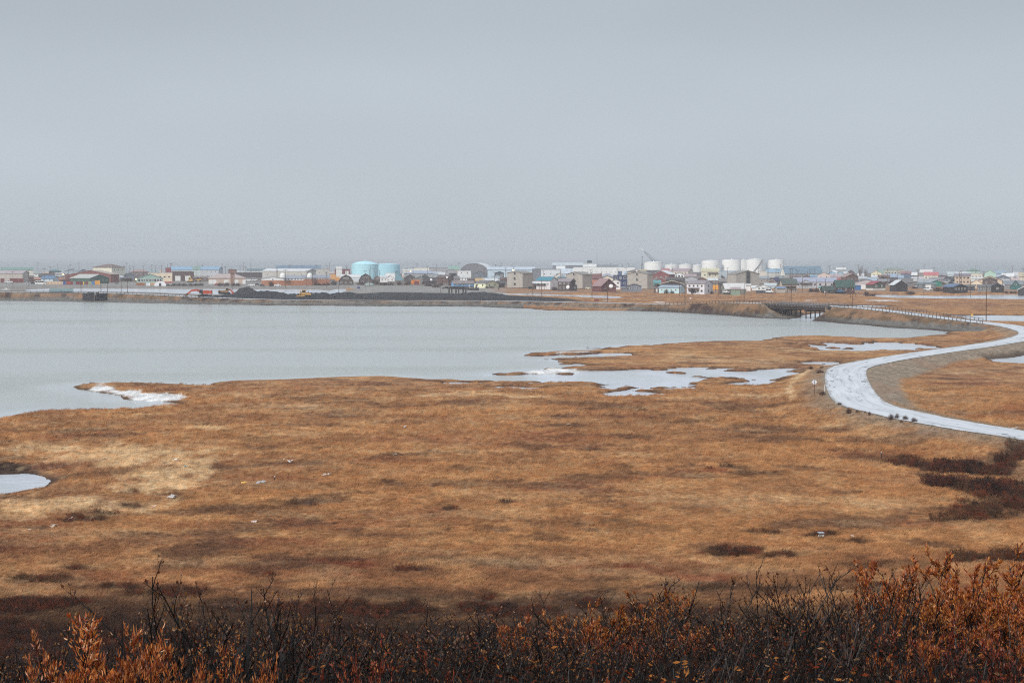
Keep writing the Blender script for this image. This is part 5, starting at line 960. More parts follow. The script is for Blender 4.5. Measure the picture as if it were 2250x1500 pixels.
link_arm(o, 'boom', [(px_(446, 646), px_(440, 640.5), .9), (px_(440.3, 640.8), px_(434, 636.8), .95), (px_(434.5, 637), px_(420, 638.5), .9)], .6, M_OR); link_arm(o, 'stick', [(px_(422, 637.5), px_(411, 646.5), .75)], .45, M_OR); link_arm(o, 'hydraulic_ram', [(px_(441, 643.5), px_(434, 640), .25)], .2, M_GALV)
m = MB(); a = px_(410, 646.8); m.prism([(a[0]+.4, a[2]+.6), (a[0]-.9, a[2]+.2), (a[0]-1.1, a[2]-.5), (a[0]-.3, a[2]-1.0), (a[0]+.5, a[2]-.4)], 'y', -.7, .7); m.build('bucket', paint((96, 74, 64)), o)
# second excavator on the heap
Y_ = 972; q = at(493, 646, Y_); o = empty('excavator', (q[0], Y_, q[2]), 0, 'smaller excavator with raised orange arm behind the tall gravel cone', 'excavator', 'earth moving machines on the causeway')
def px_(px, py, y=0): return (at(px, py, Y_)[0]-q[0], y, at(px, py, Y_)[2]-q[2])
tracks(o, 4.6, 2.6, .9); m = MB(); m.box((-.4, 0, 1.35), (4.6, 2.4, .9)); m.box((-2.4, 0, 1.2), (1.2, 2.4, .7)); m.build('body', paint((150, 118, 84), .6), o)
m = MB(); m.box((1.4, -.5, 2.1), (1.3, 1.1, 1.7)); m.build('cab', paint((176, 150, 112)), o); m = MB(); m.box((1.45, -1.08, 2.35), (.9, .06, .9)); m.build('window', M_GLASS, o)
link_arm(o, 'boom', [(px_(495, 643.5), px_(497.5, 633.5), .6), (px_(497.3, 633.8), px_(500.5, 636), .6), (px_(499.5, 635.2), px_(507, 637.5), .6)], .5, M_OR); link_arm(o, 'stick', [(px_(506, 637), px_(511, 641.5), .5)], .4, M_OR)
m = MB(); a = px_(511, 642); m.prism([(a[0]-.6, a[2]+.3), (a[0]+.5, a[2]+.3), (a[0]+.6, a[2]-.6), (a[0]-.3, a[2]-.8)], 'y', -.5, .5); m.build('bucket', M_OR, o)
# bulldozer
Y_ = 925; q = at(670, 653.2, Y_); o = empty('bulldozer', (q[0], Y_, q[2]), 0, 'yellow bulldozer parked in front of the black gravel ridge', 'bulldozer', 'earth moving machines on the causeway'); M_YE = paint((206, 160, 92), .5, .15)
tracks(o, 4.4, 2.4, 1.15); m = MB(); m.box((1.0, 0, 1.5), (2.8, 1.5, 1.0)); m.box((2.5, 0, 1.35), (.5, 1.5, .9)); m.box((-.9, 0, 1.35), (1.8, 1.9, .8)); m.build('body', M_YE, o)
m = MB(); m.box((-.5, 0, 2.0), (1.7, 1.6, .3)); [m.box((x, y, 2.75), (.14, .14, 1.4)) for x in (-1.25, .25) for y in (-.75, .75)]; m.box((-.5, 0, 3.5), (2.0, 1.9, .16)); m.build('cab', M_YE, o); m = MB(); m.box((-.5, 0, 2.75), (1.36, 1.36, 1.1)); m.build('cab_glass', M_GLASS, o)
m = MB(); m.tube([(1.6, .3, 2.0), (1.6, .3, 3.0)], .1, 7); m.build('exhaust', M_TRK, o)
m = MB(); m.box((-3.7, 0, .9), (.35, 3.6, 1.5)); m.build('blade', paint((120, 100, 78)), o); link_arm(o, 'push_arm', [((-3.6, -1.5, .6), (0, -1.5, .7), .3), ((-3.6, 1.5, .6), (0, 1.5, .7), .3)], .25, M_YE)
m = MB(); m.prism([(-2.6, 1.0), (-2.2, 1.0), (-2.0, 3.4), (-2.3, 3.4)], 'y', -.4, .4); m.build('ripper', M_YE, o); link_arm(o, 'ram', [((-2.2, 0, 3.0), (-1.2, 0, 1.8), .2)], .2, M_GALV)
# sheet pile wall in the causeway bank
Y0 = gp(201, 661.5, .4)[1]; cx = at(201, 650, Y0)[0]; s_ = Y0/F_PX; o = empty('sheet_pile_wall', (cx, Y0, 0), 0, 'dark steel sheet pile wall jutting from the causeway bank', 'retaining wall')
M_SP = paint((62, 62, 70), .6, .3); M_SPD = paint((46, 46, 54), .6, .3); W0, zt = 22*.5*s_*2, at(200, 646.8, Y0)[2]
for i in range(9): m = MB(); m.box((-W0*.28+W0*.56*(i+.5)/9, (.0 if i % 2 else .22), zt/2), (W0*.56/9, .12, zt+1)); m.build('pile_sheet', M_SPD if i % 2 else M_SP, o)
for g in (-1, 1):
    for i in range(9):
        t = (i+.5)/9; m = MB(); m.box((g*(W0*.29+t*4.6), 1.0+t*7.5+(.2 if i % 2 else 0), zt/2+t*.3), (.56, .5, zt+1-t*.6)); m.build('pile_sheet', M_SP if i % 2 else M_SPD, o)
m = MB(); m.box((0, 3.5, zt+.45), (4.2*1.1, 5, .9)); m.build('cap_block', paint((58, 62, 66)), o); m = MB(); m.box((W0*.33, .7, zt+.6), (.25, .25, 1.6)); m.build('gauge_post', M_WHITE, o)
# timber trestle remains
Y_ = gp(1010, 643, 1.3)[1]-50; q = at(1010, 643, Y_); o = empty('timber_trestle', (q[0], Y_, q[2]), 0, 'ruined dark timber trestle in front of the bright blue house', 'trestle')
def px_(px, py, y=0): return (at(px, py, Y_)[0]-q[0], y, at(px, py, Y_)[2]-q[2])
def st(u, v): return px_(zx(3, u), zy(v))
for y in (-1.6, 1.6):
    m = MB(); a, b = st(1075, 712), st(1640, 748); m.beam((a[0], y, a[2]), (b[0], y, b[2]), .4, 1.0); m.build('stringer', paint((74, 68, 68), .9), o)
m = MB(); a, b = st(1020, 728), st(1090, 700); m.beam((a[0], 0, a[2]), (b[0], 0, b[2]), 3.4, .7); m.build('ramp', paint((80, 76, 76), .9), o)
a, b = st(1080, 702), st(1560, 728)
for i in range(18):
    t = (i+.5)/18; m = MB(); m.box((a[0]+(b[0]-a[0])*t, random.uniform(-.3, .3), a[2]+(b[2]-a[2])*t+random.uniform(-.1, .35)), (.5, 4.2, .3), rz=random.uniform(-.2, .2)); m.build('plank', paint((70, 62, 60), .9), o)
for u_ in (1138, 1183, 1255, 1300, 1378, 1422):
    for y in (-1.5, 1.5): t_ = st(u_, 725); m = MB(); m.tube([(t_[0]+y*.2, y, t_[2]-6.5), (t_[0]+y*.1, y, t_[2])], .2, 6); m.build('leg', M_DKWOOD, o)
m = MB(); a = st(1610, 745); m.box((a[0], 0, a[2]+.3), (2.4, 3, 1.6)); m.box((a[0]-.3, 0, a[2]+1.6), (.8, 1, 1.6)); m.build('end_block', paint((92, 92, 96), .9), o)
container(4,1440,1522,944,905,(120,66,60),'red brown box standing beside the causeway road',d=3)
# boats on the gravel
def boat(s, u0, u1, vb, vt, col, label, cabin=True, face=1):
    q = gp(zx(s, (u0+u1)/2), zy(vb), 1.2); Lb = (u1-u0)/K*q[1]/F_PX; q[2] = ground_z(q[0], q[1]); o = empty('boat', q, 0 if face > 0 else math.pi, label, 'boat', 'small boats on the gravel')
    b_ = Lb*.16; v = []; secs = [(-.5, .85, .2), (-.2, 1, .1), (.2, .95, .12), (.4, .55, .3), (.5, .04, .75)]
    for fx, fw, z0 in secs: v += [(fx*Lb, -b_*fw, 1.2+z0*.3), (fx*Lb, -b_*fw*.6, .25+z0), (fx*Lb, 0, .05+z0), (fx*Lb, b_*fw*.6, .25+z0), (fx*Lb, b_*fw, 1.2+z0*.3)]
    f = [(i*5+j, i*5+j+1, i*5+j+6, i*5+j+5) for i in range(4) for j in range(4)]+[(0, 1, 2, 3, 4)]+[(i*5, i*5+5, i*5+9, i*5+4) for i in range(4)]
    m = MB(); m.add(v, f); m.build('hull', paint(col, .4), o)
    if cabin: m = MB(); m.prism([(-.1*Lb, 1.2), (-.08*Lb, 2.2), (.12*Lb, 2.2), (.2*Lb, 1.2)], 'y', -b_*.7, b_*.7); m.build('cabin', M_WHITE, o); m = MB(); m.box((.03*Lb, -b_*.72, 1.75), (.16*Lb, .05, .5)); m.build('window', M_GLASS, o)
    return o
boat(0,30,168,750,715,(214,216,214),'white boat hauled out on the grey gravel',True); boat(0,1962,2022,664,640,(120,122,124),'small grey dinghy on the gravel below the yellow container',False); boat(1,848,978,732,695,(70,72,78),'dark low boat at the edge of the harbour strip',False); boat(4,2160,2252,762,715,(206,210,216),'pale boat parked by the slate grey gable house',True,-1)
# crane behind the first white tank
Y_ = 2140; q = at(zx(5,425), zy(395), Y_); o = empty('crane', (q[0], Y_, GZ), 0, 'lattice boom crane rising behind the first white tank', 'crane')
def cp(u, v, y=0): a = at(zx(5, u), zy(v), Y_); return Vector((a[0]-q[0], y, a[2]-GZ))
M_CR = paint((92, 104, 112), .6); foot0, foot1, tip0 = cp(392, 385), cp(432, 368), cp(112, 86)
m = MB(); mid0, mid1 = cp(196, 196), cp(222, 176)
for y in (-1, 1):
    for a, b in ((foot0, mid0), (foot1, mid1), (mid0, tip0), (mid1, tip0)): m.beam(a+Vector((0, y, 0)), b+Vector((0, y*(.25 if b is tip0 else 1), 0)), .34, .34)
    N_ = 9
    for i in range(N_):
        a, b = foot0.lerp(mid0, i/N_), foot1.lerp(mid1, (i+.5)/N_); c_ = foot0.lerp(mid0, (i+1)/N_); dy = Vector((0, y, 0)); m.beam(a+dy, b+dy, .16, .16); m.beam(b+dy, c_+dy, .16, .16)
m.build('boom', M_CR, o)
m = MB(); m.beam(cp(100, 76), cp(68, 50), .5, .9); m.build('jib_tip', M_WHITE, o)
m = MB(); m.beam(tip0, cp(385, 262), .14, .14); m.beam(cp(385, 262), cp(452, 385), .3, .3); m.build('pendant', M_CR, o); m = MB(); m.beam(cp(74, 56), cp(76, 300), .06, .06); m.build('hoist_line', M_CR, o)
m = MB(); m.box(cp(84, 310), (.8, .8, 1.6)); m.build('hook', M_DKTRIM, o)
m = MB(); c_ = cp(445, 400); m.box((c_.x, 0, 2.6), (8, 4, 3)); m.box((c_.x-3, -1, 3), (2, 2, 3)); m.build('house', paint((196, 150, 70)), o); tracks(o, 8, 5, 1.2)
# aerial mast left of the tank
q = at(zx(5,88), zy(190), 1950); o = empty('aerial_mast', (q[0], 1950, GZ), 0, 'slim lattice mast left of the first white tank', 'mast'); h_ = q[2]-GZ; m = MB()
for k in range(3): a = 2*math.pi*k/3; m.beam((1.3*math.cos(a), 1.3*math.sin(a), 0), (.12*math.cos(a), .12*math.sin(a), h_), .12, .12)
for i in range(12):
    z = h_*i/12; r = 1.3-1.18*i/12
    for k in range(3): a, b = 2*math.pi*k/3, 2*math.pi*(k+1)/3; m.beam((r*math.cos(a), r*math.sin(a), z), (r*math.cos(b)*.95, r*math.sin(b)*.95, z+h_/12), .07, .07)
m.build('lattice', M_GALV, o); m = MB(); m.box((0, 0, h_), (.7, .7, .9)); m.box((0, 0, h_*.62), (.8, .8, 1)); m.build('aerial', M_DKTRIM, o)
# yellow crane arm and loaders in the yard left of the middle
q = gp(zx(1,1078), zy(622), GZ); o = empty('loader_crane', q, 0, 'yellow digger with upright arm in the scrap yard', 'digger', 'earth moving machines in the town yards'); S_ = q[1]/F_PX/K
tracks(o, 4, 2.4, .9); m = MB(); m.box((0, 0, 1.7), (70*S_, 2.4, 1.6)); m.build('body', paint((206, 164, 92)), o); link_arm(o, 'boom', [((.6, 0, 2), (-1.1, 0, 120*S_), .6)], .5, paint((222, 196, 120))); link_arm(o, 'stick', [((-1.1, 0, 120*S_), (.3, 0, 75*S_), .45)], .4, paint((222, 196, 120))); m = MB(); m.box((-.8, -.4, 3.0), (1.3, 1.2, 1.2)); m.build('cab', M_GLASS, o)
q = gp(zx(1,1208), zy(614), GZ); o = empty('wheel_loader', q, -q[0]/q[1], 'yellow wheel loader below the red dump body', 'loader', 'earth moving machines in the town yards'); m = MB(); m.box((.8, 0, 1.6), (3, 1.8, 1.3)); m.box((-1.5, 0, 1.3), (2, 1.4, .8)); m.build('body', paint((210, 166, 70)), o); m = MB(); m.box((-.3, 0, 2.8), (1.4, 1.5, 1.5)); m.build('cab', M_GLASS, o); m = MB(); m.prism([(-4.4, .2), (-3.3, .2), (-3.2, 1.5), (-3.6, .6)], 'y', -1.3, 1.3); m.build('bucket', M_DKTRIM, o)
for x in (-1.7, 1.5):
    for y in (-1, 1): w_ = inst('wheel', WHEEL, o, (x, y, .8)); w_.rotation_euler = (math.pi/2, 0, 0); w_.scale = (2.1, 2.1, 2)
# ------------------------------------------------------------------ poles standing on the marsh and causeway, seen down to the ground
for u_, v0, vb_, l in [(1380,575,775,'first tall pole on the causeway from the picture edge'),(1720,590,795,'second tall pole on the causeway, above the sheet pile wall'),(1830,600,795,'third tall pole on the causeway, right of the sheet pile wall'),(2065,592,800,'fourth tall pole on the causeway, below the dark grey house'),(2170,600,802,'fifth tall pole on the causeway, before the excavators')]:
    pole(zx(0,u_), zy(v0), 1040, l, 0, group=None)
for s,u_,v0,py,zz,l in [(1,1782,455,648,1.5,'thin pole beside the tallest gravel cone'),(2,1430,668,643,1.5,'short reddish pole behind the black gravel ridge'),(3,997,500,645,1.6,'tall rusty pole on the gravel left of the trestle'),(4,395,530,650,.7,'tall pole in the marsh before the first apartments'),(4,545,560,652,.7,'pole with thick dark base before the cyan roofed house'),(4,1403,600,655,.7,'pole with dark base before the big red house'),(4,1665,580,661.5,.9,'tall brown pole beside the red brown box'),(5,815,600,667,2.4,'tall pole at the causeway road before the grey house'),(5,720,620,647,1.3,'thin pole by the pale blue bungalow'),(5,1340,560,642,1.3,'pole beside the yellow orange container'),(5,1383,520,649,.8,'pole with thick base right of the yellow orange container'),(5,1825,640,662,1.2,'pole behind the guard rail before the snow white roof'),
 (6,455,655,663.5,1.2,'pole behind the bridge below the tan house'),(6,650,465,643,1.4,'thick pale pole before the lavender roofed house'),(6,887,560,641,1.4,'dark pole before the lavender roofed house'),(6,1040,565,650,.8,'pole before the mossy green shed'),(6,1355,600,649,.8,'pole before the deep green roof'),(6,1465,640,651,.8,'short stout pole at the corner of the deep green roof house'),(6,1505,575,667.5,1.6,'tallest pole beside the bridge end, before the bright blue shed'),(7,1610,660,711,.6,'tall brown pole standing alone in the flooded marsh'),(7,1340,555,650,.6,'pole with black base in the far marsh water'),(7,545,550,644,1.2,'thin pole before the slate garage')]:
    Y_ = gp(zx(s,u_), py, zz)[1]; pole(zx(s,u_), zy(v0), Y_, l, 1 if s in (5,6) and u_ in (815,650,455) else 0, group=None)
for px_p, p0_, p1_, l in [(1157.8,645,649.7,'short stub post in the far marsh water'),(1880.4,646.5,651.5,'leaning stub post beside the far marsh pool')]:
    q = gp(px_p, p1_, .5); m = MB(); m.tube([(0,0,-.3),(.1,0,1.5)],.16,6); tag(m.build('stub_post',M_POLE,None,q),l,'post')
TP = {0:[(645,285),(985,300),(1165,340),(1195,320),(1345,290),(2115,330),(2150,280),(2215,340),(750,385),(485,400),(218,430),(855,350),(1245,380)],1:[(40,340),(105,350),(270,335),(415,325),(480,330),(580,330),(685,310),(730,305),(755,290),(1170,345),(1275,330),(1615,310),(1670,350),(1775,372),(1920,340),(1975,278),(2010,350)],2:[(365,375),(382,375),(520,400),(585,325),(1048,325),(1230,330),(1275,285),(1222,440),(980,390),(1560,335),(1878,415),(1975,345),(1955,390),(2030,390),(2060,440),(2125,410),(885,410)],
 3:[(405,380),(525,360),(590,290),(770,340),(920,325),(1305,285),(1735,380),(1935,320),(2005,330),(2025,280),(2100,370),(1915,440)],4:[(65,350),(580,410),(865,390),(1020,300),(1045,370),(1380,400),(1725,290),(1845,390),(1915,310),(1985,370),(2020,290),(1550,460)],5:[(75,310),(600,355),(985,295),(1280,300),(1352,330),(1445,375),(1540,370),(1865,260),(1800,390),(2015,390),(2070,370),(2195,300),(2230,370)],
 6:[(30,300),(60,385),(195,385),(230,400),(270,320),(315,380),(437,380),(470,385),(537,395),(570,410),(772,395),(730,430),(845,390),(1105,340),(1338,330),(1595,320),(1665,340),(1920,370),(2095,390)],7:[(98,420),(432,400),(450,410),(560,315),(718,360),(850,480),(1150,435),(1185,420),(1430,330),(1928,450),(2053,340),(2235,380),(1565,430),(240,460)]}
used_l = set()
for s, lst in TP.items():
    for u_, v_ in lst:
        px, py = zx(s, u_), zy(v_); Y_ = float(np.clip(8.5*F_PX/max(py-563, 3.5), 1380, 2250)); Y_ *= random.uniform(.97, 1.03)
        cand = sorted((b for b in BLD if b[1] < Y_+120 and b[2] not in used_l), key=lambda b: abs(b[0]-px)/(1+.01*b[3])+.004*abs(b[1]-Y_))
        lb = cand[0][2]; used_l.add(lb); lb = ' '.join(lb.split()[:11])
        while lb.split()[-1] in ('the', 'a', 'with', 'and', 'of', 'behind', 'beside', 'in', 'on', 'by', 'between', 'one', 'left', 'right', 'below', 'above', 'white', 'two', 'three', 'its'): lb = ' '.join(lb.split()[:-1])
        pole(px, py, Y_, 'utility pole standing near the '+lb, 2 if v_ < 300 and random.random() < .6 else 1, random.random() < .18, .17 if Y_ < 1900 else .22, zb=GZ)
q = at(zx(4,1487), zy(125), 1835); m = MB(); m.tube([(0,0,0),(0,0,q[2]-GZ)],[.28,.12],6); tag(m.build('radio_mast',M_GALV,None,(q[0],1835,GZ)),'tall bare mast rising from the great white building','mast')
q = at(zx(1,2105), zy(190), 1750); m = MB(); m.tube([(0,0,0),(0,0,q[2]-GZ)],[.26,.12],6); tag(m.build('radio_mast',M_GALV,None,(q[0],1750,GZ)),'tall thin mast above the long white grey warehouse','mast')
# street lamps that are lit
for s,u_,v_,Y_,l in [(0,1080,488,1500,'lit orange street lamp behind the blue roofed house'),(1,145,568,1450,'lit lamp left of the green glass fronted building'),(3,482,440,1700,'lit orange lamp over the long white trailer'),(3,2228,420,1650,'lit orange lamp above the first apartments')]:
    q = at(zx(s,u_), zy(v_), Y_); o = empty('street_lamp', (q[0], Y_, GZ), 0, l, 'street lamp', 'lit street lamps in the town'); h_ = q[2]-GZ
    m = MB(); m.tube([(0,.6,0),(0,.6,h_),(0,.3,h_+.35),(0,0,h_+.4)],.09,6); m.build('post',M_GALV,o); m = MB(); m.lathe([(.01,h_+.3),(.42,h_+.25),(.5,h_),(.42,h_-.3),(.01,h_-.4)],10); m.build('lamp_head',glow((255,176,96),9),o)
# person walking on the road by the pale yellow house
def person(px, py_, label, coat):
    q = gp(px, py_, GZ); o = empty('person', q, .4, label, 'person'); me_ = bpy.data.meshes.new('body'); J = [(0,0,.95),(0,.0,1.2),(0,0,1.42),(0,-.02,1.56),(0,-.03,1.66),(0,-.03,1.76),(-.1,0,.92),(-.12,-.12,.5),(-.12,-.05,.06),(-.12,-.2,.03),(.1,0,.92),(.12,.12,.5),(.12,.22,.08),(.12,.1,.04),(-.2,0,1.4),(-.26,.08,1.14),(-.25,-.04,.9),(.2,0,1.4),(.26,-.06,1.14),(.25,-.16,.92)]
    E = [(0,1),(1,2),(2,3),(3,4),(4,5),(0,6),(6,7),(7,8),(8,9),(0,10),(10,11),(11,12),(12,13),(2,14),(14,15),(15,16),(2,17),(17,18),(18,19)]; Rr = [.15,.16,.15,.06,.10,.08,.1,.08,.06,.04,.1,.08,.06,.04,.08,.06,.05,.08,.06,.05]
    me_.from_pydata(J, E, []); b_ = inst('body', me_, o); sk = b_.modifiers.new('skin', 'SKIN'); me_.skin_vertices[0].data[0].use_root = True
    for v_, r_ in zip(me_.skin_vertices[0].data, Rr): v_.radius = (r_, r_)
    b_.modifiers.new('sub', 'SUBSURF').levels = 1; me_.materials.append(paint(coat, .9)); m = MB(); m.lathe([(.115,1.62),(.125,1.72),(.09,1.82),(.01,1.85)],10,c=(0,-.03)); m.build('hood',paint((44,40,44)),o)
person(zx(3,1985), zy(757), 'person in dark clothes walking beside the pale yellow house', (52,46,50))
# gulls
for px, py, l, t in [(1248.3,549.3,'left one of two tiny gulls over the white building',.5),(1263.4,549,'right one of two tiny gulls over the white building',-.3)]:
    q = at(px, py, 900); o = empty('gull', q, t, l, 'bird', 'gulls in the grey sky'); m = MB(); m.tube([(0,-.25,0),(0,-.12,.02),(0,.05,0),(0,.28,.01)],[.02,.06,.07,.02],6); m.build('body',paint((120,122,126)),o)
    for g in (-1, 1): m = MB(); m.add([(0,-.08,.03),(g*.3,-.12,.16),(g*.62,.06,.1),(g*.28,.06,.15),(0,.1,.03),(0,0,.0)],[(0,1,3,4),(1,2,3),(0,5,4,3)]); m.build('wing',paint((96,98,104)),o)
# ------------------------------------------------------------------ bushes: leafless clumps
def clump_mesh(name, n, h, w, seed, mats, leaf=0, sub=2, th=.012, ls=.05, dome=False):
    rnd = random.Random(seed); m = MB()
    for i in range(n):
        a = rnd.uniform(0, 6.283); r = w*math.sqrt(rnd.random())*.3; p = Vector((r*math.cos(a), r*math.sin(a), -.05)); L_ = h*rnd.uniform(.4, 1.0); lean = Vector((math.cos(a)*rnd.uniform(.1, .5)*w, math.sin(a)*rnd.uniform(.1, .5)*w, L_))
        if dome: q_ = rnd.random()**.6; p = Vector((.38*q_*w*math.cos(a), .38*q_*w*math.sin(a), -.05)); L_ = h*math.sqrt(max(1-.93*q_*q_, .05))*rnd.uniform(.65, 1.1); lean = Vector((.16*q_*w*math.cos(a), .16*q_*w*math.sin(a), L_))
        e_ = p+lean
        md = p.lerp(e_, .5)+Vector((rnd.uniform(-.06, .06)*h, rnd.uniform(-.06, .06)*h, 0)); t = th*h
        m.tube([p, md, e_], [t*1.6, t, t*.4], 3, 0, False)
        for k in range(sub):
            f = rnd.uniform(.3, .9); b_ = p.lerp(md, f*2) if f < .5 else md.lerp(e_, f*2-1); c_ = b_+Vector((rnd.uniform(-.25, .25)*w, rnd.uniform(-.25, .25)*w, rnd.uniform(.12, .35)*h)); m.tube([b_, c_], [t*.7, t*.3], 3, 0, False)
            for q_ in range(leaf):
                d_ = b_.lerp(c_, rnd.uniform(.3, 1.05)); s_ = ls*h*rnd.uniform(.6, 1.3); x_ = Vector((rnd.uniform(-1, 1), rnd.uniform(-1, 1), rnd.uniform(-.3, 1))).normalized()*s_; y_ = x_.cross(Vector((rnd.uniform(-1, 1), rnd.uniform(-1, 1), .3))).normalized()*s_*.34; m.add([d_-x_, d_+y_, d_+x_, d_-y_], [(0, 1, 2, 3)], 1 if len(mats) > 1 else 0)
    return m.mesh(name, mats)
M_TWIG = paint((58, 42, 38), .9); M_TWIG2 = paint((84, 56, 48), .9); M_LEAFB = paint((124, 66, 42), .8)
BUSH = [clump_mesh('bush', 90, 1.0, 1.0, 5+i, [M_TWIG2, M_TWIG], 2, 4, .007, .03, True) for i in range(3)]
road_b = [(1865,908,12,13,'tallest dark shrub at the road edge, first of the row'),(1884,906.5,8,6,'small dark shrub next to the tallest one by the road'),(1901,908,5,5,'tiny dark shrub in the middle of the road edge row'),(1910.5,912,6,9,'narrow dark shrub beside the straw tuft at the road'),(1957.5,922,13,13,'broad dark shrub, first of three along the road edge'),(1971,919.5,11,11,'spiky dark shrub, middle of three along the road edge'),(1989,922.5,11,11,'round dark shrub, last of three along the road edge'),(2009,927,12,10,'leaning dark shrub at the far right of the road row'),(1980,928,7,5,'low dark shrub below the spiky one'),(1845,889,9,6,'low shrub right of the white marker post'),(1807,868,14,9,'dark shrub left of the white marker post at the bend'),(1801,820,16,9,'dark shrub on the bank above the diamond sign'),(1806,810,9,6,'small shrub at the top of the bend bank'),(1782,811,10,7,'small shrub on the straw bank left of the bend')]
for i,(px,py,w_,h_,l) in enumerate(road_b):
    q = gp(px, py, 1.2); q[2] = ground_z(q[0], q[1]); q = gp(px, py, q[2]); s_ = q[1]/F_PX*1.12; tag(inst('roadside_shrub', BUSH[i % 3], None, q, i*1.3, (w_*s_, w_*s_, h_*s_)), l, 'shrub', 'dark shrubs along the road')
town_b = [(2,1745,1890,668,605,'brown brush between the gambrel houses'),(2,2035,2250,668,622,'brown brush right of the gambrel houses'),(2,232,322,686,590,'dark tree clump in front of the motel left wing'),(2,898,952,648,588,'dark spruce like bush at the motel middle'),(2,1000,1130,676,625,'brown brush under the long motel wing'),(2,1140,1280,676,622,'brown brush at the right end of the motel'),(2,1290,1400,668,580,'brown brush left of the brown gambrel house'),(3,715,850,690,630,'dark brush below the dark brown shed with dish'),(3,850,980,712,640,'dark brush below the two storey dark brown house'),(3,390,490,640,590,'brush left of the orange container'),(3,-10,200,675,620,'brush in front of the small white gable house'),(3,1740,1900,722,680,'dark brush before the pale yellow house'),(1,640,930,684,625,'dark green brush right of the white tent'),(1,930,1120,684,630,'brown scrap brush below the yellow digger'),(1,1120,1300,684,625,'reddish brush left of the tan hip roofed house'),(1,1540,1740,684,615,'dark brush before the tan hip roofed house'),(1,1760,1930,684,620,'second dark brush before the tan hip roofed house'),(5,458,530,795,715,'dark bush before the pale blue bungalow door'),(5,560,640,795,745,'second dark bush before the pale blue bungalow'),(6,745,940,790,712,'dark red brush before the lavender roofed house'),(7,690,860,775,690,'reddish brush right of the white car'),(7,235,390,795,725,'dark brush right of the dark gable house'),(7,1915,2130,785,735,'brown brush before the teal steep gable'),(6,1680,1790,825,735,'dark scrap brush below the dark green house'),(6,1790,1890,828,770,'dark tangle right of the scrap brush'),(6,1960,2110,600,510,'bare brown brush before the pale roof at the rear'),(4,700,830,760,690,'dark brush right of the cyan roofed house'),(5,1240,1300,800,735,'grey brush by the light grey house'),(7,330,430,730,680,'brush left of the slate garage'),(0,2060,2260,600,545,'dark brush right of the wide red building')]
for i,(s,a,b,vb,vt,l) in enumerate(town_b):
    q = gp(zx(s,(a+b)/2), zy(vb), GZ); S_ = q[1]/F_PX/K; q[2] = ground_z(q[0], q[1]); n_ = max(1, round((b-a)/(vb-vt)*.6)); o = empty('bush', q, 0, l, 'bush', 'leafless bushes among the houses')
    for k in range(n_): inst('stems', BUSH[(i+k) % 3], o, ((k-(n_-1)/2)*(b-a)*S_/n_, random.uniform(-1, 1), 0), random.uniform(0, 6), ((b-a)*S_/n_*1.1,)*2+((vb-vt)*S_*random.uniform(.85, 1.05),))
bare = clump_mesh('bare_tree', 16, 1.0, .5, 77, [M_TWIG2], 0, 6, .005)
for u_, v0, l in [(1590,330,'leftmost bare tree behind the white low house'),(1625,355,'second bare tree behind the white low house'),(1668,335,'tallest bare tree in the group of five'),(1702,365,'fourth bare tree of the group'),(1755,350,'rightmost bare tree of the group, standing apart')]:
    q = at(zx(6,u_), zy(500), 1900); h_ = at(zx(6,u_), zy(v0), 1900)[2]-GZ; o = empty('bare_tree', (q[0], 1900+random.uniform(-15,15), GZ), 0, l, 'tree', 'bare trees at the rear of the town'); inst('branches', bare, o, (0,0,h_*.22), random.uniform(0,6), (h_*.55, h_*.55, h_*.8)); m = MB(); m.tube([(0,0,-.3),(.1,0,h_*.25)],[.22,.15],6); m.build('trunk',M_TWIG2,o)
spots = [(s_, u_+random.uniform(-40, 40), random.uniform(560, 700)) for s_ in range(8) for u_ in range(150, 2200, 330)]
for i, (s, u_, vb) in enumerate(spots):
    q = gp(zx(s, u_), zy(vb), GZ); px = zx(s, u_)
    if s in (0, 1, 2) and vb > 640: continue
    cand = sorted((b for b in BLD if b[2] not in used_l and abs(b[0]-px) < 60), key=lambda b: abs(b[0]-px)+.02*abs(b[1]-q[1]))
    if not cand: continue
    lb = cand[0][2]; used_l.add(lb); lb = ' '.join(lb.split()[:11])
    while lb.split()[-1] in ('the', 'a', 'with', 'and', 'of', 'behind', 'beside', 'in', 'on', 'by', 'between', 'one', 'left', 'right', 'below', 'above', 'white', 'two', 'three', 'its'): lb = ' '.join(lb.split()[:-1])
    o = empty('bush', q, 0, 'brown leafless brush near the '+lb, 'bush', 'leafless bushes among the houses')
    for k in range(random.randint(2, 4)): inst('stems', BUSH[(i+k) % 3], o, (random.uniform(-7, 7), random.uniform(-2, 2), 0), random.uniform(0, 6), (random.uniform(3, 6), 3, random.uniform(1.6, 3.4)))
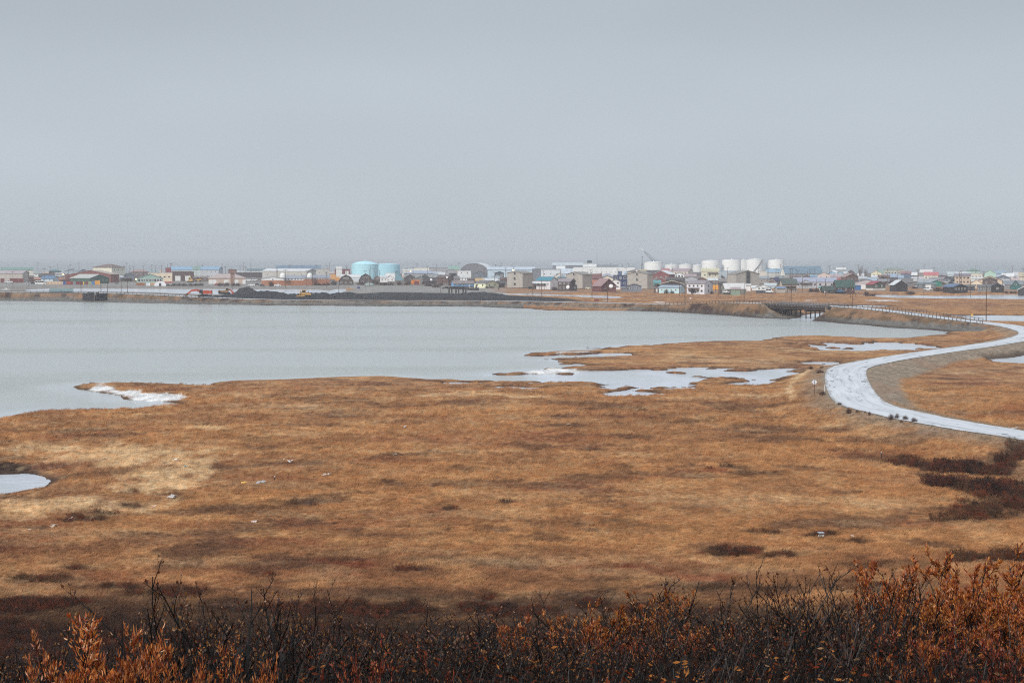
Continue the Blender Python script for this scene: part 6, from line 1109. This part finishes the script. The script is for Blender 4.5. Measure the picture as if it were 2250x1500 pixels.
# ------------------------------------------------------------------ things lying or standing in the tundra
q = gp(1803, 1181, .5); q[2] = ground_z(q[0], q[1]); o = empty('test_post', q, .1, 'small white T shaped post with two white feet in the tundra', 'marker post'); s_ = q[1]/F_PX
m = MB(); m.tube([(-.05,0,-.1),(0,0,12*s_)],.09,10); m.build('column',paint((150,145,134)),o); m = MB(); m.box((.02,0,12.6*s_),(12.5*s_,.5,1.6*s_)); m.build('top_plate',paint((172,178,188),.5),o)
for x in (-3.6, 4.6): m = MB(); m.box((x*s_,-.1,.22),(2.6*s_,.2,.14),rz=.2*x); m.build('foot',paint((170,170,172)),o)
for px,pb,hh,l,c in [(1936.5,1008,16,'dark stake with pale tip at the birch patch edge',(60,44,40)),(603.5,1054,9,'short dark stake on the left tundra near the yellow scrap',(60,50,46))]:
    q = gp(px,pb,.5); q[2] = ground_z(q[0],q[1]); s_ = q[1]/F_PX; o = empty('stake', q, 0, l, 'stake'); m = MB(); m.tube([(0,0,-.2),(0,0,hh*s_)],.055,6); m.build('shaft',paint(c),o); m = MB(); m.tube([(0,0,hh*s_),(0,0,(hh+1.5)*s_)],.06,6); m.build('tip',M_WHITE,o)
scrap = [(375,1090,26,6,(196,188,182),'white heap of scrap boards by the left shore ridge',7),(338,1110,10,3,(222,190,170),'small pinkish scrap left below the white heap',3),(532,1059,16,3,(224,178,84),'yellow scrap on the left tundra',3),(574,1057,18,4,(170,172,176),'grey scrap beside the yellow scrap',4),(118,1156,24,5,(196,182,166),'pale driftwood on the left ridge',4),(152,1138,8,3,(226,226,222),'white scrap piece on the ridge end',2),(640,1012,10,3,(226,226,226),'white scrap among dark heath, far left middle',3),(624,1009,8,2,(216,210,206),'second white scrap among dark heath',2),(873,998,14,2,(230,226,222),'thin white board on dark heath near the middle',2),(888,938,12,3,(214,220,228),'pale scrap far out on the tundra',3),(717,1043,18,4,(214,206,200),'scattered white bits left of the middle',4),(1250,932,22,2,(216,196,170),'pale log on the tundra below the inlet',2),(2070,1055,12,3,(230,228,224),'white scrap in the dark birch patch',3),(2224,966,24,2,(226,228,230),'white rail lying at the road edge by the picture edge',1),(384,1010,6,3,(232,230,224),'white dot of scrap on the straw patch',1),(409,1024,5,3,(80,160,190),'small blue scrap on the straw patch',1),(1876,1181,6,2,(222,206,200),'tiny pale scrap right of the white post',1),(1456,920,6,5,(70,58,56),'dark bird like scrap on the heath',2),(70,1163,16,4,(190,170,150),'pale scrap at the left edge of the ridge',3),(560,1143,12,2,(214,200,196),'pale stick on the left brown heath',1)]
for i,(px,py,w_,h_,c,l,n_) in enumerate(scrap):
    q = gp(px,py,.5); q[2] = ground_z(q[0],q[1]); s_ = q[1]/F_PX; o = empty('scrap', q, 0, l, 'scrap', 'litter and driftwood on the tundra')
    for k in range(n_):
        x = (random.uniform(-.5,.5) if n_ > 1 else 0)*w_*s_*.8; m = MB(); m.box((0,0,0),(w_*s_*(random.uniform(.25,.5) if n_ > 1 else 1),random.uniform(.15,.6),random.uniform(.3,.8)*h_*s_*.4)); b_ = m.build('piece',paint(c,.6,.15),o,(x,random.uniform(-.8,.8),h_*s_*random.uniform(.2,.55)+.05)); b_.rotation_euler = (random.uniform(-.5,.5),random.uniform(-.25,.25),random.uniform(-.6,.6))
M_BARK = paint((20, 15, 14), .5, .3, scale=6)
# ------------------------------------------------------------------ grass and low heath as instanced tufts
def tuft_mesh(name, n, h, sp, seed, mat, lean=.35, wd=.02):
    r = random.Random(seed); m = MB()
    for i in range(n):
        a = r.uniform(0, 6.283); p = Vector((sp*r.uniform(-1, 1), sp*r.uniform(-1, 1), -.03)); L_ = h*r.uniform(.5, 1.1); d = Vector((lean+r.uniform(-.35, .45), r.uniform(-.4, .4), 1)).normalized()*L_
        s_ = Vector((math.cos(a), math.sin(a), 0))*wd; md = p+d*.55; tip = p+d+Vector((.18*L_*lean*2, 0, -.06*L_)); m.add([p-s_, p+s_, md+s_*.8, md-s_*.8, tip], [(0, 1, 2, 3), (3, 2, 4)])
    return m.mesh(name, mat)
def tuft_material(rough=.9):
    m = bpy.data.materials.new('dry_grass'); m.use_nodes = True; t = m.node_tree; l = t.links; b = t.nodes['Principled BSDF']
    a = node(t, 'ShaderNodeAttribute', attribute_name='tint', attribute_type='INSTANCER'); oi = node(t, 'ShaderNodeObjectInfo'); r = node(t, 'ShaderNodeMapRange'); r.inputs['To Min'].default_value = .72; r.inputs['To Max'].default_value = 1.32; l.new(oi.outputs['Random'], r.inputs['Value'])
    s = node(t, 'ShaderNodeVectorMath', operation='SCALE'); l.new(a.outputs['Color'], s.inputs[0]); l.new(r.outputs[0], s.inputs['Scale']); l.new(s.outputs[0], b.inputs['Base Color']); b.inputs['Roughness'].default_value = rough; b.inputs['Specular IOR Level'].default_value = .15
    tr = node(t, 'ShaderNodeBsdfTranslucent'); l.new(s.outputs[0], tr.inputs['Color']); mxs = node(t, 'ShaderNodeMixShader'); mxs.inputs[0].default_value = .25; l.new(b.outputs[0], mxs.inputs[1]); l.new(tr.outputs[0], mxs.inputs[2]); l.new(mxs.outputs[0], t.nodes['Material Output'].inputs['Surface']); return m
def scatter(name, pts, cols, scl, meshes, kind='stuff', rot=6.283):
    me = bpy.data.meshes.new(name); me.vertices.add(len(pts)); me.vertices.foreach_set('co', np.asarray(pts, np.float32).ravel()); set_col(me, 'tint', cols); set_f(me, 'size', scl); me.update()
    o = tag(inst(name, me), kind=kind); c = bpy.data.collections.new(name+'_kinds')
    for i, q in enumerate(meshes): c.objects.link(bpy.data.objects.new(name+'_kind', q))
    g = bpy.data.node_groups.new(name, 'GeometryNodeTree'); g.interface.new_socket('Geometry', in_out='INPUT', socket_type='NodeSocketGeometry'); g.interface.new_socket('Geometry', in_out='OUTPUT', socket_type='NodeSocketGeometry')
    i_ = g.nodes.new('NodeGroupInput'); o_ = g.nodes.new('NodeGroupOutput'); ip = g.nodes.new('GeometryNodeInstanceOnPoints'); ci = g.nodes.new('GeometryNodeCollectionInfo'); ci.inputs['Collection'].default_value = c; ci.inputs['Separate Children'].default_value = True; ci.inputs['Reset Children'].default_value = True
    ip.inputs['Pick Instance'].default_value = True; rv = g.nodes.new('FunctionNodeRandomValue'); rv.data_type = 'FLOAT_VECTOR'; rv.inputs[0].default_value = (-.08, -.08, -rot/2); rv.inputs[1].default_value = (.08, .08, rot/2)
    na = g.nodes.new('GeometryNodeInputNamedAttribute'); na.data_type = 'FLOAT'; na.inputs['Name'].default_value = 'size'
    l = g.links; l.new(i_.outputs[0], ip.inputs['Points']); l.new(ci.outputs[0], ip.inputs['Instance']); l.new(rv.outputs[0], ip.inputs['Rotation']); l.new(na.outputs['Attribute'], ip.inputs['Scale']); l.new(ip.outputs[0], o_.inputs[0])
    md = o.modifiers.new('scatter', 'NODES'); md.node_group = g; return o
def spread(n, py0, py1, px0=-60, px1=2310, pw=1.0):
    px = RNG.uniform(px0, px1, n); py = py0+(py1-py0)*RNG.uniform(0, 1, n)**pw; t = np.array([gp(1125, p, .5)[1] for p in np.linspace(py0, py1, 400)]); Y = np.interp(py, np.linspace(py0, py1, 400), t); return (px-1125)/F_PX*Y*1.0009, Y
MG = tuft_material()
TUFTS = [tuft_mesh('tuft', 16, .42, .28, i, MG, .35, .016) for i in range(4)]
X, Y = spread(100000, 838, 1400, pw=.85); h, c, bmk, dw, dr = land(X, Y); ok = (dw > 1.2) & (dr > 4.2) & (h > .12) & (bmk < .6) & (sdf(X, Y, G_SLOPE, 30) > .5); ok &= (np.hypot(X, Y) > 98)
sz = (.55+.6*fbm(X*.08, Y*.05, 201, 3))*np.clip(Y/210, .75, 1.25)
scatter('grass', np.stack([X, Y, h], -1)[ok], np.clip(c[ok]*1.08, 0, .8), sz[ok], TUFTS, rot=1.6)
HEATH = [clump_mesh('heath', 18, .55, .75, 31+i, [MG], 4, 3, .012, .045) for i in range(3)]
X, Y = spread(66000, 985, 1420); h, c, bmk, dw, dr = land(X, Y); ok = (bmk > .28+.55*fbm(X*.4, Y*.3, 207, 3)) & (dw > 1) & (dr > 4.5) & (np.hypot(X, Y) > 96) & (RNG.random(len(X)) < .8)
cc = c[ok]*np.where(RNG.random(ok.sum()) < .28, 1.1, .7)[:, None]*RNG.uniform(.6, 1.5, ok.sum())[:, None]; rd = RNG.random(ok.sum()) < .3; cc[rd] = lin((132, 70, 46))*RNG.uniform(.5, 1.1, rd.sum())[:, None]
scatter('dwarf_birch', np.stack([X, Y, h], -1)[ok], np.clip(cc, 0, .8), RNG.uniform(.5, 1.3, ok.sum())*np.where(X[ok] > 30, 1.3, .75)*np.clip(.5+.7*bmk[ok], .5, 1.2), HEATH)
n_ = 17000; Y = RNG.uniform(56, 128, n_); X = RNG.uniform(-.36, .36, n_)*Y; k_ = Y < 101+26*fbm(X*.12, Y*.12, 221, 4)+RNG.uniform(-5, 5, n_); X, Y = X[k_], Y[k_]; n_ = len(X); h, c, b_, d_, r_ = land(X, Y); cc = np.tile(lin((62, 44, 38)), (n_, 1))*RNG.uniform(.5, 1.5, n_)[:, None]; rd = RNG.random(n_) < .3; cc[rd] = lin((112, 62, 42))*RNG.uniform(.5, 1.1, rd.sum())[:, None]
scatter('slope_heath', np.stack([X, Y, h], -1), cc, RNG.uniform(.7, 1.4, n_), HEATH)
# ------------------------------------------------------------------ near shrubs on the hillside
def leaf_material(c1, c2, c3, rough=.4):
    m = bpy.data.materials.new('leaf'); m.use_nodes = True; t = m.node_tree; l = t.links; b = t.nodes['Principled BSDF']; g = node(t, 'ShaderNodeNewGeometry'); r = node(t, 'ShaderNodeValToRGB')
    r.color_ramp.elements[0].color = (*lin(c1), 1); r.color_ramp.elements[1].color = (*lin(c3), 1); e = r.color_ramp.elements.new(.5); e.color = (*lin(c2), 1); l.new(g.outputs['Random Per Island'], r.inputs[0])
    l.new(r.outputs[0], b.inputs['Base Color']); b.inputs['Roughness'].default_value = rough; b.inputs['Specular IOR Level'].default_value = .5
    tr = node(t, 'ShaderNodeBsdfTranslucent'); l.new(r.outputs[0], tr.inputs['Color']); x = node(t, 'ShaderNodeMixShader'); x.inputs[0].default_value = .3; l.new(b.outputs[0], x.inputs[1]); l.new(tr.outputs[0], x.inputs[2]); l.new(x.outputs[0], t.nodes['Material Output'].inputs['Surface']); return m
L_OR = leaf_material((104, 42, 18), (164, 78, 30), (218, 146, 82)); L_GO = leaf_material((92, 42, 18), (158, 78, 28), (214, 146, 72)); L_RE = leaf_material((66, 24, 18), (124, 48, 30), (176, 96, 58)); L_DK = leaf_material((58, 30, 22), (96, 50, 32), (150, 104, 54))
M_BARK2 = paint((72, 58, 55), .6, .3, scale=6)
def leaf_geo(m, p, d, nrm, L_, W_, mi):
    d = d.normalized(); s_ = d.cross(nrm).normalized(); n_ = s_.cross(d); a = p+d*L_*.35; b_ = p+d*L_*.7
    m.add([p, a-s_*W_*.5+n_*W_*.22, a, a+s_*W_*.5+n_*W_*.22, b_-s_*W_*.38+n_*W_*.1, b_-n_*W_*.1, b_+s_*W_*.38+n_*W_*.1, p+d*L_-n_*W_*.3], [(0, 2, 1), (0, 3, 2), (1, 2, 5, 4), (2, 3, 6, 5), (4, 5, 7), (5, 6, 7)], mi)
def grow(seed, h, w, nst, depth, leafn, leafL, leafW, upright=.6, bent=.12, rad=.011, tipleaf=True, spr=.75):
    """stems and leaf places of one shrub"""
    r = random.Random(seed); T = MB(); LV = []
    def br(p, d, L_, rd_, k):
        n = 4 if k == 0 else 3; pts = [p]; q = p; dd = d.copy()
        for i in range(n):
            dd = (dd+Vector((r.uniform(-bent, bent), r.uniform(-bent, bent), .06))).normalized(); q = q+dd*(L_/n); pts.append(q)
        T.tube(pts, [rd_*(1-.62*i/n) for i in range(n+1)], 5 if k == 0 else 3, 0, False)
        if k >= depth-1:
            for j in range(leafn):
                f = r.uniform(.25, 1.0) if not tipleaf else r.uniform(.1, 1.0); i = min(int(f*n), n-1); b_ = pts[i].lerp(pts[i+1], f*n-i); o_ = Vector((r.uniform(-1, 1), r.uniform(-1, 1), r.uniform(-.4, .8))).normalized(); LV.append((b_, (dd*.9+o_*spr).normalized(), o_, leafL*r.uniform(.6, 1.25), leafW*r.uniform(.7, 1.25)))
        if k < depth:
            m_ = r.randint(3, 5) if k == 0 else r.randint(2, 4)
            for j in range(m_):
                f = r.uniform(.28, .98); i = min(int(f*n), n-1); b_ = pts[i].lerp(pts[i+1], f*n-i); a = r.uniform(0, 6.283); sp_ = r.uniform(.35, .9); nd = (dd*upright+Vector((math.cos(a)*sp_, math.sin(a)*sp_, r.uniform(.1, .5)))).normalized(); br(b_, nd, L_*r.uniform(.38, .62)*(1-.35*f), rd_*.5, k+1)
    for i in range(nst):
        a = 6.283*i/nst+r.uniform(-.4, .4); sp_ = r.uniform(.1, 1.0)*w/h*.75; d = Vector((math.cos(a)*sp_, math.sin(a)*sp_, 1)).normalized(); br(Vector((math.cos(a)*.08*w, math.sin(a)*.08*w, -.1)), d, h*r.uniform(.7, 1.0), rad*h, 0)
    return T, LV
SH = {}
def shrub_kind(key, seed, h, w, nst, depth, leafn, LL, LW, lm, **kw):
    T, LV = grow(seed, h, w, nst, depth, leafn, LL, LW, **kw); zmax = max(p[2] for p in T.v); m = MB()
    for b_, d, o_, L_, W_ in LV: leaf_geo(m, b_, d, o_, L_, W_, 0)
    SH[key] = (T.mesh('branches', M_BARK if key[0] != 'p' else M_BARK2), m.mesh('foliage', lm) if LV else None, zmax, LV, lm)
for i in range(4): shrub_kind(f'bare{i}', 100+i, 1.5, 1.1, 17, 3, 1, .03, .017, L_DK, upright=.7, bent=.16)
for i in range(2): shrub_kind(f'pale{i}', 140+i, 1.5, 1.2, 9, 3, 0, .03, .015, L_DK, upright=.45, bent=.22)
for i in range(3): shrub_kind(f'gold{i}', 200+i, 1.6, 1.0, 17, 3, 9, .046, .0135, L_GO if i else L_OR, upright=1.1, bent=.1)
for i in range(2): shrub_kind(f'red{i}', 300+i, 1.3, .9, 15, 3, 5, .038, .015, L_RE, upright=.9, bent=.12)
for i in range(2): shrub_kind(f'orange{i}', 400+i, 1.5, .8, 16, 3, 5, .05, .016, L_OR, upright=.62, bent=.14, spr=1.1)
EX = {}
def shrub(px, ptop, Y_, key, label, width=None, rz=0.0, name=None, singles=0):
    br_me, fo_me, z0, LV, lm = SH[key]; ptop -= {'bare': 12, 'pale': 8, 'gold': 15, 'red': 10, 'orange': 14}[key.rstrip('0123456789')]; t = at(px, ptop, Y_); zb = ground_z(t[0], Y_); h_ = max(t[2]-zb, .4); s_ = h_/z0; sw = s_ if width is None else width*Y_/F_PX/1.1
    kn = {'bare': ('bare_shrub', 'shrub', 'leafless shrubs on the near hillside'), 'pale': ('bare_shrub', 'shrub', 'leafless shrubs on the near hillside'), 'gold': ('willow_shrub', 'shrub', 'willow shrubs in autumn leaf'), 'red': ('birch_shrub', 'shrub', 'red leaved shrubs on the near hillside'), 'orange': ('willow_shrub', 'shrub', 'willow shrubs in autumn leaf')}[key.rstrip('0123456789')]
    o = empty(kn[0], (t[0], Y_, zb), rz, label, kn[1], kn[2]); inst('branches', br_me, o, sc=(sw, sw, s_))
    if fo_me is None: return o
    if singles:
        # the leaves that show largest are parts of their own, the rest stay one mesh
        order = sorted(range(len(LV)), key=lambda i: -LV[i][0].z + .25*(LV[i][0].x*math.sin(rz)+LV[i][0].y*math.cos(rz)))
        pick = set(order[:singles]); k2 = (key, singles)
        if k2 not in EX:
            m = MB(); [leaf_geo(m, *LV[i], 0) for i in range(len(LV)) if i not in pick]; me_ = m.mesh('foliage', lm); kinds = []
            for q in range(5): a = MB(); leaf_geo(a, Vector((0, 0, 0)), Vector((1, 0, 0)), Vector((0, .2, 1)), 1.0, .3, 0); kinds.append(a.mesh('leaf', SINGLE[key][q % len(SINGLE[key])]))
            EX[k2] = (me_, kinds)
        me_, kinds = EX[k2]; f_ = inst('foliage', me_, o, sc=(sw, sw, s_)); f_['kind'] = 'stuff'
        for n_, i in enumerate(sorted(pick)):
            b_, d, o_, L_, W_ = LV[i]; X_ = d.normalized(); S_ = X_.cross(o_).normalized(); Z_ = S_.cross(X_); l_ = inst('leaf', kinds[n_ % 5], o, (b_.x*sw, b_.y*sw, b_.z*s_)); l_.rotation_mode = 'QUATERNION'; l_.rotation_quaternion = Matrix((X_, -S_, Z_)).transposed().to_quaternion(); l_.scale = (L_*sw, L_*sw, L_*sw)
    else: f_ = inst('foliage', fo_me, o, sc=(sw, sw, s_)); f_['kind'] = 'stuff'
    return o
def lm1(c): return leaf_material(tuple(int(x*.9) for x in c), c, tuple(min(255, int(x*1.08)) for x in c))
SINGLE = {'orange0': [lm1((206,104,44)), lm1((222,140,70)), lm1((170,72,30)), lm1((226,176,136)), lm1((196,120,40))], 'orange1': [lm1((200,98,40)), lm1((220,150,60)), lm1((160,66,28)), lm1((214,150,104)), lm1((206,130,50))], 'red0': [lm1((158,56,34)), lm1((120,36,24)), lm1((190,84,46)), lm1((176,110,50)), lm1((150,70,60))]}
# ---- nearest: willow with big orange leaves at the lower left, red shrub at the lower middle
shrub(225, 1338, 9.0, 'orange0', 'big orange leaved willow filling the lower left corner', 300, .4, singles=220)
shrub(110, 1440, 8.6, 'orange1', 'low orange willow at the left edge of the picture', 220, 2.0)
shrub(170, 1395, 9.3, 'orange1', 'orange willow in front of the big one, left side', 220, 5.1); shrub(280, 1430, 8.7, 'orange0', 'low orange willow below the big one', 220, 2.7); shrub(400, 1450, 9.0, 'orange1', 'orange sprig between the big willow and the small one', 150, .2)
shrub(330, 1400, 8.8, 'orange1', 'orange willow right beside the big one', 200, 4.0)
shrub(475, 1398, 9.2, 'orange1', 'small orange willow under the tall bare shrub', 150, 1.0, singles=120)
shrub(570, 1450, 8.8, 'orange0', 'low orange willow sprig at the bottom, left of the middle', 130, 3.1)
shrub(845, 1400, 10.0, 'red0', 'red leaved shrub at the bottom, left of the middle', 240, .7, singles=160)
shrub(770, 1450, 9.6, 'red1', 'low red shrub left of the larger red one', 160, 2.2); shrub(930, 1445, 10.2, 'red0', 'small red shrub right of the larger red one', 150, 3.9)
# ---- tall bare shrubs that stand against the tundra
shrub(445, 1244, 11.5, 'bare0', 'tallest bare dark shrub, left of the middle', 400, .3); shrub(360, 1290, 12.2, 'bare1', 'bare shrub just left of the tallest one', 260, 1.7); shrub(535, 1310, 12.0, 'bare2', 'bare shrub just right of the tallest one', 260, 2.9)
shrub(775, 1283, 14.5, 'bare1', 'bare shrub with rusty leaf tips above the red shrub', 260, 4.4); shrub(690, 1330, 14.0, 'bare3', 'low bare shrub left of the one with rusty leaf tips', 260, 0.9)
NB = [(620,1352),(850,1350),(930,1345),(1000,1350),(1080,1345),(1130,1322),(1235,1330),(1320,1318),(1480,1310),(1545,1296),(1610,1275),(1690,1260),(1762,1236),(1825,1272),(1905,1258),(1970,1262),(260,1375),(60,1410),(1390,1316)]
ND = ['behind the orange willow sprig','above the red shrub','right above the small red shrub','at the middle of the thicket','with crooked twigs at the middle','with dark seed heads right of the middle','left of the first golden willow','between golden willow tufts','right of the bright golden willow','under the far white post, first','with twin tips right of the golden willow','next to the highest twig','with the highest single twig','right of the highest twig','with curled tips near the big willow','touching the big willow on the right','behind the lower left willow','dark and low at the left edge','rising through the golden willow']
for i, ((px, pt), d_) in enumerate(zip(NB, ND)): shrub(px, pt, 15.5+(i*37 % 11)*.45, f'bare{i % 4}', 'bare dark shrub '+d_, 250+(i*53 % 90), i*1.1)
# ---- golden and orange willows farther up the slope
for i, (px, pt, Y_, k_, wd_, l) in enumerate([(1290,1350,17.5,'gold1',200,'small golden willow in the middle of the thicket'),(1200,1372,16.5,'gold0',200,'dull orange willow left of the small golden one'),(1420,1306,18.5,'gold1',230,'bright golden willow right of the middle'),(1495,1352,18,'gold2',190,'golden willow close behind the bright one'),(1400,1400,16,'red1',220,'rusty shrub below the bright golden willow'),(1560,1385,16.5,'gold0',180,'orange willow among bare twigs right of the middle'),
 (2075,1232,18.5,'gold0',330,'crown of the big orange willow on the right'),(2180,1218,18,'gold1',330,'highest golden willow at the right edge'),(2010,1275,17.6,'gold0',230,'left flank of the big orange willow'),(2130,1300,16.5,'gold2',260,'lower golden willow in front of the big orange one'),(2240,1260,17,'gold0',280,'orange willow cut by the right picture edge'),(2060,1370,14.5,'red0',240,'red shrub under the big orange willow'),(2170,1390,13.5,'red1',280,'red shrub at the lower right corner'),(2235,1420,13,'red0',220,'deep red shrub cut by the right edge'),(1990,1420,13.5,'gold0',150,'small orange sprig left of the lower right red shrub'),(2120,1262,19.5,'gold0',300,'rear willow between the crown and the highest golden willow'),(2045,1300,17,'gold1',240,'golden shoulder of the big orange willow'),(2215,1330,15.5,'gold0',240,'orange willow above the lower right corner'),(2100,1400,14.2,'red1',220,'rusty shrub between the two lower right red ones'),(1340,1385,16.2,'red0',180,'dark red shrub between the golden willows'),(1450,1420,15,'gold0',180,'orange twigs under the bright golden willow')]): shrub(px, pt, Y_, k_, l, wd_, i*1.7)
# ---- bare thicket in front
FB = [(650,1400,12,'bare2'),(1000,1410,12,'bare3'),(1120,1425,11.5,'pale0'),(1250,1440,11,'bare0'),(1350,1440,11.5,'bare1'),(1480,1410,12.5,'pale1'),(1600,1370,13.5,'bare3'),(1700,1360,14,'pale0'),(1800,1350,14,'bare2'),(1900,1350,13.5,'pale1'),(1650,1440,11.5,'bare0'),(1770,1440,11,'bare1'),(1880,1430,11.5,'bare3'),(1540,1450,11,'pale0'),(1060,1380,14,'bare1'),(730,1400,12.5,'pale1'),(950,1390,13.5,'bare0'),(420,1400,10.5,'bare3'),(20,1450,9.5,'bare2'),(600,1390,12.5,'pale0')]
FD = ['left of the red shrub','right of the small red shrub','low and grey twigged at the middle','at the bottom under the small golden willow','at the bottom under the bright golden willow','with pale twigs under the golden willows','front row, below the twin tips','grey twigged below the highest twig','front row, below the highest twig','grey twigged left of the big orange willow','bottom row, third from the right','bottom row, second from the right','bottom row next to the red corner shrub','grey twigged, bottom row right of the middle','behind the grey twigged one at the middle','grey twigged behind the red shrub','above the small red shrub, front row','under the tallest bare shrub','in the lower left corner','grey twigged right of the orange sprig']
for i, ((px, pt, Y_, k_), d_) in enumerate(zip(FB, FD)): shrub(px, pt, Y_, k_, 'leafless shrub '+d_, 270, i*2.3)
RB = [(300,1352,12.5),(395,1330,12.8),(500,1342,13),(585,1345,13.5),(655,1348,13),(720,1335,13.2),(810,1352,13.5),(890,1362,12.8),(965,1360,13.2),(1040,1362,13),(1150,1365,13.5),(1215,1390,12.5),(1270,1385,13),(1340,1375,13.4),(1440,1372,13),(1520,1345,14),(1580,1335,14.2),(1650,1318,14.6),(1730,1310,14.8),(1795,1312,14.6),(1860,1310,14.8),(1935,1312,14.5),(180,1395,11.5),(40,1400,11)]
RD_ = ['and dense behind the lower left willow','below the tallest bare shrub, its left flank','below the tallest bare shrub, its right flank','between the tallest bare shrub and the middle','fifth along the thicket edge from the left','under the shrub with rusty leaf tips','just left above the red shrub','straight above the red shrub, in the second row','second row, right of the red shrub','second row at the middle of the picture','second row under the dark seed heads','front of the dull orange willow','front of the small golden willow','left front of the bright golden willow','right front of the bright golden willow','front of the golden willow behind the bright one','second row under the far white post','second row right of the far white post','second row left of the highest twig','second row under the highest twig','second row left of the curled tips','second row against the big orange willow','behind the big willow at the lower left','at the left picture edge above the low willow']
for i, ((px, pt, Y_), d_) in enumerate(zip(RB, RD_)): shrub(px, pt, Y_, f'bare{(i+1) % 4}', 'twiggy dark shrub '+d_, 300, i*.9)
# ---- undergrowth that fills the gaps
UG = [clump_mesh('undergrowth', 30, .9, .7, 61+i, [M_BARK, MG], 2, 7, .0033, .02) for i in range(4)]
n_ = 10400; Y = RNG.uniform(9.3, 34, n_); X = RNG.uniform(-.62, .62, n_)*Y; h = land(X, Y, False); top = CAM_Z - Y*np.interp(1125+F_PX*X/Y, [0, 600, 1100, 1500, 1950, 2100, 2250], [.197, .187, .186, .180, .172, .160, .158]); sz = np.clip((top-h)/.95, .15, 1.5)*RNG.uniform(.75, 1, n_)
cc = np.tile(lin((40, 24, 18)), (n_, 1))*RNG.uniform(.4, 1.6, n_)[:, None]; k_ = RNG.random(n_); cc[k_ < .35] = lin((104, 46, 24)); cc[k_ < .12] = lin((176, 112, 56)); cc[k_ < .02] = lin((150, 116, 84)); sz = sz*.86
scatter('undergrowth', np.stack([X, Y, h], -1), cc, sz, UG)
